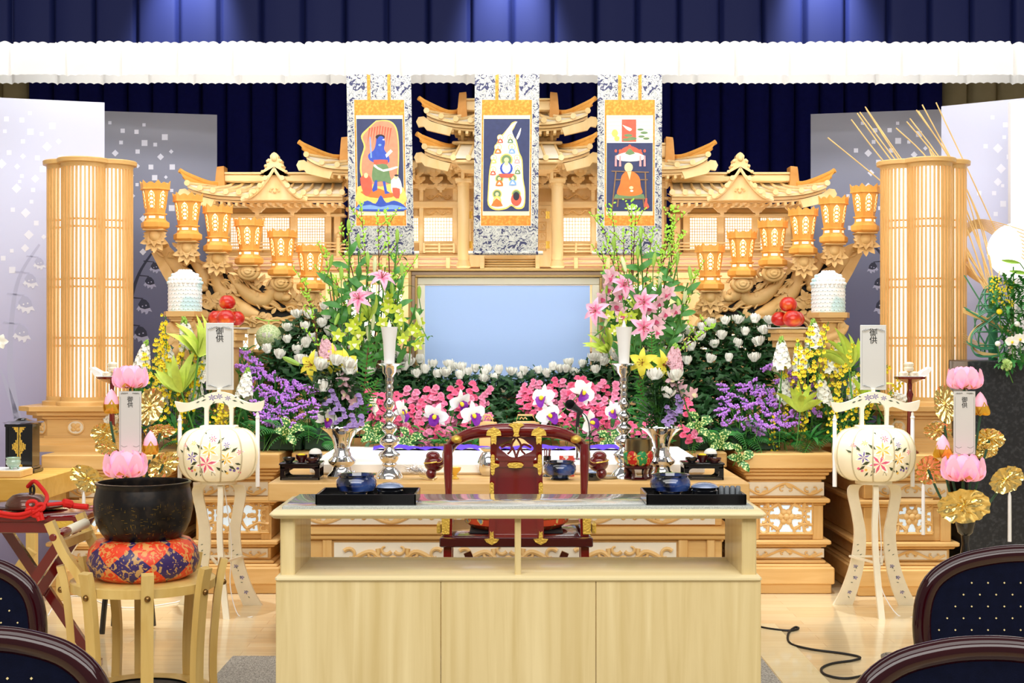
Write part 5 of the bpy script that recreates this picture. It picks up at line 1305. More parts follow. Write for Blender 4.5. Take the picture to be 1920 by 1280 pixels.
# ================================================================ BELL BOWL, CUSHION AND STAND
DB = 5.1; s = DB/F; bx = X(269, DB); ZR = .575
st = thing('bell_stand', 'round bentwood stand with splayed legs under the black bell bowl', 'stand', (bx, DB, 0))
MB().lathe([(.001, ZR-.03), (.20, ZR-.03), (.252, ZR-.035), (.254, ZR-.004), (.245, ZR), (.001, ZR)], (bx, DB, 0), 48).build('round_top', M['stand'], st, world=True)
MB().lathe([(.16, .16), (.235, .16), (.235, .178), (.16, .178)], (bx, DB, 0), 48, cap=False).build('lower_ring', M['stand'], st, world=True)
MB().lathe([(.001, .165), (.18, .165), (.18, .172), (.001, .172)], (bx, DB, 0), 40).build('lower_shelf', M['matblack'], st, world=True)
def strip(mb, pts, wd, th, sdv):   # flat strip through pts; sdv = width direction
    pts = [Vector(p) for p in pts]; sdv = Vector(sdv).normalized(); vs_ = []; fs = []
    for k, p in enumerate(pts):
        d = (pts[min(k+1, len(pts)-1)]-pts[max(k-1, 0)]).normalized(); nn = d.cross(sdv).normalized()
        for (i, j) in ((-1, -1), (1, -1), (1, 1), (-1, 1)): vs_.append(p+sdv*i*wd/2+nn*j*th/2)
    n = len(pts); fs = [(3, 2, 1, 0), (n*4-4, n*4-3, n*4-2, n*4-1)]
    for k in range(n-1):
        for j in range(4): fs.append((k*4+j, k*4+(j+1) % 4, k*4+4+(j+1) % 4, k*4+4+j))
    mb.add(vs_, fs)
for k in range(8):
    a = -PI/2+.30+k*PI/4
    if math.cos(a) < -.3 and k in (4, 5, 6) : pass
    dv = Vector((math.cos(a), math.sin(a), 0)); c = Vector((bx, DB, 0))
    pl = [c+dv*.285+Vector((0, 0, ZR+.055)), c+dv*.272+Vector((0, 0, ZR)), c+dv*.258+Vector((0, 0, ZR-.1)), c+dv*.245+Vector((0, 0, .3)), c+dv*.25+Vector((0, 0, .15)), c+dv*.29, ]
    m = MB(); strip(m, sweep(5, pl), .042, .026, (-dv.y, dv.x, 0)); lg = m.build('leg', M['stand'], st, world=True)
    m = MB(); q_ = c+dv*.283+Vector((0, 0, ZR-.03)); m.ell(q_, .011, .011, .011, 12, 8); m.build('bolt', mat('aged_bronze', '#8A6A40', .3, metal=1) if k == 0 else bpy.data.materials['aged_bronze'], lg, world=True)
# striker rest: two tall curved posts on the left
for (px0, py0, px1, D0) in ((93, 978, 158, 5.0), (150, 962, 205, 5.35)):
    a = P(px0, py0, D0); b = Vector((X(px1, D0), D0, .56)); e = Vector((X(px1, D0)+.02, D0, .0))
    m = MB(); strip(m, sweep(5, [a, a.lerp(b, .5)+Vector((-.008, 0, 0)), b, Vector((b.x+.03, D0, .35)), e]), .036, .03, (0, 1, 0)); m.build('tall_post', M['stand'], st, world=True)
m = MB(); m.bar(P(112, 1022, 5.0), P(168, 1000, 5.35), .024, .03); m.build('rest_bar', M['stand'], st, world=True)
q_ = thing('bell_cushion', 'orange and purple checked brocade ring cushion under the black bell bowl', 'cushion', (bx, DB, ZR+.001))
M['cush'] = None
def check_mat():
    m, nt, b = pbsdf('checked_gold_brocade'); N = nt.nodes; L = nt.links
    tc = N.new('ShaderNodeTexCoord'); sp = N.new('ShaderNodeSeparateXYZ'); L.new(tc.outputs['Object'], sp.inputs[0])
    at = N.new('ShaderNodeMath'); at.operation = 'ARCTAN2'; L.new(sp.outputs[1], at.inputs[0]); L.new(sp.outputs[0], at.inputs[1])
    def mul(x, k): n = N.new('ShaderNodeMath'); n.operation = 'MULTIPLY'; L.new(x, n.inputs[0]); n.inputs[1].default_value = k; return n.outputs[0]
    def op(o_, x, y): n = N.new('ShaderNodeMath'); n.operation = o_; L.new(x, n.inputs[0]); (L.new(y, n.inputs[1]) if y is not None else None); return n.outputs[0]
    u = mul(at.outputs[0], 8/(2*PI)); v = mul(sp.outputs[2], 8.0)
    p = op('FLOOR', op('ADD', u, v), None); q = op('FLOOR', op('SUBTRACT', u, v), None)
    s_ = op('ADD', p, q); md = N.new('ShaderNodeMath'); md.operation = 'PINGPONG'; L.new(s_, md.inputs[0]); md.inputs[1].default_value = 1
    mx = N.new('ShaderNodeMix'); mx.data_type = 'RGBA'; mx.inputs[6].default_value = (*lin('#E0401C'), 1); mx.inputs[7].default_value = (*lin('#35245E'), 1); L.new(md.outputs[0], mx.inputs[0])
    nz = N.new('ShaderNodeTexNoise'); nz.inputs['Scale'].default_value = 40; nz.inputs['Distortion'].default_value = 1.5; L.new(tc.outputs['Object'], nz.inputs[0])
    rp = N.new('ShaderNodeValToRGB'); rp.color_ramp.interpolation = 'CONSTANT'; rp.color_ramp.elements[0].color = (0, 0, 0, 1); rp.color_ramp.elements[1].position = .54; rp.color_ramp.elements[1].color = (.75, .75, .75, 1); L.new(nz.outputs[0], rp.inputs[0])
    m2 = N.new('ShaderNodeMix'); m2.data_type = 'RGBA'; L.new(rp.outputs[0], m2.inputs[0]); L.new(mx.outputs[2], m2.inputs[6]); m2.inputs[7].default_value = (*lin('#D8A85C'), 1)
    L.new(m2.outputs[2], b.inputs['Base Color']); b.inputs['Roughness'].default_value = .38
    return m
MB().lathe([(.09, .02), (.10, .003), (.15, 0), (.185, .02), (.197, .06), (.19, .105), (.165, .135), (.12, .145), (.09, .12), (.09, .02)], (0, 0, 0), 56, cap=False).build('ring_body', check_mat(), q_, angle=80)
M['bell'] = ramp_mat('hammered_black_bronze', [(0, '#0C0A0A'), (.5, '#141010'), (.62, '#241C16')], 30, 3, .32, metal=0.0, const=False, coat=.1)
M['bell'].node_tree.nodes['Principled BSDF'].inputs['Specular IOR Level'].default_value = .25
M['bellin'] = mat('gold_flecks', '#8A7238', .4, metal=1)
q_ = thing('bell_bowl', 'large black lacquered bronze bell bowl on the checked brocade cushion', 'bell', (bx, DB, ZR+.125))
zb_ = .0; MB().lathe([(.001, .004), (.08, .004), (.125, .012), (.148, .04), (.165, .075), (.174, .12), (.173, .155), (.164, .195), (.162, .207), (.168, .212), (.167, .218), (.158, .219), (.156, .205), (.166, .15), (.16, .09), (.12, .03), (.001, .022)], (0, 0, 0), 72).build('bowl_body', M['bell'], q_, angle=60)
m = MB(); rr = random.Random(3)
for i in range(620):
    a = rr.uniform(0, 2*PI); z = rr.choice([.035, .045, .055, .07, .08, .09, .10, .12, .13, .14, .15])+rr.uniform(-.006, .006)
    if rr.random() < .25: continue
    pr = [(.140, .03), (.148, .04), (.165, .075), (.174, .12), (.173, .155), (.164, .195)]
    for (r0, z0_), (r1, z1_) in zip(pr, pr[1:]):
        if z0_ <= z <= z1_: r_ = r0+(r1-r0)*(z-z0_)/(z1_-z0_); sl = (r1-r0)/(z1_-z0_); break
    else: continue
    c = Vector((r_*math.cos(a), r_*math.sin(a), z)); nn = Vector((math.cos(a), math.sin(a), -sl)).normalized(); t_ = Vector((-math.sin(a), math.cos(a), 0)); b_ = nn.cross(t_)
    if rr.random() < .5: t_, b_ = b_, t_
    L_ = rr.uniform(.003, .006); w_ = .0007; c = c+nn*.0007
    m.add([c-t_*L_-b_*w_, c+t_*L_-b_*w_, c+t_*L_+b_*w_, c-t_*L_+b_*w_], [(0, 1, 2, 3)])
m.build('gold_flecks', M['bellin'], q_, smooth=False)
# striker
q_ = thing('bell_striker', 'wooden bell striker with red lacquer grip and white wrapped head, resting by the bell bowl', 'striker', P(130, 994, 5.1))
a, b, c = P(98, 1008, 4.98), P(128, 994, 5.1), P(162, 980, 5.2)
MB().tube([a, a.lerp(b, .1), a.lerp(b, .5), a.lerp(b, .8), b], [.012, .019, .016, .019, .014], 14).build('grip', M['red'], q_, world=True)
MB().tube([b, b.lerp(c, .05), b.lerp(c, .95), c], [.013, .017, .019, .016], 14).build('wrapped_head', M['ivory'], q_, world=True)

# ================================================================ BANQUET CHAIRS (nearest)
M['navyf'] = mat('navy_quilted_fabric', '#080C20', .9, var=.15, vs_=60, bump=.15, bs=400, spec=.1)
M['dotg'] = mat('pale_gold_thread', '#D8C690', .6)
M['mahog'] = mat('dark_mahogany_gloss', '#26050A', .1, coat=.35, spec=.3, var=.15, vs_=6)
def banquet(label, loc, rz, wdt=.47, z1=.95):
    root = thing('banquet_chair', label, 'chair', loc, rz, 'navy banquet chairs in the front row')
    zs_ = .47; h = wdt/2
    out = [(-h*.84, zs_+.05), (-h*.93, zs_+.2), (-h, z1-.16), (-h*.93, z1-.075), (-h*.7, z1-.028), (-h*.35, z1-.006), (0, z1), (h*.35, z1-.006), (h*.7, z1-.028), (h*.93, z1-.075), (h, z1-.16), (h*.93, zs_+.2), (h*.84, zs_+.05)]
    fr = sweep(5, [(a, 0, b) for a, b in out])
    MB().tube(fr, .021, 12).build('back_frame', M['mahog'], root)
    n = len(fr); inn = [(p.x*.95, p.z-.0 if p.z < .7 else zs_+.05+(p.z-zs_-.05)*.965) for p in fr]
    m = MB(); m.prism([(x, z) for x, z in inn], -.012, .016); m.build('back_panel', M['navyf'], root)
    m = MB()
    mx = max(z for x, z in inn)
    for sgn, yy in ((-1, -.0125),):
        for i in range(-6, 7):
            for j in range(19):
                x = i*.036+(.018 if j % 2 else 0); z = zs_+.08+j*.026
                if not inpoly(x*1.1, zs_+.05+(z-zs_-.05)*1.06, inn): continue
                m.prism([(x-.0022, z), (x, z-.0022), (x+.0022, z), (x, z+.0022)], yy-.0012, yy)
    m.build('thread_dots', M['dotg'], root, smooth=False)
    MB().rb(-h*.9, h*.9, .03, .45, zs_-.05, zs_+.01, .015).build('seat', M['navyf'], root)
    for sx in (-1, 1):
        MB().tube(sweep(3, [(sx*h*.84, 0, zs_+.06), (sx*h*.84, 0, .25), (sx*h*.88, -.05, 0)]), .014, 10).build('leg', M['mahog'], root)
        MB().tube([(sx*h*.84, .43, zs_-.04), (sx*h*.9, .45, 0)], .014, 10).build('leg', M['mahog'], root)
    return root
banquet('navy gold dotted banquet chair with mahogany frame, upper one at the right edge', (X(1925, 3.15), 3.15, 0), 0, .465)
banquet('dark mahogany framed banquet chair top at the bottom right corner, nearest the camera', (X(1850, 2.2), 2.2, 0), 0, .41, .945)
banquet('navy gold dotted banquet chair cut off by the left edge, beside the bell stand', (X(-118, 3.1), 3.1, 0), 0, .44, .945)
banquet('dark mahogany framed banquet chair top at the bottom left corner, nearest the camera', (X(-25, 2.15), 2.15, 0), 0, .36, .97)
# cord and adaptor on the floor
def FP(px, py, z=.006): D_ = EYE*F/(py-640); return Vector((X(px, D_), D_, z))
tag(MB().tube(sweep(6, [FP(1405, 1172), FP(1440, 1180), FP(1480, 1184), FP(1497, 1180), FP(1490, 1178), FP(1478, 1190), FP(1482, 1208), FP(1520, 1219), FP(1580, 1227), FP(1612, 1234), FP(1600, 1240), FP(1560, 1246), FP(1540, 1256), FP(1550, 1268), FP(1590, 1274), FP(1640, 1262), FP(1670, 1250)]), .0055, 8).build('floor_cable', M['matblack']), 'black power cord looping over the wooden floor right of the table', 'cord')
q_ = FP(1675, 1240, 0); tag(MB().rb(q_.x-.045, q_.x+.045, q_.y-.03, q_.y+.05, 0, .03, .008).rb(q_.x-.03, q_.x+.03, q_.y-.02, q_.y+.03, .028, .036, .003).build('power_adaptor', mat('grey_plastic', '#6A6E70', .3)), 'small grey power adaptor on the floor at the end of the black cord', 'adaptor')
tag(MB().tube(sweep(5, [FP(90, 1155, .004), FP(110, 1128, .004), FP(150, 1118, .004), FP(230, 1140, .004), FP(330, 1130, .004), FP(350, 1118, .004)]), .003, 6).build('white_cable', M['white']), 'thin white cable lying on the floor behind the bell stand', 'cable')
# ================================================================ FLOWERS
def FD(py): return 8.45+(705-py)*.0034           # the bank of flowers rises toward the back
UP = Vector((0, 0, 1)); CAMD = Vector((0, -1, 0))
def spin(mb, fn, n, tilt=0, axis=UP):
    for k in range(n): fn(mb, 2*PI*k/n+tilt, k)
def proto(build, *a, **k):
    root = bpy.data.objects.new(build.__name__, None); COL.objects.link(root); root.empty_display_size = .02
    build(root, *a, **k); return tree_of(root)
def drop_proto(t):
    for c in t[1]: drop_proto(c)
    bpy.data.objects.remove(t[0])
def put(t, name, label, cat, loc, rot=(0, 0, 0), sc=1.0, group=None):
    c = copy_tree(t); c.name = name; c.location = loc; c.rotation_euler = rot; c.scale = (sc, sc, sc); tag(c, label, cat, group); return c
def lobed(t): return (math.sin(PI*min(1, t*.92+.08))**.7)*(1+.45*math.sin(t*16))*.8
protos = []
def PT(build, *a, **k): t = proto(build, *a, **k); protos.append(t); return t

def p_mum(root, seed, R_=.036, stem=.27, opn=1.0):
    r = random.Random(seed); m = MB()
    for (n, L_, tl, wd, z) in ((12, 1.5, .40*opn, .42, 0), (10, 1.4, .24*opn, .42, .05), (8, 1.3, .1*opn, .40, .1), (5, 1.2, .02, .36, .1)):
        for k in range(n):
            a = 2*PI*k/n+r.uniform(-.15, .15); t = tl+r.uniform(-.08, .08); d = Vector((math.cos(a)*math.sin(t*1.7), math.sin(a)*math.sin(t*1.7), math.cos(t*1.7)))
            p = Vector((math.cos(a), math.sin(a), 0))*R_*.28+Vector((0, 0, R_*z*.4))
            m.leaf(p, d, -Vector((math.cos(a), math.sin(a), .2)), R_*L_*r.uniform(.92, 1.15), R_*wd, -.32, 4, -.2, lambda t: (t*1.6+.25 if t < .5 else 1.05)*(1 if t < .85 else .55))
    m.ell((0, 0, R_*.3), R_*.55, R_*.55, R_*.55, 10, 6)
    m.build('blossom', M['petw'], root, angle=60)
    g = MB(); g.ell((0, 0, -R_*.02), R_*.4, R_*.4, R_*.28, 8, 5); g.tube([(0, 0, 0), (.004, .006, -stem*.5), (0, .012, -stem)], .003, 5)
    for k in range(9):
        a = k*2.4+r.uniform(-.4, .4); z = -.02-stem*.09*k; d = Vector((math.cos(a), math.sin(a)-.25, r.uniform(.1, .6)))
        g.leaf((0, 0, z), d, UP, r.uniform(.06, .085), .045, .4, 8, .12, lobed)
    g.build('stem_and_leaves', M['leafd'], root, angle=60)
mums = [PT(p_mum, s_, .036, .26, o_) for s_, o_ in ((1, 1.0), (2, .75), (3, 1.15), (4, .9))]
ML = [(607,570),(632,575),(558,585),(581,586),(614,588),(605,603),(539,610),(573,608),(617,618),(631,628),(500,628),(539,632),(585,629),(673,642),(649,653),(557,653),(523,661),(502,651),(563,671),(590,664),(672,676),(717,657),(744,661),(690,661),(694,691),(713,680),(650,622),(640,700),(690,640),(574,640)]
MC = [(764,667),(787,670),(741,695),(758,684),(780,697),(797,689),(769,675),(811,679),(842,679),(850,684),(865,684),(891,687),(913,689),(935,690),(958,692),(982,691),(1010,690),(1037,684),(1050,687),(1061,687),(1067,677),(1091,678),(1111,666),(1123,667),(1130,674),(820,699),(836,695),(863,700),(877,695),(907,697),(906,706),(928,703),(977,700),(1026,696),(1074,693),(1117,689),(1138,659),(1155,685)]
MR = [(1443,597),(1415,595),(1383,596),(1359,598),(1332,602),(1316,609),(1290,616),(1313,627),(1353,625),(1397,618),(1433,616),(1296,647),(1340,641),(1381,641),(1423,637),(1288,672),(1330,669),(1366,667),(1414,667),(1259,620),(1274,632),(1232,641),(1245,653),(1207,661),(1197,650),(1187,646),(1161,650),(1159,667),(1204,636)]
for lst, lab, grp in ((ML, 'white chrysanthemum in the dark green bank left of the portrait frame', 'white chrysanthemums left of the frame'), (MC, 'white chrysanthemum in the low row along the foot of the portrait frame', 'white chrysanthemums below the frame'), (MR, 'white chrysanthemum in the dark green bank right of the portrait frame', 'white chrysanthemums right of the frame')):
    for i, (px, py) in enumerate(lst):
        D_ = FD(py)+rnd.uniform(-.03, .03); sc = 1.0 if lst is not MC else .92
        put(mums[i % 4], 'chrysanthemum', lab, 'flower', P(px, py+10, D_-.05), (rnd.uniform(-.05, .22), rnd.uniform(-.22, .22), rnd.uniform(0, 6)), sc*rnd.uniform(.9, 1.1), grp)
# ---- leaf banks: what nobody could count
def bank(name, label, poly, n, material, Lr, wr, dfn=FD, depth=.35, wf=lobed, seed=1, upb=.5, seg=8, y0=0.0):
    r = random.Random(seed); m = MB(); xs = [p[0] for p in poly]; ys = [p[1] for p in poly]; k = 0
    while k < n:
        x, y = r.uniform(min(xs), max(xs)), r.uniform(min(ys), max(ys))
        if not inpoly(x, y, poly): continue
        k += 1; dd = dfn(y)+y0+depth*r.random()**1.3; p = P(x, y, dfn(y)+y0); p = Vector((p.x*dd/p.y, dd, EYE+(p.z-EYE)*dd/p.y))
        if p.z < ZA+.03: p.z = ZA+.03+r.uniform(0, .05)
        a = r.uniform(0, 2*PI); d = Vector((math.cos(a), -r.uniform(.1, 1.0), math.sin(a)*.7+upb))
        m.leaf(p, d, (0, -.5, 1), r.uniform(*Lr), r.uniform(*wr), r.uniform(.1, .7), seg, .14, wf)
    o = m.build(name, material, angle=60); tag(o, label, 'foliage', kind='stuff'); return o
bank('chrysanthemum_leaves', 'dark green leaves massed under the white chrysanthemums left of the portrait frame', [(505,640),(560,598),(640,585),(700,640),(760,680),(760,740),(700,790),(560,720),(500,690)], 1300, M['leafd'], (.06, .1), (.035, .055), seed=2)
bank('chrysanthemum_leaves', 'dark green leaves massed under the white chrysanthemums right of the portrait frame', [(1150,680),(1200,650),(1290,625),(1340,600),(1450,600),(1452,640),(1440,720),(1380,770),(1330,790),(1230,800),(1150,750)], 1500, M['leafd'], (.06, .1), (.035, .055), seed=3)
bank('chrysanthemum_leaves', 'dark green leaves massed along the foot of the portrait frame', [(740,700),(800,695),(880,705),(960,700),(1040,700),(1130,680),(1170,700),(1170,770),(1000,800),(900,800),(740,780)], 1300, M['leafd'], (.055, .09), (.03, .05), seed=4, depth=.22)
bank('mixed_leaves', 'green stems and leaves behind the purple and yellow flowers on the left', [(300,690),(380,650),(470,660),(520,680),(600,730),(650,800),(600,835),(330,835),(250,800),(240,700)], 1300, M['leafm'], (.07, .14), (.015, .03), seed=5, wf=None, seg=4, upb=1.0, y0=.14)
bank('mixed_leaves', 'green stems and leaves behind the purple and yellow flowers on the right', [(1360,700),(1450,660),(1520,660),(1600,680),(1660,760),(1640,840),(1340,845),(1290,800)], 1300, M['leafm'], (.07, .14), (.015, .03), seed=6, wf=None, seg=4, upb=1.0, y0=.14)
bank('sweet_pea_leaves', 'green leaves between the pink sweet peas and white orchids', [(690,760),(910,760),(900,835),(690,835)], 420, M['leafm'], (.05, .1), (.015, .03), seed=7, wf=None, seg=4, depth=.2, y0=-.02)
bank('sweet_pea_leaves', 'green leaves between the pink sweet peas right of the red chair crest', [(975,760),(1240,760),(1260,835),(985,830)], 480, M['leafm'], (.05, .1), (.015, .03), seed=8, wf=None, seg=4, depth=.2, y0=-.02)
# ---- planters
for i, (a, b, nm) in enumerate(((478, 500, 'first'), (505, 565, 'second'), (570, 628, 'third'), (1276, 1330, 'third'), (1336, 1395, 'second'), (1400, 1460, 'first'))):
    sd = 'left' if i < 3 else 'right'; D_ = 8.2
    m = MB(); m.rb(X(a, D_), X(b, D_), D_, D_+.6, ZA+.001, ZA+.13, .008)
    tag(m.build('planter_box', mat('dark_green_plastic', '#16402C', .5) if i == 0 else bpy.data.materials['dark_green_plastic']), 'dark green planter box, %s from the %s end of the altar bench' % (nm, sd), 'planter', 'green planter boxes')

# ---- statice
def p_statice(root, seed):
    r = random.Random(seed); m = MB()
    for k in range(5):
        a = r.uniform(-.9, .9); L_ = r.uniform(.035, .06); o = Vector((r.uniform(-.03, .03), r.uniform(-.02, .02), r.uniform(-.02, .02)))
        d = Vector((math.cos(a), -.2, math.sin(a)))
        for j in range(9):
            q = o+d*(L_*(j/8-.5)); m.ell(q+Vector((r.uniform(-.006, .006), r.uniform(-.007, .003), r.uniform(-.007, .007))), r.uniform(.005, .008), .0055, r.uniform(.005, .008), 5, 4)
    m.build('florets', M['petpurp'], root, angle=80)
    g = MB(); g.tube([(0, 0, 0), (.005, .02, -.1), (.0, .03, -.22)], .003, 5)
    for k in range(5): g.tube([(0, .01, -.04), (r.uniform(-.035, .035), 0, r.uniform(-.02, .01))], .0018, 4)
    g.build('stem', M['stem'], root)
sts = [PT(p_statice, s_) for s_ in (1, 2, 3, 4)]
def scatter(poly, n, mind, seed):
    r = random.Random(seed); out = []; xs = [p[0] for p in poly]; ys = [p[1] for p in poly]; t = 0
    while len(out) < n and t < 9000:
        t += 1; x, y = r.uniform(min(xs), max(xs)), r.uniform(min(ys), max(ys))
        if inpoly(x, y, poly) and all((x-a)**2+(y-b)**2 > mind**2 for a, b in out): out.append((x, y))
    return out
SP_L = [(452,660),(470,668),(448,690),(478,685)]+scatter([(462,690),(510,695),(600,740),(598,775),(560,800),(500,800),(470,760)], 28, 17, 4)
SP_R = [(1470,664),(1462,678),(1440,693),(1467,692),(1480,698),(1590,0)][:5]+scatter([(1350,720),(1400,715),(1460,705),(1530,720),(1535,770),(1480,805),(1400,805),(1350,785)], 34, 17, 5)
for lst, sd in ((SP_L, 'left'), (SP_R, 'right')):
    for i, (px, py) in enumerate(lst):
        put(sts[i % 4], 'statice', 'lilac purple statice sprig in the %s flower bed beside the chrysanthemums' % sd, 'flower', P(px, py, 8.16+(800-py)*.0022), (rnd.uniform(-.2, .2), rnd.uniform(-.5, .5), rnd.uniform(-.5, .5)), rnd.uniform(.8, 1.12), 'lilac statice on the %s' % sd)
# ---- stock spikes
def p_stock(root, seed, material, h=.16):
    r = random.Random(seed); m = MB(); b = MB()
    for k in range(42):
        t = k/42; a = k*2.4; z = h*t; rr = .030*(1-t**1.8)+.004
        c = Vector((rr*math.cos(a), rr*math.sin(a), z)); s_ = .031*(1-.6*t)
        if t > .8: b.ell(c, s_*.5, s_*.5, s_*.7, 6, 4); continue
        out = Vector((math.cos(a), math.sin(a), .35))
        for j in range(5):
            aj = j*2*PI/5+k; u, v = orth(out); d = (u*math.cos(aj)+v*math.sin(aj)+out.normalized()*.45)
            m.leaf(c, d, out, s_, s_*.95, .3, 3, .25)
    m.build('blossoms', material, root, angle=60); b.build('buds', M['budg'], root)
    g = MB(); g.tube([(0, 0, h), (0, 0, 0), (.005, .02, -.25)], .004, 6)
    for k in range(6): a = k*2.2; g.leaf((0, .01, -.02-.03*k), (math.cos(a), math.sin(a), .7), UP, .09, .02, .5, 4, .1)
    g.build('stem', M['stem'], root)
stw = [PT(p_stock, s_, M['petw']) for s_ in (1, 2)]; stp = PT(p_stock, 3, M['petlp'], .12)
for sd, lst in (('left', [(265,690,1.05,-.1),(354,652,1.15,.05),(320,690,1.0,-.15),(377,712,1,.2),(367,755,1,.1),(457,745,1.1,.15),(302,755,.9,-.2),(205,790,.8,-1.0),(440,620,0,0)][:8]), ('right', [(1527,655,1.15,-.1),(1466,690,1.15,.1),(1503,697,1.1,.1),(1560,697,1.1,-.05),(1471,750,1,.1),(1547,753,1,0),(1602,745,.95,.2),(1700,752,.7,1.1),(1680,775,.7,1.2)])):
    for i, (px, py, sc, tl) in enumerate(lst):
        put(stw[i % 2], 'stock_flower', 'white stock flower spike among the yellow orchids of the %s arrangement' % sd, 'flower', P(px, py, 8.25+rnd.uniform(-.06, .1)), (rnd.uniform(0, .25), tl, rnd.uniform(0, 6)), sc, 'white stock spikes on the %s' % sd)
# ---- oncidium
def p_onc(root, seed, L_=.30, n=30):
    r = random.Random(seed); m = MB(); g = MB(); c_ = MB()
    pts = sweep(5, [(0, .03, -.25), (0, 0, 0), (.02, -.01, L_*.5), (.05, -.03, L_)]); g.tube(pts, .0025, 5)
    for k in range(n):
        t = .25+.75*k/n; b = pts[min(len(pts)-1, int(t*(len(pts)-1)))]; a = k*2.4; o = b+Vector((math.cos(a)*.05*(1.15-t), -abs(math.sin(a))*.04, r.uniform(-.02, .03)))
        g.tube([b, o], .0012, 4)
        s_ = r.uniform(.013, .019); q = o
        m.leaf(q, (r.uniform(-.3, .3), -.4, -1), CAMD, s_*1.1, s_*1.5, .1, 3, .1)
        for d in ((1, -.1, .2), (-1, -.1, .2), (0, -.1, 1)): m.leaf(q, d, CAMD, s_*.7, s_*.45, .1, 2, .1)
        c_.ell(q+Vector((0, -.002, .001)), .0032, .003, .0032, 5, 4)
    m.build('florets', M['pety'], root, angle=60); c_.build('floret_centres', mat('rusty_brown', '#A4501A', .6) if 'rusty_brown' not in bpy.data.materials else bpy.data.materials['rusty_brown'], root); g.build('stem', M['stem'], root)
onc = [PT(p_onc, s_) for s_ in (1, 2, 3)]
for sd, lst in (('left', [(300,720,.9,-.25),(318,712,1,-.1),(345,730,1,.15),(290,745,.9,-.4),(330,745,1,.1),(300,765,.9,-.1),(335,815,.6,.3),(395,808,.7,.2),(425,812,.7,-.2),(245,800,.6,-.4),(360,745,.8,.4),(275,790,.7,0),(410,800,.6,.5),(312,690,1.0,-.15)]), ('right', [(1515,715,1.1,-.1),(1500,735,1,-.2),(1530,740,1,.1),(1580,735,1,.1),(1600,740,1,.3),(1560,760,1,0),(1480,745,.9,-.3),(1590,790,.8,.2),(1448,835,.6,-.2),(1500,820,.7,.1),(1610,800,.7,.3),(1535,700,1,.05),(1620,760,.9,.35),(1660,745,.7,.6),(1560,800,.7,0),(1470,800,.5,0)])):
    for i, (px, py, sc, tl) in enumerate(lst):
        put(onc[i % 3], 'oncidium_spray', 'spray of tiny yellow orchids in the %s arrangement behind the paper lantern' % sd, 'flower', P(px, py, 8.2+rnd.uniform(-.08, .12)), (rnd.uniform(-.1, .15), tl, rnd.uniform(-.5, .5)), sc, 'yellow orchid sprays on the %s' % sd)
# ---- variegated broad leaves
def p_drac(root, seed, n=12, L_=.25):
    r = random.Random(seed); m = MB()
    for k in range(n):
        a = 2*PI*k/n+r.uniform(-.3, .3); m.leaf((0, 0, 0), (math.cos(a)*.7, math.sin(a)*.45-.15, r.uniform(.45, 1.4)), (0, -1, .35), L_*r.uniform(.7, 1.1), .05, r.uniform(.2, .8), 7, .18)
    m.build('variegated_leaves', M['lime'], root, angle=60)
    MB().tube([(0, 0, 0), (0, .02, -.25)], .005, 6).build('stem', M['stem'], root)
dr = [PT(p_drac, s_) for s_ in (1, 2)]
for i, (px, py, sc, tl, lab) in enumerate(((340,735,1.0,-.3,'yellow green variegated leaf cluster, lower of the two left of the left name board'), (372,668,1.05,.1,'yellow green variegated leaf cluster, upper of the two left of the left name board'), (1592,690,1.0,.25,'yellow green variegated leaf cluster beside the right name board'), (1500,772,.75,-.1,'yellow green variegated leaf cluster below the right white stock flowers'), (1635,742,.8,.7,'yellow green variegated leaf cluster behind the right paper lantern roof'))):
    put(dr[i % 2], 'variegated_foliage', lab, 'leaves', P(px, py, 8.12), (0, tl, i), sc)
# ---- sweet peas
def p_pea(root, seed, material, n=5):
    r = random.Random(seed); m = MB(); g = MB(); g.tube([(0, 0, .03), (0, .01, -.06), (0, .03, -.17)], .002, 5)
    for k in range(n):
        o = Vector((r.uniform(-.03, .03), r.uniform(-.025, .01), .035-.022*k)); g.tube([(0, 0, o.z-.01), o], .0012, 4)
        u = Vector((r.uniform(-.5, .5), -1, r.uniform(-.1, .5))).normalized(); sdv = u.cross(UP).normalized()
        for s_ in (-1, 1):
            m.leaf(o, sdv*s_+UP*.55-u*.2, u, .026, .034, .35, 4, .25, lambda t: math.sin(PI*min(1, t*.8+.2))**.5*(1+.12*math.sin(t*20)))
            m.leaf(o+u*.004, sdv*s_*.6-UP*.35+u*.5, u, .017, .022, .5, 3, .3)
        m.leaf(o, UP-u*.1, u, .026, .036, .3, 4, .2)
    m.build('petals', material, root, angle=60); g.build('stem', M['stem'], root)
M['petpk2'] = mat('soft_pink_petal', '#F78FB2', .55, var=.2, vs_=14)
pea = [PT(p_pea, 1, M['petpink']), PT(p_pea, 2, M['petpk2']), PT(p_pea, 3, M['petpink']), PT(p_pea, 4, M['petpk2'])]; peal = PT(p_pea, 5, M['petlil'])
PL = scatter([(695,745),(760,735),(830,735),(870,725),(908,730),(905,790),(880,810),(830,815),(800,830),(740,815),(695,790)], 44, 14, 9)
PR = scatter([(975,735),(1000,722),(1100,720),(1160,735),(1165,800),(1120,815),(1180,830),(1060,800),(985,760)], 40, 14, 10)+[(1190,805),(1205,818),(1215,808),(1228,790),(1293,762),(1300,810),(1285,812)]
for lst, sd in ((PL, 'left of the red chair crest'), (PR, 'right of the red chair crest')):
    for i, (px, py) in enumerate(lst):
        put(pea[i % 4], 'sweet_pea', 'coral pink sweet pea before the dark leaves, %s' % sd, 'flower', P(px, py, 8.05+(830-py)*.0020+rnd.uniform(-.03, .03)), (rnd.uniform(-.15, .15), rnd.uniform(-.4, .4), rnd.uniform(-.6, .6)), rnd.uniform(.85, 1.15), 'pink sweet peas %s' % sd)
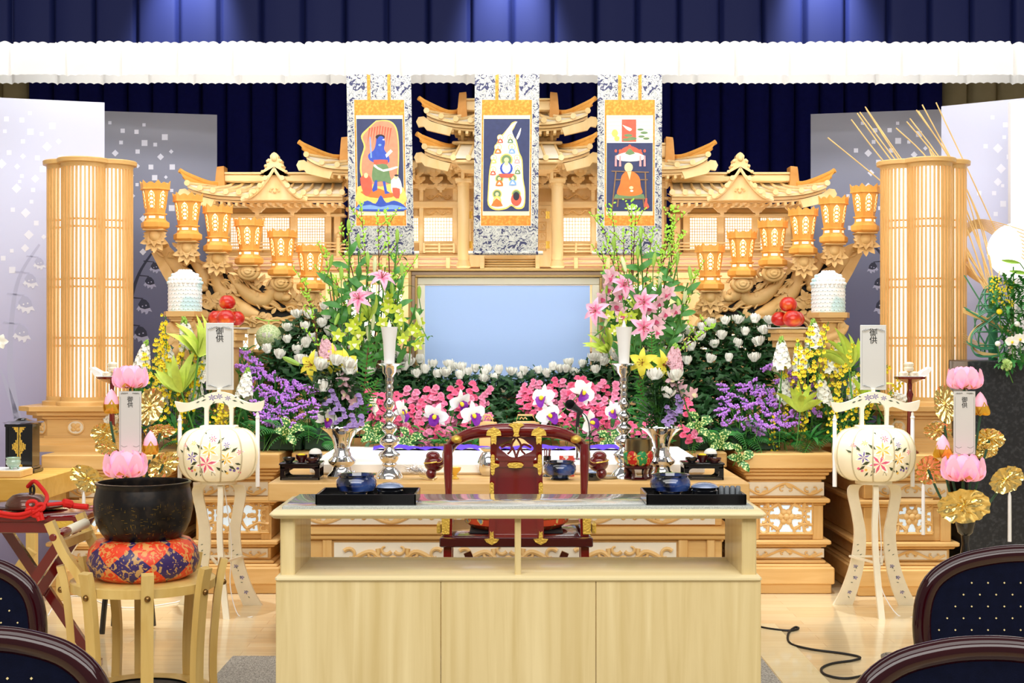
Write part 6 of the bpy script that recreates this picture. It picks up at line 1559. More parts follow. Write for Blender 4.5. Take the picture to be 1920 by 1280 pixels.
# ---- cattleya, cymbidium, lily
def star(m, n, L_, wd, bend, tilt, rot=0.0, ruff=0.0, seg=5, c=(0, 0, 0)):
    for k in range(n):
        a = rot+2*PI*k/n; d = Vector((math.cos(a)*math.cos(tilt), -math.sin(tilt), math.sin(a)*math.cos(tilt)))
        m.leaf(c, d, (0, -1, 0), L_, wd, bend, seg, .12, (lambda t: math.sin(PI*min(1, t*.86+.14))**.7*(1+ruff*math.sin(t*24))))
def p_catt(root):
    m = MB(); star(m, 3, .085, .036, .15, .15, PI/2); 
    for s_ in (-1, 1): m.leaf((0, -.004, 0), (s_, -.12, .35), CAMD, .08, .075, .15, 7, .15, lambda t: math.sin(PI*min(1, t*.8+.2))**.5*(1+.07*math.sin(t*30)))
    m.build('petals', M['petw'], root, angle=60)
    l = MB(); l.leaf((0, -.012, 0), (.15, -.8, -.75), (0, -.6, .8), .07, .062, .5, 7, .35, lambda t: math.sin(PI*min(1, t*.78+.12))**.6*(1+.08*math.sin(t*26))); l.build('purple_lip', M['purple'], root, angle=60)
    y = MB(); y.ell((0, -.03, -.004), .013, .016, .014, 10, 6); y.build('yellow_throat', M['lemon'], root)
    MB().tube([(0, .005, 0), (0, .03, -.05), (0, .05, -.18)], .003, 6).build('stem', M['stem'], root)
cat = PT(p_catt)
for i, (px, py, rz, lab) in enumerate(((860,752,.3,'upper one left of the red chair crest'), (818,776,-.1,'lower middle one left of the red chair crest'), (886,776,.2,'nearest the left side of the chair crest'), (750,772,.4,'behind the left silver candlestick'), (702,760,-.3,'between the left vase and candlestick'), (1020,746,-.2,'upper one just right of the chair crest'), (1092,735,.3,'topmost one above the microphone'), (1028,779,.1,'lower one just right of the chair crest'), (1102,792,.5,'beside the microphone stand'), (1152,770,-.3,'behind the right silver candlestick'))):
    put(cat, 'cattleya_orchid', 'white orchid with purple and yellow lip, %s' % lab, 'flower', P(px, py, 8.02), (rnd.uniform(-.3, .5), rnd.uniform(-.8, .8), rz*2+rnd.uniform(-.4, .4)), 1.0 if i not in (4, 9) else .8)
def p_cym(root, petal, lip, n, spread, seed):
    r = random.Random(seed); m = MB(); l = MB(); g = MB()
    g.tube([(0, .01, spread), (0, .03, 0), (0, .05, -.2)], .004, 6)
    for k in range(n):
        c = Vector((r.uniform(-.055, .055), r.uniform(-.04, 0), spread*(1-2*k/max(1, n-1)))) if n > 1 else Vector((0, 0, 0)); mm = MB(); star(mm, 5, .045, .026, .2, .25, PI/2)
        ll = MB(); ll.leaf((0, -.008, 0), (0, -.8, -.6), (0, -.6, .8), .028, .026, .5, 4, .3)
        T_ = Matrix.Translation(c) @ Matrix.Rotation(r.uniform(-.7, .7), 4, 'Z') @ Matrix.Rotation(r.uniform(-.2, .5), 4, 'X') @ Matrix.Rotation(r.uniform(-.3, .3), 4, 'Y')
        m.join(mm, T_); l.join(ll, T_); g.tube([(0, .03, c.z-.02), c], .0018, 4)
    m.build('petals', petal, root, angle=60); l.build('lips', lip, root, angle=60); g.build('stem', M['stem'], root)
M['pinklip'] = mat('rose_spotted_lip', '#C2406A', .5); M['creaml'] = mat('cream_lip', '#F3E6B8', .5)
cyg = PT(p_cym, M['orchg'], M['creaml'], 6, .07, 2); cyp = PT(p_cym, M['petlp'], M['pinklip'], 9, .10, 3); cys = PT(p_cym, M['petlp'], M['creaml'], 4, .05, 4)
for (px, py, sc, tl, t, lab) in ((655,618,1.05,.2,cyg,'lime green orchid cluster left of the left white candle'), (727,585,1.0,-.5,cyg,'lime green orchid cluster just above the left white candle'), (772,625,.9,.1,cyg,'lime green orchid cluster over the left edge of the portrait frame'), (1160,595,.9,.9,cyg,'lime green orchid cluster just above the right white candle'), (1150,552,1.15,.15,cyp,'pale pink orchid cluster against the right edge of the portrait frame'), (1238,582,1.1,.7,cyp,'pale pink orchid cluster right of the right white candle'), (652,732,1.1,.2,cys,'blush pink orchid cluster in the left silver vase'), (1276,725,1.1,-.3,cys,'blush pink orchid cluster in the right silver vase')):
    put(t, 'cymbidium_orchid', lab, 'flower', P(px, py, 8.2 if t is not cys else 6.84), (0, tl, rnd.uniform(-.2, .2)), sc if t is not cys else sc*.82)
def p_lily(root, petal, inner, n=6, L_=.085):
    m = MB(); 
    for k in range(6):
        a = PI/2+k*PI/3; tl = .45 if k % 2 else .5
        d = Vector((math.cos(a)*math.cos(tl), -math.sin(tl), math.sin(a)*math.cos(tl))); m.leaf((0, 0, 0), d, (0, -1, 0), L_, .043 if k % 2 else .034, .75, 7, .2)
    m.build('petals', petal, root, angle=60)
    if inner:
        q = MB()
        for k in range(6): a = PI/2+k*PI/3; tl = .5; d = Vector((math.cos(a)*math.cos(tl), -math.sin(tl), math.sin(a)*math.cos(tl))); q.leaf((0, -.003, 0), d, (0, -1, 0), L_*.66, .012, .5, 5, .1)
        q.build('petal_stripes', inner, root, angle=60)
    s_ = MB()
    for k in range(6): a = k*PI/3; e = Vector((.016*math.cos(a), -.05, .016*math.sin(a)-.006)); s_.tube([(0, 0, 0), e], .0012, 4); s_.ell(e, .0045, .002, .0025, 6, 4)
    s_.build('stamens', mat('rust_anther', '#9A4A1C', .6) if 'rust_anther' not in bpy.data.materials else bpy.data.materials['rust_anther'], root)
    MB().tube([(0, 0, 0), (0, .03, -.02), (0, .045, -.12)], .0035, 6).build('stem', M['stem'], root)
M['hotp'] = mat('deep_rose', '#F07AA4', .5)
lyp = PT(p_lily, M['lilyp'], M['hotp']); lyy = PT(p_lily, M['lilyy'], None)
for (px, py, rz, rx, lab) in ((674,560,-.3,-.4,'rose pink lily above the left lime orchids'), (716,522,.4,-.8,'rose pink lily half open high in the left lily stems'), (1168,536,.4,-.5,'rose pink lily highest beside the portrait frame on the right'), (1209,566,-.4,-.1,'rose pink lily in the middle of the right arrangement'), (1206,613,.2,.1,'rose pink lily just right of the right white candle'), (1118,583,-.5,-.2,'rose pink lily leaning over the right frame edge')):
    put(lyp, 'pink_lily', lab, 'flower', P(px, py, 8.15), (rx, 0, rz), 1.05)
for (px, py, rz, lab) in ((586,684,-.4,'yellow lily leftmost in the left silver vase'), (622,672,.0,'yellow lily behind the large white blooms in the left vase'), (647,682,.5,'yellow lily rightmost in the left silver vase'), (1205,680,-.3,'yellow lily on the left side of the right silver vase'), (1242,684,.4,'yellow lily in the centre of the right silver vase')):
    put(lyy, 'yellow_lily', lab, 'flower', P(px, py, 6.88), (-.2, 0, rz), .95)
def p_bud(root, material, L_=.085):
    MB().lathe([(.001, 0), (.007, .004), (.0115, L_*.35), (.0125, L_*.6), (.009, L_*.85), (.001, L_)], (0, 0, 0), 8).build('bud', material, root)
    g = MB(); g.tube([(0, 0, .002), (0, .004, -.03), (.0, .015, -.09)], .0028, 5); g.leaf((0, .01, -.06), (.8, -.3, .2), UP, .09, .02, .4, 5, .1); g.leaf((0, .012, -.085), (-.8, -.3, .1), UP, .09, .02, .5, 5, .1); g.build('stalk', M['stem'], root)
M['budp'] = mat('pale_opening_bud', '#DDE6B0', .5); budg = PT(p_bud, M['budg']); budp = PT(p_bud, M['budp'], .1)
BL = [(654,437,0,.1),(673,464,0,-.05),(745,455,0,.05),(618,502,0,-.4),(640,526,0,.0),(690,498,0,0),(702,512,1,.05),(754,518,0,0),(722,548,1,.35),(632,557,0,-.3),(668,560,0,-.3),(786,560,0,.5),(655,590,0,-.2),(698,618,1,-.4),(692,640,1,-.3),(628,610,0,-.5),(736,556,0,0),(790,612,1,.5)]
BR = [(1137,551,0,-.05),(1193,575,0,.3),(1174,510,1,.35),(1236,541,1,.1),(1269,498,0,0),(1296,525,0,.2),(1282,570,1,.1),(1134,612,1,-.3),(1276,583,0,.5),(1201,449,0,.2),(1196,486,0,.05),(1255,483,0,0),(1152,470,0,-.2),(1225,500,0,.1)]
for sd, lst in (('left', BL), ('right', BR)):
    for (px, py, k, tl) in lst:
        put(budp if k else budg, 'lily_bud', ('%s lily bud in the tall arrangement %s of the portrait frame') % ('pale swelling' if k else 'closed green', sd), 'bud', P(px, py, 8.22+rnd.uniform(-.1, .12)), (rnd.uniform(-.1, .1), tl, rnd.uniform(0, 6)), 1.0, ('pale lily buds %s of the frame' if k else 'green lily buds %s of the frame') % sd)
tag_ = None
# lily stems with leaves
rr = random.Random(21)
def lily_stem(px0, px1, py1, sd, k):
    m = MB(); g = MB(); a = P(px0, 700, 8.42); b = P(px1, py1, 8.26); pts = sweep(6, [a, a.lerp(b, .5)+Vector((rr.uniform(-.03, .03), 0, 0)), b]); g.tube(pts, .0045, 6)
    for i in range(11):
        t = .15+.8*i/11; p = pts[int(t*(len(pts)-1))]; an = i*2.4+k
        m.leaf(p, (math.cos(an), math.sin(an)*.4-.2, rr.uniform(.2, .9)), (0, -1, .3), rr.uniform(.09, .14), .038, rr.uniform(.3, .9), 6, .14)
    root = thing('leafy_lily', 'leafy green lily stem in the tall arrangement %s of the portrait frame' % sd, 'stem', a, 0, 'leafy lily stems %s of the frame' % sd)
    m.build('leaves', M['leafl'], root, world=True, angle=60); g.build('stalk', M['stem'], root, world=True)
for k, (a, b, c) in enumerate(((670,655,445),(680,690,500),(690,672,470),(700,745,460),(700,722,500),(660,620,510),(720,752,520),(650,640,540),(690,710,560),(740,780,570))): lily_stem(a, b, c, 'left', k)
for k, (a, b, c) in enumerate(((1190,1196,480),(1200,1201,450),(1210,1236,530),(1220,1255,490),(1230,1269,500),(1190,1174,520),(1180,1137,550),(1240,1290,530),(1230,1282,575),(1200,1193,570),(1170,1150,500))): lily_stem(a, b, c, 'right', k)
# budding branches
def branch(px0, px1, py1, sd, k):
    m = MB(); g = MB(); a = P(px0, 690, 8.45); b = P(px1, py1, 8.3); off = Vector((rr.uniform(-.06, .06), 0, 0)); pts = sweep(8, [a, a.lerp(b, .4)+off, a.lerp(b, .75)+off*.6, b]); n = len(pts)
    g.tube(pts, [.006*(1-.75*i/n) for i in range(n)], 5)
    for i in range(4, n):
        for q in range(3):
            p = pts[i]+Vector((rr.uniform(-.012, .012), rr.uniform(-.02, 0), rr.uniform(-.015, .015))); an = rr.uniform(0, 6.3)
            if rr.random() < .25+.75*i/n: m.leaf(p, (math.cos(an), -.3, abs(math.sin(an))+.2), (0, -1, .3), rr.uniform(.014, .026), .011, .3, 3, .1)
        if i % 5 == 0 and i < n-4:
            e = pts[i]+Vector((rr.choice([-1, 1])*rr.uniform(.05, .09), -.02, rr.uniform(.08, .14))); g.tube([pts[i], e], [.0025, .001], 4)
            for q in range(7):
                p = pts[i].lerp(e, .3+q*.1); an = rr.uniform(0, 6.3); m.leaf(p, (math.cos(an), -.3, abs(math.sin(an))), (0, -1, .3), rr.uniform(.014, .024), .011, .3, 3, .1)
    root = thing('budding_branch', 'thin brown branch with small lime leaves rising %s of the portrait frame' % sd, 'branch', a, 0, 'budding branches %s of the frame' % sd)
    m.build('small_leaves', M['lime2'], root, world=True, angle=60); g.build('twig', M['twig'], root, world=True)
M['lime2'] = mat('fresh_lime_leaf', '#A8E23C', .5, var=.15, vs_=20)
for k, (a, b, c) in enumerate(((680,640,425),(690,676,385),(695,708,400),(700,724,395),(690,655,470),(670,612,470),(705,740,480),(710,764,500),(680,628,520),(720,735,520),(600,572,525))): branch(a, b, c, 'left', k)
for k, (a, b, c) in enumerate(((1180,1122,400),(1195,1147,385),(1200,1185,380),(1205,1193,392),(1210,1225,430),(1215,1262,385),(1220,1268,395),(1200,1170,430),(1225,1280,440),(1230,1305,510),(1190,1128,470),(1210,1240,470),(1225,1250,430),(1235,1340,610))): branch(a, b, c, 'right', k)
# broad pale bracts
for (px, py, tl, lab) in ((692,600,-.1,'pale yellow green broad leaves above the left lime orchids'), (745,640,.5,'pale yellow green broad leaves behind the left white candle'), (1140,660,-.7,'pale yellow green broad leaves over the lower right frame edge'), (1196,600,.1,'pale yellow green broad leaves between the right pink lilies')):
    put(dr[0], 'broad_leaves', lab, 'leaves', P(px, py, 8.25), (0, tl, 1), .7)
# ferns
def p_fern(root, seed, L_=.24):
    m = MB(); n = 16
    for k in range(n):
        t = k/n; p = Vector((0, -L_*.85*t, .05*math.sin(t*2.2)-.10*t*t)); w_ = .065*math.sin(PI*(t*.8+.2))+.008
        for s_ in (-1, 1):
            q = p+Vector((s_*w_*.5, -.01, -.004)); m.leaf(p, (s_, -.35, -.1), UP, w_, .013, .3, 3, 0, lambda t: (1-t*.8)*(1+.3*math.sin(t*30)))
    m.build('frond', M['leafm'], root, angle=60)
    MB().tube([(0, -L_*.85*t, .05*math.sin(t*2.2)-.10*t*t) for t in [i/8 for i in range(9)]], .002, 4).build('stalk', M['stem'], root)
fr_ = PT(p_fern, 1)
for sd, lst in (('left', [(505,812),(525,820),(545,815),(560,828),(590,822),(610,835),(480,800),(575,808),(500,795),(330,815),(350,840)]), ('right', [(1330,815),(1350,828),(1372,818),(1395,832),(1420,815),(1440,830),(1465,822),(1490,835),(1510,822),(1535,835),(1560,825),(1405,800),(1310,830)])):
    for i, (px, py) in enumerate(lst):
        put(fr_, 'fern_frond', 'dark green fern frond hanging over the planters on the %s of the altar' % sd, 'fern', P(px, py-8, 8.2), (rnd.uniform(-.1, .35), rnd.uniform(-.3, .3), rnd.uniform(-1.0, 1.0)), rnd.uniform(.8, 1.1), 'ferns over the %s planters' % sd)
# speckled leaves near the vases
M['speck'] = ramp_mat('speckled_green_leaf', [(0, '#2C6E2A'), (.5, '#3E8634'), (.56, '#DCE69A')], 90, 1, .45)
def p_speck(root):
    m = MB()
    for k in range(7): a = k*2.4; m.leaf((.01*math.cos(a), -.01*k, -.012*k), (math.cos(a), -.5, math.sin(a)*.7), (0, -1, .4), .075, .045, .35, 5, .12)
    m.build('speckled_leaves', M['speck'], root, angle=60); MB().tube([(0, 0, 0), (0, .04, .0), (0, .1, -.1)], .003, 5).build('stalk', M['stem'], root)
sp_ = PT(p_speck)
for (px, py, lab) in ((548,795,'left of the left silver vase'), (698,800,'between the left vase and candlestick'), (770,812,'right of the left silver candlestick'), (1142,812,'left of the right silver candlestick'), (1312,782,'right of the right silver vase'), (1345,815,'trailing toward the right offering tray'), (1392,845,'hanging lowest over the right altar edge')):
    put(sp_, 'speckled_sprig', 'sprig of yellow speckled green leaves %s' % lab, 'leaves', P(px, py, 8.0), (0, rnd.uniform(-.4, .4), 0), 1.0)
# ================================================================ PORTRAIT FRAME
Df = 8.72
fr = thing('portrait_frame', 'large gold and brown framed picture with plain light blue centre', 'frame', (X(954, Df), Df, ZA), 0)
def ring(mb, a, b, c, d, w_, y0, y1, D_=Df):
    x0, x1, z0, z1 = X(a, D_), X(b, D_), Z(d, D_), Z(c, D_); w_ *= D_/F
    mb.rb(x0, x1, y0, y1, z1-w_, z1, .004).rb(x0, x1, y0, y1, z0, z0+w_, .004).rb(x0, x0+w_, y0, y1, z0+w_, z1-w_, .004).rb(x1-w_, x1, y0, y1, z0+w_, z1-w_, .004)
m = MB(); ring(m, 767, 1140, 504, 752, 5, Df-.05, Df+.03); m.build('outer_gilt_edge', mat('satin_gold', '#C2A264', .35, metal=.5), fr, world=True)
m = MB(); ring(m, 772, 1135, 509, 747, 8, Df-.035, Df+.03); m.build('brown_moulding', mat('taupe_moulding', '#A98F78', .5), fr, world=True)
m = MB(); ring(m, 779, 1128, 516, 740, 4, Df-.045, Df+.03); m.build('inner_gilt_edge', bpy.data.materials['satin_gold'], fr, world=True)
m = MB(); ring(m, 783, 1124, 520, 736, 14, Df-.02, Df+.02); m.build('linen_mount', mat('linen_mount', '#EDE8D2', .9, bump=.1, bs=500), fr, world=True)
m = MB(); m.bx(X(795, Df), X(1106, Df), Df-.012, Df+.01, Z(724, Df), Z(535, Df)); m.build('blue_picture', mat('sky_blue_print_glow', '#A9C4F0', .9, emit=.12, ec='#A9C4F0'), fr, world=True, smooth=False)  # faint glow added to the picture's own blue; not a lamp
m = MB(); m.bx(X(860, Df), X(1050, Df), Df+.03, Df+.2, ZA, Z(745, Df)); m.build('easel_block', M['altar'], fr, world=True)
# small carved gates at the foot of the leaves, behind the chair crest
for (a, b, lab) in ((905, 925, 'left'), (968, 1005, 'right')):
    D_ = 8.0; m = MB(); x0, x1, z0, z1 = X(a, D_), X(b, D_), Z(791, D_), Z(778, D_)
    m.rb(x0-.02, x1+.02, D_, D_+.02, ZA, z0, .003); m.tube([(x0, D_+.01, z0), (x0+.01, D_+.01, z1), (x1-.02, D_+.01, z1), (x1, D_+.01, z0)], .006, 6, closed=True)
    m.tube([(x0+.02+.01*k, D_+.01, z0+.015+.012*(k % 2)) for k in range(5)], .004, 5)
    tag(m.build('low_railing', M['altar']), 'small carved wooden railing end behind the red chair crest, %s one' % lab, 'railing')

# ================================================================ CLOTH SLAB AND DESK THINGS
ZD = .7655
m = MB(); m.rb(X(580, 6.98), X(1322, 6.98), 6.98, 8.03, ZD, .828, .012)
tag(m.build('white_cloth_slab', M['cloth']), 'thick white cloth covered slab lying on the altar desk behind the candlesticks', 'cloth')
m = MB(); rr = random.Random(4)
def crumple(u, v):
    x = X(705, 7.9)+(X(1190, 7.9)-X(705, 7.9))*u; return (x, 7.72+.14*v+.01*math.sin(u*60), .8295+.012*abs(math.sin(u*47+v*5))+.018*math.sin(PI*v)*(.5+.5*math.sin(u*23)))
m.grid(crumple, 160, 6); tag(m.build('purple_cloth', mat('violet_cloth', '#4A24B4', .7)), 'crumpled violet cloth strip along the back of the white slab', 'cloth')
def silver_vase(side, px):
    D_ = 6.86; s = D_/F; c = (X(px, D_), D_, ZD)
    root = thing('flower_vase', 'silver trumpet flower vase holding the %s bouquet' % side, 'vase', c, 0, 'silver flower vases')
    H = (888-800)*s
    pr = [(26, 0), (28, 3), (24, 8), (19, 14), (17, 20), (25, 27), (26, 31), (20, 37), (17, 40), (17, 44), (14.5, 48), (15.5, 62), (20, 74), (28, 84), (38, 91), (41, 93), (39, 94), (26, 85), (16, 70), (12, 50)]
    MB().lathe([(a*s, b*s) for a, b in pr], (0, 0, 0), 44, cap=True).build('vase_body', M['silver'], root, angle=50)
    m = MB(); 
    for k in range(3): a = -PI/2+k*2*PI/3; m.ell((24*s*math.cos(a), 24*s*math.sin(a), 6*s), 4*s, 4*s, 6*s, 10, 8)
    m.build('foot', M['silver'], root); return c
def candlestick(side, px):
    D_ = 6.84; s = D_/F; c = (X(px, D_), D_, ZD)
    root = thing('candlestick', 'tall turned silver candlestick under the %s white candle' % side, 'candlestick', c, 0, 'tall silver candlesticks')
    pr = [(26, 0), (25, 4), (20, 12), (13, 18), (12, 22), (14, 25), (12, 28), (17, 34), (21, 42), (18, 47), (10, 52), (9, 57), (17, 63), (19.5, 69), (15, 75), (9, 79), (8, 83), (13, 88), (15.5, 93), (13, 98), (7, 102), (7, 106), (11, 111), (13, 116), (10, 121), (6, 124), (6, 128), (9, 131), (11, 137), (10.5, 142), (7, 146), (6.5, 152), (8, 156), (6, 160), (7, 165), (8.5, 169), (6, 173), (7, 178), (8.5, 182), (7, 187), (9, 192), (13, 197), (14, 208), (22, 212), (24, 213), (22, 214.5), (1, 214.5)]
    MB().lathe([(a*s, b*s) for a, b in pr], (0, 0, 0), 36).build('turned_shaft', M['silver'], root, angle=60)
    cd = thing('candle', 'thick white flared altar candle on the %s silver candlestick' % side, 'candle', (c[0], c[1], ZD+214.6*s), 0, 'white flared candles')
    MB().lathe([(10*s, 0), (10*s, 6*s), (12*s, 40*s), (15.5*s, 66*s), (16*s, 68*s), (.5*s, 67.5*s)], (0, 0, 0), 32).build('wax_body', M['wax'], cd, angle=50)
    MB().lathe([(4*s, 67.4*s), (3.5*s, 72*s), (1.5*s, 78*s), (.2*s, 82*s)], (0, 0, 0), 12).build('wick_cone', M['wax'], cd)
vl = silver_vase('left', 641); vr = silver_vase('right', 1240); candlestick('left', 730); candlestick('right', 1170)
# bouquets: big blooms, lilac peas, cedar
mums_big = PT(p_mum, 9, .040, .14, 1.25)
for sd, lst in (('left', [(629,684,'largest, in the middle'), (599,692,'left of the largest bloom'), (652,690,'right of the largest bloom'), (656,702,'lowest on the right side'), (606,734,'lowest on the left side')]), ('right', [(1228,712,'left one under the yellow lilies'), (1268,712,'right one under the yellow lilies'), (1250,745,'lowest one')])):
    for (px, py, w_) in lst: put(mums_big, 'white_bloom', 'white incurved bloom in the %s silver vase, %s' % (sd, w_), 'flower', P(px, py, 6.80), (rnd.uniform(.1, .4), rnd.uniform(-.2, .2), rnd.uniform(0, 6)), rnd.uniform(.85, 1.0))
for sd, lst in (('left', [(619,744),(640,779),(669,752),(657,790),(672,790),(628,760)]), ('right', [(1268,768),(1258,784),(1250,775),(1272,755)])):
    for (px, py) in lst: put(peal, 'lilac_sweet_pea', 'lilac sweet pea low in the %s silver vase bouquet' % sd, 'flower', P(px, py, 6.79), (0, rnd.uniform(-.4, .4), rnd.uniform(-.5, .5)), .72, 'lilac sweet peas in the %s vase' % sd)
put(stp, 'pink_stock', 'pale pink stock flower at the top of the left vase bouquet', 'flower', P(613, 668, 6.9), (.1, -.1, 0), .85); put(stp, 'pink_stock', 'pale pink stock flower at the top of the right vase bouquet', 'flower', P(1262, 690, 6.9), (.1, .1, 0), 1.0)
def p_carn(root):
    m = MB(); r = random.Random(2)
    for k in range(46):
        d = Vector((r.gauss(0, 1), r.gauss(0, 1)-.5, r.gauss(0, 1)+.4)).normalized(); m.leaf(d*.012, d+Vector((r.uniform(-.4, .4), 0, r.uniform(-.4, .4))), d.cross(UP), .030, .024, .3, 4, .4, lambda t: (.4+t)*(1+.2*math.sin(t*30)))
    m.build('ruffled_petals', M['petlp'], root, angle=60); MB().tube([(0, 0, 0), (0, .01, -.14)], .003, 5).build('stem', M['stem'], root)
carn = PT(p_carn); put(carn, 'carnation', 'round ruffled pale pink carnation above the largest white bloom, left vase', 'flower', P(616, 657, 6.92), (0, 0, 0), .95)
def p_cedar(root):
    m = MB(); r = random.Random(5)
    for k in range(15):
        t = k/15; z = .30*t
        for s_ in (-1, 1):
            L_ = .055*math.sin(PI*(t*.75+.2))*r.uniform(.6, 1.2); d = Vector((s_, r.uniform(-.9, .3), r.uniform(.4, .9)))
            for j in range(6):
                p = Vector((0, 0, z))+d.normalized()*L_*j/6; m.leaf(p, d+Vector((0, 0, .5-.3*j)), (0, -1, 0), .014, .006, .2, 2, 0); m.leaf(p, d*.5+Vector((s_*.4, -.3, -.5)), (0, -1, 0), .012, .006, .2, 2, 0)
    m.build('scaly_foliage', M['leafm2'], root, angle=60); MB().tube([(0, 0, .28), (0, .01, 0), (0, .0, -.1)], .003, 5).build('twig', M['twig'], root)
M['leafm2'] = mat('cedar_green', '#3F8C2C', .6, var=.25, vs_=20); ced = PT(p_cedar)
for (px, py, tl, sc, lab) in ((678,775,.10,1.15,'cedar sprig rising right of the left vase bouquet, tallest'), (672,790,.45,.8,'cedar sprig low on the right of the left vase'), (1222,800,-.3,.8,'cedar sprig low on the left of the right vase'), (1212,790,-.15,.9,'cedar sprig upright on the left of the right vase'), (1222,700,.0,.7,'cedar sprig above the yellow lilies of the right vase')):
    put(ced, 'cedar_sprig', lab, 'leaves', P(px, py, 6.9), (0, tl, 0), sc)
def greens(label, cx_, cy, n, seed):
    r = random.Random(seed); root = thing('bouquet_greenery', label, 'leaves', P(cx_, cy, 6.87)); m = MB(); g = MB()
    for k in range(n):
        px = cx_+r.uniform(-22, 22)*1.1; py = cy-r.uniform(5, 105); q = P(px, py, 6.87+r.uniform(-.03, .04)); g.tube([P(cx_+r.uniform(-6, 6), cy, 6.87), q], .002, 4); a = r.uniform(0, 2*PI)
        m.leaf(q, (math.cos(a), -r.uniform(.2, .8), math.sin(a)*.6+.4), UP, r.uniform(.04, .07), .024, .4, 6, .14, lobed)
    for k in range(4): m.leaf(P(cx_-8, cy-2, 6.86), (-.9+.1*k, -.2, .5+.45*k), UP, .22, .024, .55, 8, .1)
    m.build('leaves', M['leafd'], root, world=True, angle=60); g.build('stalks', M['stem'], root, world=True)
greens('dark leaves and stems of the left silver vase bouquet', 641, 800, 170, 1); greens('dark leaves and stems of the right silver vase bouquet', 1240, 800, 160, 2)
put(budg, 'lily_bud', 'large yellow green lily bud reaching out left of the left vase bouquet', 'bud', P(562, 684, 6.88), (0, -1.15, 0), 1.1)
put(cat, 'white_bloom', 'white petalled orchid bloom just above the left silver vase rim', 'flower', P(612, 785, 6.8), (0, .3, .4), .7)
# meal stands
def meal(side, px, fl):
    D_ = 6.72; s = D_/F; c = (X(px, D_), D_+.06, ZD)
    root = thing('meal_stand', 'black lacquer openwork offering stand on the %s end of the altar desk' % side, 'stand', c, 0, 'black offering meal stands')
    w_, d_, h = 37*s, .15, 32*s; th = .006; m = MB()
    m.rb(-w_-.005, w_+.005, -.06-.004, d_-.06, h-.012, h, .003)
    for yy in (-.06, d_-.066):
        m.bx(-w_, w_, yy, yy+th, 0, .012); m.bx(-w_, w_, yy, yy+th, h-.026, h-.010); m.bx(-w_, -w_+.022, yy, yy+th, .01, h-.02); m.bx(w_-.022, w_, yy, yy+th, .01, h-.02)
        for sx in (-1, 1):
            for zz, sz in ((.012, 1), (h-.026, -1)):
                x0 = sx*(w_-.022); m.prism([(x0, zz), (x0-sx*.016, zz), (x0-sx*.005, zz+sz*.005), (x0, zz+sz*.014)], yy, yy+th)
    for sx in (-1, 1):
        x0, x1 = sorted((sx*w_, sx*(w_-th))); m.bx(x0, x1, -.06, d_-.06, 0, .012); m.bx(x0, x1, -.06, d_-.06, h-.026, h-.01)
    m.build('openwork_frame', M['black'], root)
    def bowl(nm, lab, dx, dy, r, hh, mt, topm=None, fill=None, cat_='bowl'):
        b = thing(nm, lab, cat_, (c[0]+dx, c[1]+dy, ZD+h+.0005)); MB().lathe([(r*.55, 0), (r*.6, .003), (r*.6, hh*.2), (r*.95, hh*.5), (r, hh), (r*.93, hh), (r*.85, hh*.6), (.001, hh*.5)], (0, 0, 0), 24).build('lacquer_body', mt, b, angle=60)
        if fill: fill(b)
    SS = side
    bowl('soup_bowl', 'small black lacquer bowl at the front left of the %s offering stand' % SS, -.055, -.03, .030, .024, M['black'])
    bowl('sauce_bowl', 'small dark lacquer bowl at the front right of the %s offering stand' % SS, .055, -.03, .032, .022, M['dred'])
    bowl('footed_cup', 'footed dark cup with yellow food in the middle of the %s offering stand' % SS, .0, -.005, .028, .034, M['dred'], fill=lambda b: MB().ell((0, 0, .033), .02, .018, .008, 10, 6).build('yellow_food', M['pety'], b))
    bowl('rice_bowl', 'black bowl heaped with white rice on the %s offering stand' % SS, .06*fl if fl > 0 else .045, .045, .034, .036, M['black'], fill=lambda b: MB().ell((0, 0, .036), .032, .032, .026, 16, 10).build('white_rice', M['cloth'], b))
meal('left', 562, 1); meal('right', 1320, -1)
# right side of the desk: incense bowl, metal bowl on lotus cushion, sticks
c = (X(1050, 6.74), 6.74, ZD); censer('blue and black glazed incense bowl on the altar desk, seen through the red chair arm', c, .078)
lidpot('small dark blue pot with lid on the altar desk beside the chair post', (X(1110, 6.72), 6.72, ZD), .046)
root = thing('lotus_bell', 'small bronze bell bowl on red and green lotus petal cushion', 'bell', (X(1197, 6.76), 6.76, ZD)); s = 6.76/F
MB().lathe([(26*s, 0), (28*s, 2*s), (22*s, 5*s)], (0, 0, 0), 6).build('stand_foot', M['dred'], root, angle=20)
m = MB(); m.lathe([(22*s, 20*s), (27*s, 22*s), (27*s, 26*s), (20*s, 28*s)], (0, 0, 0), 6)
for k in range(6): a = k*PI/3; m.tube(sweep(3, [(25*s*math.cos(a), 25*s*math.sin(a), 2*s), (21*s*math.cos(a), 21*s*math.sin(a), 12*s), (25*s*math.cos(a), 25*s*math.sin(a), 22*s)]), 3.2*s, 6)
m.build('stand_body', M['dred'], root, angle=30)
M['rgp'] = ramp_mat('red_gold_brocade', [(0, '#C01A18'), (.55, '#D8B050'), (.62, '#C01A18')], 50, 2, .45); M['ggp'] = ramp_mat('green_gold_brocade', [(0, '#1C8A4A'), (.55, '#D8B050'), (.62, '#1C8A4A')], 50, 2, .45)
for k in range(8):
    a = -PI/2+k*PI/4+.2; mm = MB(); mm.ell((0, 0, 0), 12*s, 6*s, 15*s, 14, 10); q = MB(); q.join(mm, Matrix.Translation((22*s*math.cos(a), 22*s*math.sin(a), 40*s)) @ Matrix.Rotation(a+PI/2, 4, 'Z') @ Matrix.Rotation(.25, 4, 'X')); q.build('brocade_petal', M['rgp'] if k % 2 else M['ggp'], root)
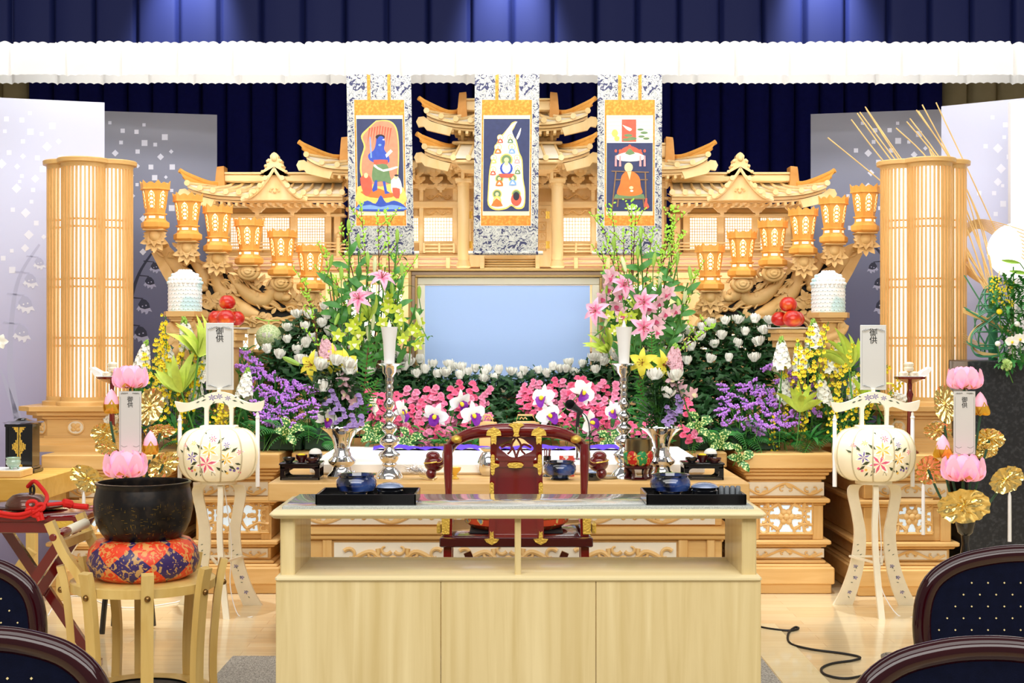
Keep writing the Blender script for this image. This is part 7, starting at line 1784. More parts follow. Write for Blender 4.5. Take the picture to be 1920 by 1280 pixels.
MB().lathe([(18*s, 44*s), (24*s, 50*s), (25.5*s, 58*s), (25*s, 75*s), (26*s, 76*s), (24*s, 76*s), (23*s, 52*s), (.5*s, 48*s)], (0, 0, 0), 40).build('bronze_bowl', mat('brushed_bronze', '#8C8268', .28, metal=1), root, angle=50)
root = thing('incense_holder', 'black pot of thin dark red sticks behind the desk incense bowl', 'pot', (X(1026, 6.9), 6.9, ZD)); MB().lathe([(.024, 0), (.026, .002), (.012, .012), (.014, .03), (.02, .055), (.02, .1), (.016, .1), (.015, .05)], (0, 0, 0), 18).build('pot_body', M['blackgl'], root)
for k in range(7): a = k*.9; MB().tube([(.008*math.cos(a), .008*math.sin(a), .06), (.016*math.cos(a), .016*math.sin(a), .135)], .0028, 6).build('stick', M['red'], root)
o = MB(); o.bx(X(1048, 6.95), X(1076, 6.95), 6.90, 6.93, ZD, Z(854, 6.92)); tag(o.build('red_white_box', M['rgp2'] if 'rgp2' in M else ramp_mat('red_print_paper', [(0, '#F4F0EC'), (.46, '#D8432E')], 30, 2, .6)), 'small upright box with red and white printed paper behind the desk incense bowl', 'box')
o = MB(); o.lathe([(.04, 0), (.05, .004), (.052, .014), (.05, .014), (.001, .01)], (X(1140, 6.8), 6.8, ZD), 24); tag(o.build('steel_dish', mat('brushed_steel', '#B8B8B4', .3, metal=1)), 'shallow steel dish on the desk left of the lotus cushion bell', 'dish')
root = thing('gold_cup', 'small gold footed cup on the desk left of the red chair', 'cup', (X(853, 6.78), 6.78, ZD)); MB().lathe([(.018, 0), (.02, .003), (.008, .014), (.012, .026), (.026, .04), (.03, .055), (.026, .055), (.001, .035)], (0, 0, 0), 20).build('cup_body', M['gold'], root)
root = thing('silver_jar', 'polished silver lidded jar seen through the chair back', 'jar', (X(916, 6.95), 6.95, ZD)); MB().lathe([(.03, 0), (.034, .004), (.05, .03), (.058, .06), (.04, .1), (.03, .115), (.048, .13), (.048, .135), (.001, .14)], (0, 0, 0), 30).build('jar_body', M['silver'], root, angle=60)
root = thing('silver_whisk', 'silver tinsel evergreen whisk lying on the altar desk', 'whisk', (X(795, 6.75), 6.75, ZD)); m = MB(); rr = random.Random(8)
for k in range(110):
    a = rr.uniform(-.5, .5); L_ = rr.uniform(.03, .1); b = Vector((.03-rr.uniform(0, .08), .0+rr.uniform(-.01, .04), .02+rr.uniform(0, .02))); m.leaf(b, (-math.cos(a), rr.uniform(-.3, .5), rr.uniform(.1, .9)), UP, L_, .004, .2, 3, .2)
m.build('tinsel_leaves', M['silver'], root); m = MB()
for k in range(5): m.tube([(-.02, .01*k-.02, .02), (.04+.004*k, -.05+.006*k, .006)], .003, 5)
m.build('bound_twigs', M['stand'], root)
tag(MB().tube([(X(812, 6.7), 6.7, ZD+.004), (X(818, 6.78), 6.82, ZD+.004)], .004, 8).build('wooden_rod', M['maplex']), 'short pale wooden rod on the desk beside the silver whisk', 'rod')
root = thing('microphone', 'black microphone on a slim stand among the pink flowers', 'microphone', (X(1102, 7.1), 7.1, .829)); s = 7.1/F
h = P(1069, 758, 7.1)-Vector((X(1102, 7.1), 7.1, .829)); t = P(1092, 774, 7.1)-Vector((X(1102, 7.1), 7.1, .829))
MB().ell(h, .026, .026, .025, 16, 10).build('mesh_head', mat('dark_mesh', '#0A0A0B', .8, bump=.4, bs=900, spec=.1), root)
m = MB(); m.tube([h.lerp(t, .2), h.lerp(t, .5), t], [.02, .016, .012], 12); m.tube([h.lerp(t, .7)+Vector((0, 0, -.005)), (P(1082, 800, 7.1)-Vector((X(1102, 7.1), 7.1, .829)))], .009, 8); m.build('body', M['matblack'], root)
MB().tube([(P(1082, 798, 7.1)-Vector((X(1102, 7.1), 7.1, .829))), (X(1082, 7.1)-X(1102, 7.1), 0, 0)], .008, 8).lathe([(.05, 0), (.05, .006), (.01, .01)], (X(1082, 7.1)-X(1102, 7.1), 0, 0), 20).build('stand_tube', M['silver'], root)
MB().tube(sweep(5, [t, t+Vector((.02, 0, -.02)), t+Vector((.035, 0, -.08)), (t.x+.036, 0, .003)]), .003, 6).build('cable', M['matblack'], root)

# ================================================================ TEXT
def text_mesh(txt, size):
    cu = bpy.data.curves.new('glyph', 'FONT'); cu.body = txt; cu.size = size; cu.extrude = .0004; cu.align_x = 'CENTER'; cu.align_y = 'CENTER'; cu.space_line = .95; cu.offset = .0003*size/.03
    o = bpy.data.objects.new('glyph', cu); COL.objects.link(o); dg = bpy.context.evaluated_depsgraph_get()
    me = bpy.data.meshes.new_from_object(o.evaluated_get(dg)); mb = MB(); mb.add([v.co.copy() for v in me.vertices], [tuple(p.vertices) for p in me.polygons])
    bpy.data.objects.remove(o); bpy.data.meshes.remove(me); return mb
GLY = text_mesh('御\n供', 1.0)
M['ink'] = mat('black_ink', '#15130F', .7); M['tagp'] = mat('pearl_grey_card', '#C9C7BF', .45); M['tago'] = mat('grey_print_ornament', '#9C9C98', .6)
def name_board(root, a, b, c, d, D_, tsz, tpy, card, small=False):
    """px rectangle"""
    m = MB(); m.rb(X(a, D_), X(b, D_), D_, D_+.005, Z(d, D_), Z(c, D_), .002); brd = m.build('name_board', card, root, world=True)
    g = MB(); s = D_/F; g.join(GLY, Matrix.Translation((X((a+b)/2+(0 if not small else 0), D_), D_-.001, Z(tpy, D_))) @ Matrix.Rotation(PI/2, 4, 'X') @ Matrix.Scale(tsz*s, 4)); g.build('lettering', M['ink'], brd, world=True, smooth=False)
    o = MB(); y = D_-.0004
    def q(u, v): return (X(a+(b-a)*u, D_), y, Z(c+(d-c)*v, D_))
    e, f_ = .07, .03
    o.tube([q(e, .09), q(e, .93)], .0009, 4); o.tube([q(1-e, .09), q(1-e, .93)], .0009, 4)
    for u0, sg in ((e, 1), (1-e, -1)):
        for (v0, sv) in ((.06, 1), (.955, -1)):
            if small and sv == -1: o.tube(sweep(4, [q(u0, .93), q(u0+sg*.06, .97), q(u0+sg*.25, .985)]), .0012, 4); o.tube(sweep(4, [q(u0+sg*.02, .87), q(u0+sg*.15, .895), q(u0+sg*.3, .88)]), .0012, 4); continue
            for k in range(3):
                o.tube(sweep(4, [q(u0+sg*(.0+.06*k), v0+sv*.03*(2-k)*.4), q(u0+sg*(.10+.05*k), v0+sv*(.03-.008*k)), q(u0+sg*(.2+.06*k), v0-sv*.005*k), q(u0+sg*(.16+.05*k), v0+sv*.012)]), [.0028, .0024, .002, .0018]*3+[.0012], 5) if not small else o.tube(sweep(4, [q(u0+sg*(.02+.08*k), .045), q(u0+sg*(.1+.1*k), .03), q(u0+sg*(.16+.08*k), .04)]), .0026, 5)
    o.build('printed_border', M['tago'], brd, world=True, smooth=False)
    return brd

# ================================================================ STANDING PAPER LANTERNS
M['lbody'] = mat('lit_cream_silk', '#EFE4C2', .8, emit=.2, ec='#FFF2CC')
M['ribc'] = mat('cream_rib', '#CFC4A0', .5)
def bon(side, ox):
    Dl = 7.42; s = Dl/F; f = lambda px: X(px+ox, Dl); z = lambda py: Z(py, Dl)
    cx = 410
    root = thing('paper_lantern', 'ivory standing paper lantern painted with lilies, %s side, with grey name board' % side, 'lantern', (f(cx), Dl, 0), 0, 'ivory standing paper lanterns')
    m = MB(); o = []
    top = [(328, 752), (350, 755), (372, 748), (390, 738), (411, 734), (432, 738), (450, 748), (472, 755), (496, 750)]
    o = [(p.x, p.y) for p in sweep(4, [(a, b, 0) for a, b in top])]+[(p.x, p.y) for p in sweep(4, [(496, 750, 0), (494, 762, 0), (488, 770, 0), (470, 770, 0), (452, 764, 0), (444, 762, 0)])]+[(444, 762), (438, 764), (437, 798), (431, 798), (431, 770)]+[(p.x, p.y) for p in sweep(4, [(431, 770, 0), (428, 760, 0), (420, 756, 0), (411, 755, 0), (402, 756, 0), (394, 760, 0), (391, 770, 0)])]+[(391, 798), (384, 798), (384, 764), (380, 762)]+[(p.x, p.y) for p in sweep(4, [(372, 764, 0), (354, 770, 0), (338, 772, 0), (332, 764, 0), (328, 752, 0)])]
    oo = []
    for p in o:
        if not oo or (abs(p[0]-oo[-1][0])+abs(p[1]-oo[-1][1])) > .3: oo.append(p)
    m.prism([(f(a), z(b)) for a, b in oo[:-1]], Dl-.012, Dl+.012); m.build('roof_arch', M['ivory'], root, world=True, angle=50)
    def petalset(mb, pts_, y):
        mb.add([(f(a), y, z(b)) for a, b in pts_], [tuple(range(len(pts_)))])
    fl = MB(); lf = MB()
    for (a, b, r_) in ((399, 745, 9), (412, 743, 8), (428, 746, 7)):
        for k in range(6): t = k*PI/3+.3; petalset(fl, [(a, b), (a+r_*.55*math.cos(t-.3), b+r_*.45*math.sin(t-.3)), (a+r_*math.cos(t), b+r_*.75*math.sin(t)), (a+r_*.55*math.cos(t+.3), b+r_*.45*math.sin(t+.3))], Dl-.0125)
    for (a, b, c_, d) in ((388, 748, 378, 752), (386, 744, 380, 742), (405, 752, 398, 757), (418, 752, 424, 757), (436, 750, 446, 752), (440, 745, 446, 744), (376, 752, 368, 755), (450, 752, 458, 757)): petalset(lf, [(a, b), ((a+c_)/2, (b+d)/2-1.6), (c_, d), ((a+c_)/2, (b+d)/2+1.6)], Dl-.0126)
    fl.build('painted_lilies', mat('painted_violet', '#8078A8', .7) if 'painted_violet' not in bpy.data.materials else bpy.data.materials['painted_violet'], root, world=True, smooth=False); lf.build('painted_leaves', mat('painted_olive', '#4A5A44', .7) if 'painted_olive' not in bpy.data.materials else bpy.data.materials['painted_olive'], root, world=True, smooth=False)
    MB().rb(f(378), f(444), Dl-.05, Dl+.05, z(804), z(797), .004).build('top_board', M['ivory'], root, world=True)
    RX, RZ, cz = 75*s, 48*s, z(851); C = Vector((f(410), Dl, cz))
    prof = [(33*s, z(803)-cz)]+[(max(.001, 33*s+(RX-33*s)*math.sin(a)**.75), RZ*math.cos(a)) for a in [PI*k/18 for k in range(1, 18)]]+[(33*s, z(898)-cz)]
    MB().lathe(prof[::-1], C, 48).build('lantern_body', M['lbody'], root, world=True, angle=80)
    def rad(zz):
        for (r0, z0), (r1, z1) in zip(prof, prof[1:]):
            if z1 <= zz <= z0: return r0+(r1-r0)*(zz-z0)/(z1-z0+1e-9)
        return .1
    rb_ = MB()
    for k in range(12):
        a = 2*PI*k/12+.26; rb_.tube([C+Vector(((r_+.0015)*math.cos(a), (r_+.0015)*math.sin(a), zz)) for r_, zz in prof], .0042, 5)
    rb_.build('ribs', M['ribc'], root, world=True)
    def surf(u, v, off=.0018):      # u, v in px relative to body centre, on the front
        r_ = rad(v*s); x = u*s; y = -math.sqrt(max(1e-5, r_*r_-x*x)); nn = Vector((x, y, 0)).normalized()
        return C+Vector((x, y, v*s))+nn*off
    cols = {}
    def painted(col, pts_, off=.0018): cols.setdefault(col, MB()).add([surf(u, v, off) for u, v in pts_], [tuple(range(len(pts_)))])
    def lily(u, v, r_, col, rot=.2):
        r_ *= 1.32
        for k in range(6): t = k*PI/3+rot; painted('w', [(u, v), (u+r_*.6*math.cos(t-.35), v+r_*.6*math.sin(t-.35)), (u+r_*1.05*math.cos(t), v+r_*1.05*math.sin(t)), (u+r_*.6*math.cos(t+.35), v+r_*.6*math.sin(t+.35))]); painted(col, [(u, v), (u+r_*.45*math.cos(t-.25), v+r_*.45*math.sin(t-.25)), (u+r_*.85*math.cos(t), v+r_*.85*math.sin(t)), (u+r_*.45*math.cos(t+.25), v+r_*.45*math.sin(t+.25))], .0024)
    dx = -2
    lily(dx-5, -12, 17, 'pink'); lily(dx+0, 13, 14, 'yel', .5); lily(dx+30, -3, 12, 'yel'); lily(dx-33, -1, 10, 'vio', .4); lily(dx+30, 22, 6, 'vio'); lily(dx+6, 33, 7, 'pink'); lily(dx-30, 25, 6, 'yel'); lily(dx+52, 8, 6, 'pink', .1); lily(dx-48, 20, 5, 'pink')
    for (u, v, a, L_) in ((-22, -8, 3.6, 14), (-14, -20, 4.4, 15), (4, -26, 4.9, 16), (12, -18, 5.6, 14), (18, -6, 5.9, 13), (-20, 4, 2.8, 13), (-12, 14, 2.5, 14), (14, 24, .8, 14), (22, 12, .3, 14), (38, 8, .7, 12), (-38, 10, 2.2, 12), (-30, -16, 3.9, 12), (34, -16, 5.6, 12), (0, 28, 1.4, 12), (-8, 40, 2, 8), (44, -12, 5.9, 10), (-50, 6, 2.6, 10), (26, -24, 5.2, 9), (-24, -28, 4.2, 9)):
        u += dx; L_ *= 1.15; painted('leaf', [(u, v), (u+L_*.4*math.cos(a-.42), v+L_*.4*math.sin(a-.42)), (u+L_*math.cos(a), v+L_*math.sin(a)), (u+L_*.5*math.cos(a+.42), v+L_*.5*math.sin(a+.42))])
    for (u, v, c_) in ((-40, -22, 'pink'), (-34, -26, 'pink'), (-28, -24, 'yel'), (36, -24, 'vio'), (42, -26, 'vio'), (48, -22, 'vio'), (50, -30, 'pink'), (30, -30, 'yel')): u += dx; painted(c_, [(u+2.5*math.cos(t), v+2.5*math.sin(t)) for t in [k*PI/3 for k in range(6)]])
    cm = {'w': M['petw2'], 'pink': M['pnk'], 'yel': M['yl'], 'vio': M['vi'], 'leaf': M['ol']}
    for k_, mb in cols.items(): mb.build({'w': 'painted_petals', 'pink': 'painted_pink', 'yel': 'painted_yellow', 'vio': 'painted_purple', 'leaf': 'painted_foliage'}[k_], cm[k_], root, world=True, smooth=False)
    MB().lathe([(34*s, z(906)), (34*s, z(898)), (28*s, z(896))], (C.x, C.y, 0), 40).build('collar', M['ivory'], root, world=True)
    for k, (pl, yy) in enumerate((([(392, 908), (376, 910), (371, 925), (378, 960), (384, 1000), (380, 1050), (366, 1100), (352, 1136)], .22), ([(430, 908), (446, 910), (451, 925), (446, 960), (440, 1000), (444, 1050), (458, 1100), (474, 1140)], .20), ([(412, 905), (414, 925), (412, 1000), (417, 1080), (425, 1157)], -.1))):
        pts = []
        for i, (a, b) in enumerate(pl):
            t = i/(len(pl)-1); D_ = Dl+(.05 if k < 2 else -.04)+(yy)*t; q = P(a+ox, b, D_); q.z = max(q.z, .0) if i < len(pl)-1 else 0; pts.append(q)
        sp = sweep(5, pts); n = len(sp); m = MB(); vs_ = []
        for i, p in enumerate(sp):
            t = i/(n-1); w_ = (.024+.010*abs(2*t-1)**1.5+.018*t*t) if k < 2 else (.013+.003*t); h_ = .011
            for (u, v) in ((-1, -1), (1, -1), (1, 1), (-1, 1)): vs_.append(p+Vector((u*w_/1.0, v*h_, 0)))
        fs = [(3, 2, 1, 0), (n*4-4, n*4-3, n*4-2, n*4-1)]
        for i in range(n-1):
            for j in range(4): fs.append((i*4+j, i*4+(j+1) % 4, i*4+4+(j+1) % 4, i*4+4+j))
        m.add(vs_, fs); lg = m.build('leg', M['ivory'], root, world=True)
        if k < 2:
            fm = MB(); lm = MB(); rr = random.Random(3)
            for i in range(9):
                p = sp[int(n*(.62+.035*i))]+Vector((rr.uniform(-.008, .008), -.0125, 0)); 
                if i > 2: 
                    for q_ in range(5): t = q_*1.256; fm.add([p, p+Vector((.009*math.cos(t-.4), 0, .009*math.sin(t-.4))), p+Vector((.014*math.cos(t), 0, .014*math.sin(t))), p+Vector((.009*math.cos(t+.4), 0, .009*math.sin(t+.4)))], [(0, 1, 2, 3)]) if i % 2 else None
                t = rr.uniform(0, 6.28); p2 = p+Vector((0, -.0003, 0)); lm.add([p2, p2+Vector((.008*math.cos(t-.3), 0, .008*math.sin(t-.3))), p2+Vector((.016*math.cos(t), 0, .016*math.sin(t))), p2+Vector((.008*math.cos(t+.3), 0, .008*math.sin(t+.3)))], [(0, 1, 2, 3)])
            if fm.f: fm.build('painted_sprig', bpy.data.materials['painted_violet'], lg, world=True, smooth=False)
            lm.build('painted_sprig_leaves', bpy.data.materials['painted_olive'], lg, world=True, smooth=False)
    m = MB(); zz = z(1052); a_, b_, c_ = Vector((f(381), Dl+.18, zz)), Vector((f(443), Dl+.17, zz)), Vector((f(415), Dl-.10, zz)); m.bar(a_, b_, .014, .01); m.bar(a_, c_, .014, .01); m.bar(b_, c_, .014, .01); m.build('stretcher', M['ivory'], root, world=True)
    for k, px in enumerate((337, 483)):
        m = MB(); t0 = z(780 if px < 400 else 775); t1 = z(912); m.tube([(f(px), Dl, z(768)), (f(px), Dl, t0)], .0015, 4); m.ell((f(px), Dl, t0), .008, .008, .008, 8, 6)
        m.tube([(f(px), Dl, t0), (f(px), Dl, t0-.02), (f(px), Dl, t1)], [.007, .0105, .0115], 10); m.ell((f(px), Dl, t0-.02), .013, .013, .008, 10, 6); m.build('tassel', M['white'], root, world=True)
    name_board(root, 386+ (0 if ox == 0 else -1), 438+(0 if ox == 0 else 1), 605, 731, Dl+.02, 15, 628, M['tagp'])if ox == 0 else name_board(root, 1613, 1662, 609, 731, Dl+.02, 15, 631, M['tagp'])
    MB().rb(f(407), f(413), Dl-.002, Dl+.006+.02, z(738), z(728), .001).build('board_pin', M['ivory'], root, world=True)
    m = MB(); m.tube(sweep(5, [(f(418), Dl+.02, z(905)), (f(424), Dl+.04, z(960)), (f(430), Dl+.06, z(1030)), (f(428), Dl+.05, z(1100)), (f(450), Dl-.05, .004), (f(480), Dl-.1, .004)]), .003, 6); m.build('cable', M['white'], root, world=True)
M['petw2'] = mat('painted_white', '#FFFBF0', .8, emit=.25); M['pnk'] = mat('painted_pink', '#EC6A86', .8, emit=.1); M['yl'] = mat('painted_yellow', '#F4C458', .8, emit=.15); M['vi'] = mat('painted_purple', '#7A66A6', .8, emit=.1); M['ol'] = mat('painted_leaf', '#4C5434', .8)
bon('left', 0); bon('right', 1228)

# ================================================================ GOLD LOTUS ORNAMENTS
M['lotp'] = mat('lit_pink_lotus_resin', '#FFC6DC', .45, emit=.22, ec='#FFA8CC'); M['lotin'] = mat('glowing_lotus_heart', '#FFF0D8', .6, emit=1.1, ec='#FFE9C8'); M['gmat'] = mat('gilt_calyx', '#EDBE44', .3, metal=.5)
def foil_leaf(root, c, rx, rz, tilt_x=0.0, roll=0.0, yaw=0.0, seed=1):
    r = random.Random(seed); ph = [r.uniform(0, 6) for _ in range(9)]; m = MB(); n = 56; K = 9; vs_ = [(0, 0, 0)]; fs = []
    for j in range(1, K+1):
        t = j/K
        for i in range(n):
            a = 2*PI*i/n; fold = .05*math.sin(a*11+ph[0]+t*2)*t+.035*math.sin(a*23+ph[1])*t+.03*math.sin(a*7+t*9+ph[2])+.02*math.sin(a*17-t*14+ph[3])
            rr_ = t*(1+.03*math.sin(a*15+ph[4])); vs_.append((rx*rr_*math.cos(a), -(fold+.10*t*t-.05)*rx*1.0, rz*rr_*math.sin(a)))
    for i in range(n): fs.append((0, 1+i, 1+(i+1) % n))
    for j in range(K-1):
        for i in range(n): fs.append((1+j*n+i, 1+(j+1)*n+i, 1+(j+1)*n+(i+1) % n, 1+j*n+(i+1) % n))
    mm = MB(); mm.add(vs_, fs); m.join(mm, Matrix.Translation(c) @ Matrix.Rotation(yaw, 4, 'Z') @ Matrix.Rotation(tilt_x, 4, 'X') @ Matrix.Rotation(roll, 4, 'Y')); return m.build('gold_leaf', M['foil'], root, world=True, angle=80)
def lotus(root, c, r_, closed=False):
    m = MB()
    lay = ((8, 1.15, .45, .0), (8, 1.1, .8, .4), (6, 1.0, 1.15, .1)) if not closed else ((9, 1.15, .5, 0), (9, 1.1, .9, .35), (7, 1.0, 1.2, .2))
    for (n, L_, el, off) in lay:
        for k in range(n):
            a = 2*PI*k/n+off; d = Vector((math.cos(a)*math.cos(el), math.sin(a)*math.cos(el), math.sin(el))); m.leaf(Vector(c)+Vector((math.cos(a), math.sin(a), 0))*r_*.22, d, -Vector((math.cos(a), math.sin(a), -.4)), r_*L_*1.0, r_*.95, -.62, 7, -.3, lambda t: math.sin(PI*min(1, t*.84+.12))**.5)
    m.build('lotus_petals', M['lotp'], root, world=True, angle=70)
    MB().ell(Vector(c)+Vector((0, 0, r_*.35)), r_*.42, r_*.42, r_*.38, 14, 10).build('lit_heart', M['lotin'], root, world=True)
    g = MB()
    for k in range(6): a = k*PI/3+.5; g.leaf(Vector(c)-Vector((0, 0, .01)), (math.cos(a), math.sin(a), .12), UP, r_*1.0, r_*.6, -.2, 6, -.15)
    g.build('gilt_sepals', M['gmat'], root, world=True, angle=70)
def lbud(root, c, r_):
    m = MB(); m.lathe([(.001, -.2*r_), (.8*r_, .2*r_), (1.0*r_, .9*r_), (.85*r_, 1.7*r_), (.4*r_, 2.5*r_), (.001, 2.9*r_)], c, 20); m.build('lotus_bud', M['lotp'], root, world=True, angle=80)
    g = MB()
    for k in range(4): a = -PI/2+k*PI/2+.3; g.leaf(Vector(c)+Vector((0, 0, -.3*r_)), (math.cos(a), math.sin(a), .5), -Vector((math.cos(a), math.sin(a), 0)), r_*2.0, r_*1.9, -.75, 7, -.3)
    g.lathe([(.001, -.6*r_), (.35*r_, -.4*r_), (.95*r_, .2*r_), (1.04*r_, .8*r_)], c, 16, cap=False); g.build('gilt_sepals', M['gmat'], root, world=True, angle=70)
M['lstem'] = mat('dark_green_stalk', '#2E5A44', .5)
def lotus_stand(side, cpx, L):
    D_ = 6.95; s = D_/F; cx_ = X(cpx, D_)
    root = thing('lotus_ornament', 'gold foil and pink lotus lamp ornament on black stand, %s side' % side, 'ornament', (cx_, D_, 0), 0, 'gold lotus ornaments')
    MB().lathe([(.018, Z(1080, D_)), (.02, Z(1060, D_)), (.03, Z(1052, D_)), (.026, Z(1040, D_)), (.017, Z(1020, D_)), (.02, Z(1003, D_)), (.036, Z(998, D_)), (.044, Z(985, D_)), (.05, Z(975, D_)), (.046, Z(972, D_)), (.001, Z(985, D_))], (cx_, D_, 0), 28).build('urn', M['black'], root, world=True)
    for k in range(4):
        a = PI/4+k*PI/2; m = MB(); m.tube(sweep(5, [(cx_+.02*math.cos(a), D_+.02*math.sin(a), Z(1045, D_)), (cx_+.09*math.cos(a), D_+.09*math.sin(a), Z(1062, D_)), (cx_+.12*math.cos(a), D_+.12*math.sin(a), Z(1110, D_)), (cx_+.14*math.cos(a), D_+.14*math.sin(a), .012)]), [.02]*8+[.014]*8, 8); m.build('leg', M['black'], root, world=True)
    st_ = MB(); b0 = Vector((cx_, D_, Z(985, D_)))
    for (px, py, dy) in L['stems']: e = P(px, py, D_+dy); st_.tube(sweep(5, [b0, b0.lerp(e, .5)+Vector((0, .03, -.04)), e]), .0065, 6)
    st_.build('stalks', M['lstem'], root, world=True)
    for i, (px, py, rx, rz, tx, ro, yw, dy) in enumerate(L['leaf']): foil_leaf(root, P(px, py, D_+dy), rx*s, rz*s, tx, ro, yw, i+3)
    for (px, py, r_, cl, dy) in L['lotus']: lotus(root, P(px, py, D_+dy), r_*s, cl)
    for (px, py, r_, dy) in L['bud']: lbud(root, P(px, py, D_+dy), r_*s)
    a, b, c_, d = L['tag']; name_board(root, a, b, c_, d, D_-.08, 11, L['tpy'], mat('pale_pearl_card', '#DAD8D4', .5) if side == 'left' else bpy.data.materials['pale_pearl_card'], True)  # tag card is a paler tone than the paper lantern boards
    for (px, y0, y1, dy) in L['tas']:
        m = MB(); x_, zz = X(px, D_+dy), Z(y0, D_+dy); m.tube([(x_, D_+dy, zz), (x_, D_+dy, zz-.02), (x_, D_+dy, Z(y1, D_+dy))], [.003, .0085, .0095], 10); m.build('tassel', M['white'], root, world=True)
lotus_stand('left', 240, dict(stems=[(244,728,0),(207,790,0),(281,862,0),(235,890,-.05),(164,897,0),(306,870,0),(280,790,.05),(200,838,.05),(300,812,.05)],
    leaf=[(281,762,25,36,-.1,.3,.2,.06),(196,812,27,20,.2,-.2,-.1,.05),(199,838,21,15,.3,0,0,.0),(300,808,29,15,.4,-.1,.1,.06),(164,897,36,24,.1,.4,-.2,-.05),(306,872,32,22,.2,-.7,.3,0),(250,840,22,14,.3,.3,0,.1)],
    lotus=[(244,722,35,True,0),(235,888,41,False,-.13)], bud=[(209,768,13.5,-.02),(282,845,13,-.04)], tag=(223,265,733,850), tpy=754, tas=[(157,922,1015,-.05)]))
lotus_stand('right', 1810, dict(stems=[(1808,728,0),(1838,780,0),(1768,865,0),(1806,890,-.05),(1740,880,0),(1887,898,0),(1770,790,.05),(1855,825,.05),(1850,842,0)],
    leaf=[(1772,758,20,37,-.1,-.1,-.2,.06),(1758,808,28,18,.2,.1,.1,.05),(1856,822,28,20,.2,.2,-.1,.05),(1850,844,21,15,.3,0,0,.02),(1741,881,28,27,.0,-.3,.3,0),(1887,899,35,25,.1,-.3,.2,-.05),(1807,948,49,35,.35,0,0,-.12),(1830,846,20,13,.3,.3,0,.1)],
    lotus=[(1809,724,35,True,0),(1806,895,41,False,-.13)], bud=[(1838,772,13,-.02),(1768,852,13,-.04)], tag=(1788,1829,733,852), tpy=755, tas=[(1731,905,1002,0),(1893,922,1015,-.05)]))
# ================================================================ LEFT EDGE
D_ = 7.25
M['benchw'] = wood('bench_wood', '#C4963E', '#D4AA58', (3, 18, 18), .35)
sb = thing('side_bench', 'light wooden bench with a slanted end, carrying the small black shrine lantern', 'bench', (X(20, D_), D_+.3, 0))
zt = Z(897, D_); m = MB(); m.rb(X(-130, D_), X(78, D_), D_, D_+.62, zt-.115, zt, .005); m.build('bench_top', M['benchw'], sb, world=True)
m = MB(); m.rb(X(-125, D_), X(55, D_), D_+.05, D_+.6, zt-.17, zt-.112, .004); m.build('apron', M['stand'], sb, world=True)
for (a, b) in ((X(-120, D_), D_+.08), (X(50, D_), D_+.08), (X(-120, D_), D_+.56), (X(50, D_), D_+.56)): MB().rb(a-.025, a+.025, b-.025, b+.025, 0, zt-.165, .004).build('leg', M['stand'], sb, world=True)
Dk = 7.6; s = Dk/F; cx = X(43, Dk)
sh = thing('shrine_lantern', 'small black lacquer shrine lantern with gold filigree, at the left edge', 'lantern', (cx, Dk, zt+.001))
zb = 0; H = 98*s; 
MB().rb(-27*s, 30*s, -27*s, 27*s, 0, 7*s, .004).rb(-24*s, 27*s, -24*s, 24*s, 7*s, 12*s, .004).build('base', M['black'], sh)
MB().bx(-23*s, 24*s, -22*s, 22*s, 12*s, 86*s).bx(-24.5*s, -20*s, -23.5*s, -19*s, 10*s, 88*s).bx(20*s, 25.5*s, -23.5*s, -19*s, 10*s, 88*s).build('box_body', M['black'], sh, smooth=False)
m = MB()
def rfn(u, v):
    a = 2*PI*u; t = v; r0 = 8+27*t; q = (abs(math.cos(a))**6+abs(math.sin(a))**6)**(-1/6)
    cr = abs(math.cos(2*a-PI/2)) if 0 else abs(math.sin(2*a)); return (r0*s*q*math.cos(a)*.98, r0*s*q*math.sin(a)*.85, (100-9*t**.7+3.5*cr*t**4)*s)
m.grid(rfn, 32, 6, wrap=True); m.lathe([(10*s, 98*s), (8*s, 101*s), (.001, 102*s)], (0, 0, 0), 20); m.bx(-26*s, 26*s, -24*s, 24*s, 86*s, 91*s); m.build('curved_roof', M['black'], sh, angle=60)
m = MB(); rr = random.Random(3); y = -22.3*s
for (cz, hz, wz, pt) in ((78, 10, 15, -1), (49, 19, 15, 0), (18, 9, 10, 1)):
    for sg in (-1, 1):
        for k in range(16):
            t = k/15; zz = cz+hz*(2*t-1); ww = wz*(1-abs(2*t-1)**1.2) if pt == 0 else (wz*t if pt < 0 else wz*(1-t)); n_ = max(1, int(ww/3.2))
            for j in range(n_): m.ell((sg*(2+j*3.0+rr.uniform(-.5, .5))*s, y, zz*s), 1.7*s, .8*s, 1.4*s, 6, 4)
m.build('gold_filigree', M['gold'], sh)
MB().bx(-.8*s, .8*s, y-.001, y, 12*s, 86*s).build('door_seam', M['matblack'], sh, smooth=False)
tr = thing('wooden_tray', 'shallow wooden box tray holding the celadon incense bowl', 'tray', (X(5, 7.3), 7.38, zt+.001)); s = 7.3/F
MB().rb(-55*s, 36*s, -.1, .09, 0, 13*s, .003).build('tray_body', M['altar'], tr); MB().bx(-53*s, 34*s, -.095, .085, 13*s, 14.5*s).build('paper_lining', M['white'], tr)
root = thing('celadon_censer', 'pale celadon incense bowl with three feet on the small wooden tray', 'bowl', (X(20, 7.3), 7.34, zt+.001+14.7*s))
MB().lathe([(.001, .008), (.022, .008), (.036, .026), (.038, .04), (.033, .05), (.038, .056), (.038, .06), (.032, .06), (.03, .045), (.001, .03)], (0, 0, 0), 32).build('glazed_body', mat('celadon_glaze', '#A8C4B0', .15, coat=1), root, angle=60)
for k in range(3): a = -PI/2+k*2*PI/3; MB().ell((.024*math.cos(a), .024*math.sin(a), .008), .007, .007, .008, 8, 6).build('foot', bpy.data.materials['celadon_glaze'], root)
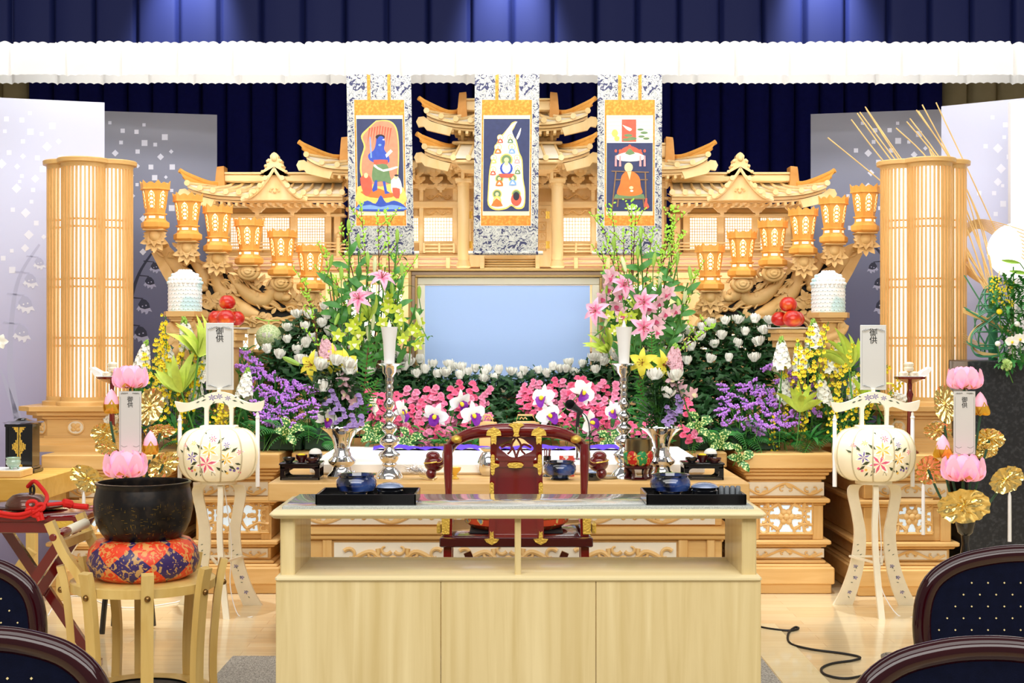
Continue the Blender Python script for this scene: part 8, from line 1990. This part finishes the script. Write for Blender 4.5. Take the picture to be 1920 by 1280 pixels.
# folding red table with bronze gong and red rope
Dg = 5.9; s = Dg/F
ft = thing('folding_table', 'dark red lacquer folding table with crossed legs, left of the bell bowl', 'table', (X(60, Dg), Dg+.18, 0)); zt2 = Z(962, Dg)
m = MB(); m.rb(X(-100, Dg), X(168, Dg), Dg-.1, Dg+.36, zt2-.026, zt2, .005); m.build('table_top', M['red'], ft, world=True)
m = MB(); m.rb(X(-90, Dg), X(158, Dg), Dg-.09, Dg-.06, zt2-.07, zt2-.02, .003); m.build('apron', M['red'], ft, world=True)
for k, (a, b, yy) in enumerate(((X(-60, Dg), X(140, Dg), -.04), (X(140, Dg), X(-60, Dg), 0.0), (X(-60, Dg), X(140, Dg), .30), (X(140, Dg), X(-60, Dg), .26))):
    m = MB(); m.bar((a, Dg+yy, zt2-.03), (b, Dg+yy, .02), .04, .028, (0, 1, 0)); m.build('crossed_leg', M['red'], ft, world=True)
m = MB(); 
for px in (-60, 140): m.rb(X(px, Dg)-.02, X(px, Dg)+.02, Dg-.07, Dg+.34, 0, .035, .004)
m.build('foot_rail', M['red'], ft, world=True, split=True)
m = MB(); m.prism([(X(112, Dg), zt2-.045), (X(112, Dg), zt2-.02), (X(150, Dg), zt2-.018), (X(154, Dg), zt2-.03), (X(150, Dg), zt2-.05)], Dg-.104, Dg-.09); m.build('gilt_plate', M['gold'], ft, world=True)
gp = thing('bronze_plate', 'round brown bronze plate on the red folding table', 'plate', (X(48, Dg+.1), Dg+.13, zt2+.001)); s = 6.0/F
M['brz'] = mat('brown_bronze', '#5E3426', .25, metal=.3, coat=.6, var=.2, vs_=10)
MB().lathe([(.001, .004), (.10, .004), (.155, .012), (.165, .018), (.165, .022), (.15, .018), (.1, .010), (.001, .01)], (0, 0, 0), 48).build('plate_body', M['brz'], gp)
gg = thing('bronze_hand_gong', 'domed brown bronze hand gong with a ring on the round plate', 'gong', (X(47, Dg+.1), Dg+.13, zt2+.012))
MB().lathe([(.088, 0), (.09, .008), (.082, .03), (.06, .05), (.03, .058), (.001, .06)], (0, 0, 0), 40).build('dome', M['brz'], gg)
MB().tube([(.02+.016*math.cos(a)*.5, .0, .072+.02*math.sin(a)) for a in [2*PI*k/16 for k in range(16)]], .006, 8, closed=True).build('ring', mat('dark_iron', '#33302E', .4, metal=.6), gg)
M['rope'] = mat('scarlet_cord', '#D4160E', .7)
def LP(px, py, D=Dg-.0): return P(px, py, D)
m = MB(); m.tube(sweep(8, [LP(52, 912, 6.0), LP(64, 902, 5.96), (LP(76, 912, 5.92)), LP(88, 930, 5.88), LP(84, 945, 5.8), LP(72, 955, 5.78), LP(60, 962, 5.78)]), .0085, 8)
for (ox, oy, r_) in ((60, 946, 9), (76, 950, 7), (66, 962, 7), (56, 958, 6)): m.tube([LP(ox, oy, 5.78)+Vector((r_*s*math.cos(a), .004*math.sin(2*a), r_*s*.8*math.sin(a))) for a in [2*PI*k/14 for k in range(14)]], .0075, 8, closed=True)
m.tube(sweep(6, [LP(60, 962, 5.78), LP(40, 970, 5.78), LP(15, 968, 5.78), LP(-20, 962, 5.78)]), .008, 8); m.tube(sweep(6, [LP(60, 958, 5.77), LP(36, 964, 5.77), LP(10, 962, 5.77), LP(-20, 955, 5.77)]), .008, 8); m.tube([LP(68, 962, 5.78), LP(74, 976, 5.78)], .009, 8); m.tube([LP(76, 960, 5.78), LP(80, 975, 5.78)], .009, 8)
m.tube(sweep(5, [LP(88, 946, 5.8), LP(110, 944, 5.82), LP(125, 943, 5.84), LP(140, 948, 5.86), LP(165, 950, 5.86)]), [.008]*8+[.018]*6+[.012]*7, 8)
tag(m.build('red_rope', M['rope']), 'scarlet knotted cord with tassel over the bronze hand gong', 'rope')
gk = thing('golden_wood_rack', 'low golden wooden slanted rack under the red folding table', 'rack', (X(30, 6.9), 6.9, 0)); m = MB(); m.bar((X(-40, 6.9), 6.9, .42), (X(75, 6.9), 6.9, .02), .05, .03, (0, 1, 0)); m.bar((X(-40, 6.95), 6.95, .02), (X(60, 6.95), 6.95, .4), .05, .03, (0, 1, 0)); m.build('crossed_slats', M['stand'], gk, world=True)
root = thing('white_orchid', 'white orchid flower just entering the left edge of view', 'flower', P(2, 640, 7.9)); m = MB(); star(m, 5, .045, .035, .2, .2); m.build('petals', M['petw'], root); MB().tube(sweep(4, [(0, .01, 0), (-.06, .02, -.1), (-.12, .03, -.4), (-.12, .03, EYE-P(2, 640, 7.9).z-1.42+.0)]), .003, 5).build('stem', M['stem'], root)

# ================================================================ RIGHT EDGE: STONE PLINTH, BAMBOO, GLOBE LAMP
Ds = 7.9; zp = Z(676, Ds)
M['stone'] = ramp_mat('black_polished_stone', [(0, '#1C1E22'), (.5, '#24262A'), (.7, '#3A3C40')], 60, 4, .25, const=False)
tag(MB().rb(X(1815, Ds), X(1815, Ds)+.72, Ds, Ds+.55, 0, zp, .006).build('stone_plinth', M['stone']), 'tall dark polished stone plinth at the right edge, under the bamboo basket', 'plinth')
gl = thing('globe_lamp', 'large glowing white globe lamp behind the bamboo at the right edge', 'lamp', (X(1905, 8.5), 8.5, zp-.9)); MB().ell((0, 0, Z(470, 8.5)-(zp-.9)), 52*8.5/F, None, None, 36, 24).build('globe', M['ltwhite2'], gl)
MB().tube([(0, 0, Z(520, 8.5)-(zp-.9)), (0, 0, -(zp-.9))], .02, 10).lathe([(.15, -(zp-.9)), (.15, -(zp-.9)+.02), (.02, -(zp-.9)+.03)], (0, 0, 0), 24).build('post', M['white'], gl)
M['bamg'] = mat('green_bamboo', '#3E8A64', .4, var=.15, vs_=8); M['bamy'] = mat('dry_bamboo_strip', '#E4BE7C', .5, var=.12, vs_=12)
bk = thing('bamboo_basket', 'green woven bamboo tube basket on the stone plinth', 'basket', (X(1862, 8.1), 8.1, zp)); s = 8.1/F; H = (675-520)*s
MB().lathe([(.024, 0), (.026, .003), (.025, H), (.02, H), (.019, .02)], (0, 0, 0), 20).build('bamboo_tube', M['bamg'], bk)
m = MB()
def bz(t, a): r_ = .03+.075*math.sin(PI*min(1, t*.8+.12)); return Vector((r_*math.cos(a), r_*math.sin(a), .03+(H*.8)*t))
for k in range(9):
    for sg in (-1, 1): m.tube([bz(t, sg*t*2.2+k*2*PI/9) for t in [i/12 for i in range(13)]], .0042, 5, flat=.5)
for t in (.15, .35, .55, .75, .92): m.tube([bz(t, a) for a in [2*PI*k/18 for k in range(18)]], .0042, 5, closed=True)
m.build('woven_hexagon_lattice', M['bamg'], bk)
root = thing('bamboo_loops', 'green and cream bamboo strips bent into loops around the woven basket', 'bamboo', P(1850, 672, 8.05)); m = MB()
for pl in ([(1808,516),(1835,560),(1862,600)], [(1808,576),(1850,600),(1900,630)], [(1880,575),(1850,600),(1820,625),(1825,660),(1850,665),(1875,662)], [(1830,590),(1850,580),(1870,585)], [(1812,640),(1835,650),(1860,650)]):
    for k in range(3): m.tube(sweep(6, [P(a+k*1.5, b+k*2, 8.02-.02*k) for a, b in pl]), .0055, 6, flat=.6)
m.build('green_strips', M['bamg'], root, world=True); m = MB()
for k in range(5):
    m.tube(sweep(6, [P(1895, 570+k, 8.0), P(1860, 592+k, 8.0), P(1832-k, 615, 8.0), P(1820-k, 640, 8.0), P(1835, 658+k, 8.0), P(1870, 664+k*1.5, 8.0)]), .003, 5); m.tube(sweep(6, [P(1806, 578+k*2, 8.0), P(1850, 596+k*2, 8.0), P(1900, 625+k*2, 8.0)]), .003, 5); m.tube(sweep(5, [P(1806, 625+k*4, 8.3), P(1830, 640+k*3, 8.3), P(1860, 648, 8.2)]), .003, 5)
m.build('cream_strips', M['bamy'], root, world=True)
fan = [(1596,224,1665,312),(1607,212,1680,312),(1612,210,1688,312),(1622,200,1700,312),(1624,204,1695,312),(1680,240,1745,305),(1700,228,1768,312),(1706,222,1772,312),(1718,206,1790,312),(1722,208,1800,330),(1729,196,1815,360),(1755,192,1870,440),(1742,275,1752,304),(1746,280,1756,304),(1552,258,1664,350)]
rr = random.Random(6)
for i, (a, b, c, d) in enumerate(fan):
    t = (560-b)/(d-b) if d != b else 1; ex, ey = a+(c-a)*min(t, 2.6)*.93, min(560, b+(d-b)*2.6); ex = 1862+rr.uniform(-12, 8)
    pts = sweep(5, [P(a, b, 8.75), P(c, d, 8.72), P((c+ex)/2+8, (d+548)/2-6, 8.6), P(ex, 548+rr.uniform(-5, 5), 8.2)])
    tag(MB().tube(pts, .004, 6).build('bamboo_stick', M['bamy']), 'thin dry bamboo stick fanning up behind the right column lamp', 'stick', 'thin bamboo sticks in the fan')
root = thing('bamboo_arcs', 'pale bamboo strips arching over the globe lamp', 'bamboo', P(1862, 560, 8.2)); m = MB()
for k in range(9):
    y = 408+k*4; m.tube(sweep(6, [P(1862, 545, 8.3), P(1800-k, 500-k*3, 8.6), P(1795, y+30, 8.72), P(1830, y+4-k*2, 8.7), P(1880, y+12, 8.5), P(1925, y+26+k*3, 8.3)]), .0035, 5)
for k in range(6): m.tube(sweep(5, [P(1864, 552, 8.2), P(1830-k*2, 520-k*4, 8.35), P(1805, 480-k*12, 8.6)]), .004, 5)
m.build('arched_strips', M['bamy'], root, world=True)
ik = thing('ikebana_foliage', 'leafy green branches with yellow tips in front of the globe lamp', 'leaves', P(1890, 640, 7.85)); m = MB(); g = MB(); y_ = MB()
for k in range(300):
    u = rr.random(); px = 1858+75*rr.random(); py = 525+165*rr.random()
    if px < 1880-(py-525)*.1 and py > 560 and rr.random() < .5: continue
    if px < 1878 and py > 600: px += 18
    a = rr.uniform(0, 6.28); m.leaf(P(px, py, 7.85+rr.uniform(-.1, .15)), (math.cos(a), -.5, math.sin(a)*.6+.3), UP, rr.uniform(.05, .09), .028, .4, 6, .13, lobed)
for k in range(90):
    px = 1856+45*rr.random(); py = 515+50*rr.random(); y_.ell(P(px, py+.3*(px-1856), 7.8), .006, .006, .006, 5, 4)
for (a, b) in ((1860, 520), (1870, 540), (1885, 515), (1900, 500), (1895, 560), (1880, 600), (1910, 620), (1875, 655), (1905, 680)): g.tube([P(1905, 690, 7.95), P(1900, 620, 7.95), P(a, b, 7.85)], .004, 5)
m.build('leaves', M['leafm'], ik, world=True, angle=60); y_.build('yellow_tips', M['pety'], ik, world=True); g.build('stems', M['stem'], ik, world=True)
for (px, py, lab) in ((1878, 488, 'upper'), (1893, 508, 'lower')):
    q = thing('green_bud', 'long pale green bud before the globe lamp, %s one' % lab, 'bud', P(px, py, 7.8)); m = MB(); m.leaf((0, 0, 0), (1, -.1, -.15), CAMD, .11, .022, .1, 6, .3); m.build('bud', M['budg'], q); MB().tube([(.1, 0, -.015), (.14, .02, -.06)], .003, 5).build('stalk', M['stem'], q)
for (px, py, lab) in ((1897, 640, 'left'), (1912, 635, 'right')):
    q = thing('moth_orchid', 'white moth orchid bloom at the right edge, %s of the pair' % lab, 'flower', P(px, py, 7.7)); m = MB(); star(m, 3, .032, .026, .1, .1, PI/2)
    for s_ in (-1, 1): m.leaf((0, -.002, 0), (s_, -.1, .1), CAMD, .04, .05, .1, 5, .1)
    m.build('petals', M['petw'], q, angle=60); MB().ell((0, -.01, -.004), .007, .008, .008, 8, 6).build('lip', M['lemon'], q); MB().tube([(0, 0, 0), (.02, .04, -.08)], .003, 5).build('stem', M['stem'], q)
q = put(carn, 'green_carnation', 'pale green carnation hanging over the stone plinth edge', 'flower', P(1886, 684, 7.75), (.3, -.5, 0), .85)
for c in kids(q):
    if c.name.startswith('ruffled'): c.data = c.data.copy(); c.data.materials[0] = mat('pale_green_petal', '#CFE89A', .6)
q = thing('yellow_button', 'small yellow button bloom before the green basket', 'flower', P(1874, 584, 7.8)); MB().ell((0, 0, 0), .017, .014, .016, 12, 8).build('petals', M['pety'], q); MB().tube([(0, .005, -.01), (.03, .05, -.12)], .003, 5).build('stem', M['stem'], q)
for (px, py, lab) in ((1871, 644, 'lower'), (1907, 607, 'upper')):
    q = thing('white_button', 'small round white bloom in the right edge arrangement, %s one' % lab, 'flower', P(px, py, 7.75)); MB().ell((0, 0, 0), .016, .014, .015, 12, 8).build('petals', M['petw'], q); MB().tube([(0, .005, -.01), (.03, .05, -.08)], .003, 5).build('stem', M['stem'], q)
for t in protos: drop_proto(t)
drop_hidden = [o for o in bpy.data.objects if o.parent is None and o.name.startswith('p_')]
for o in drop_hidden: bpy.data.objects.remove(o)
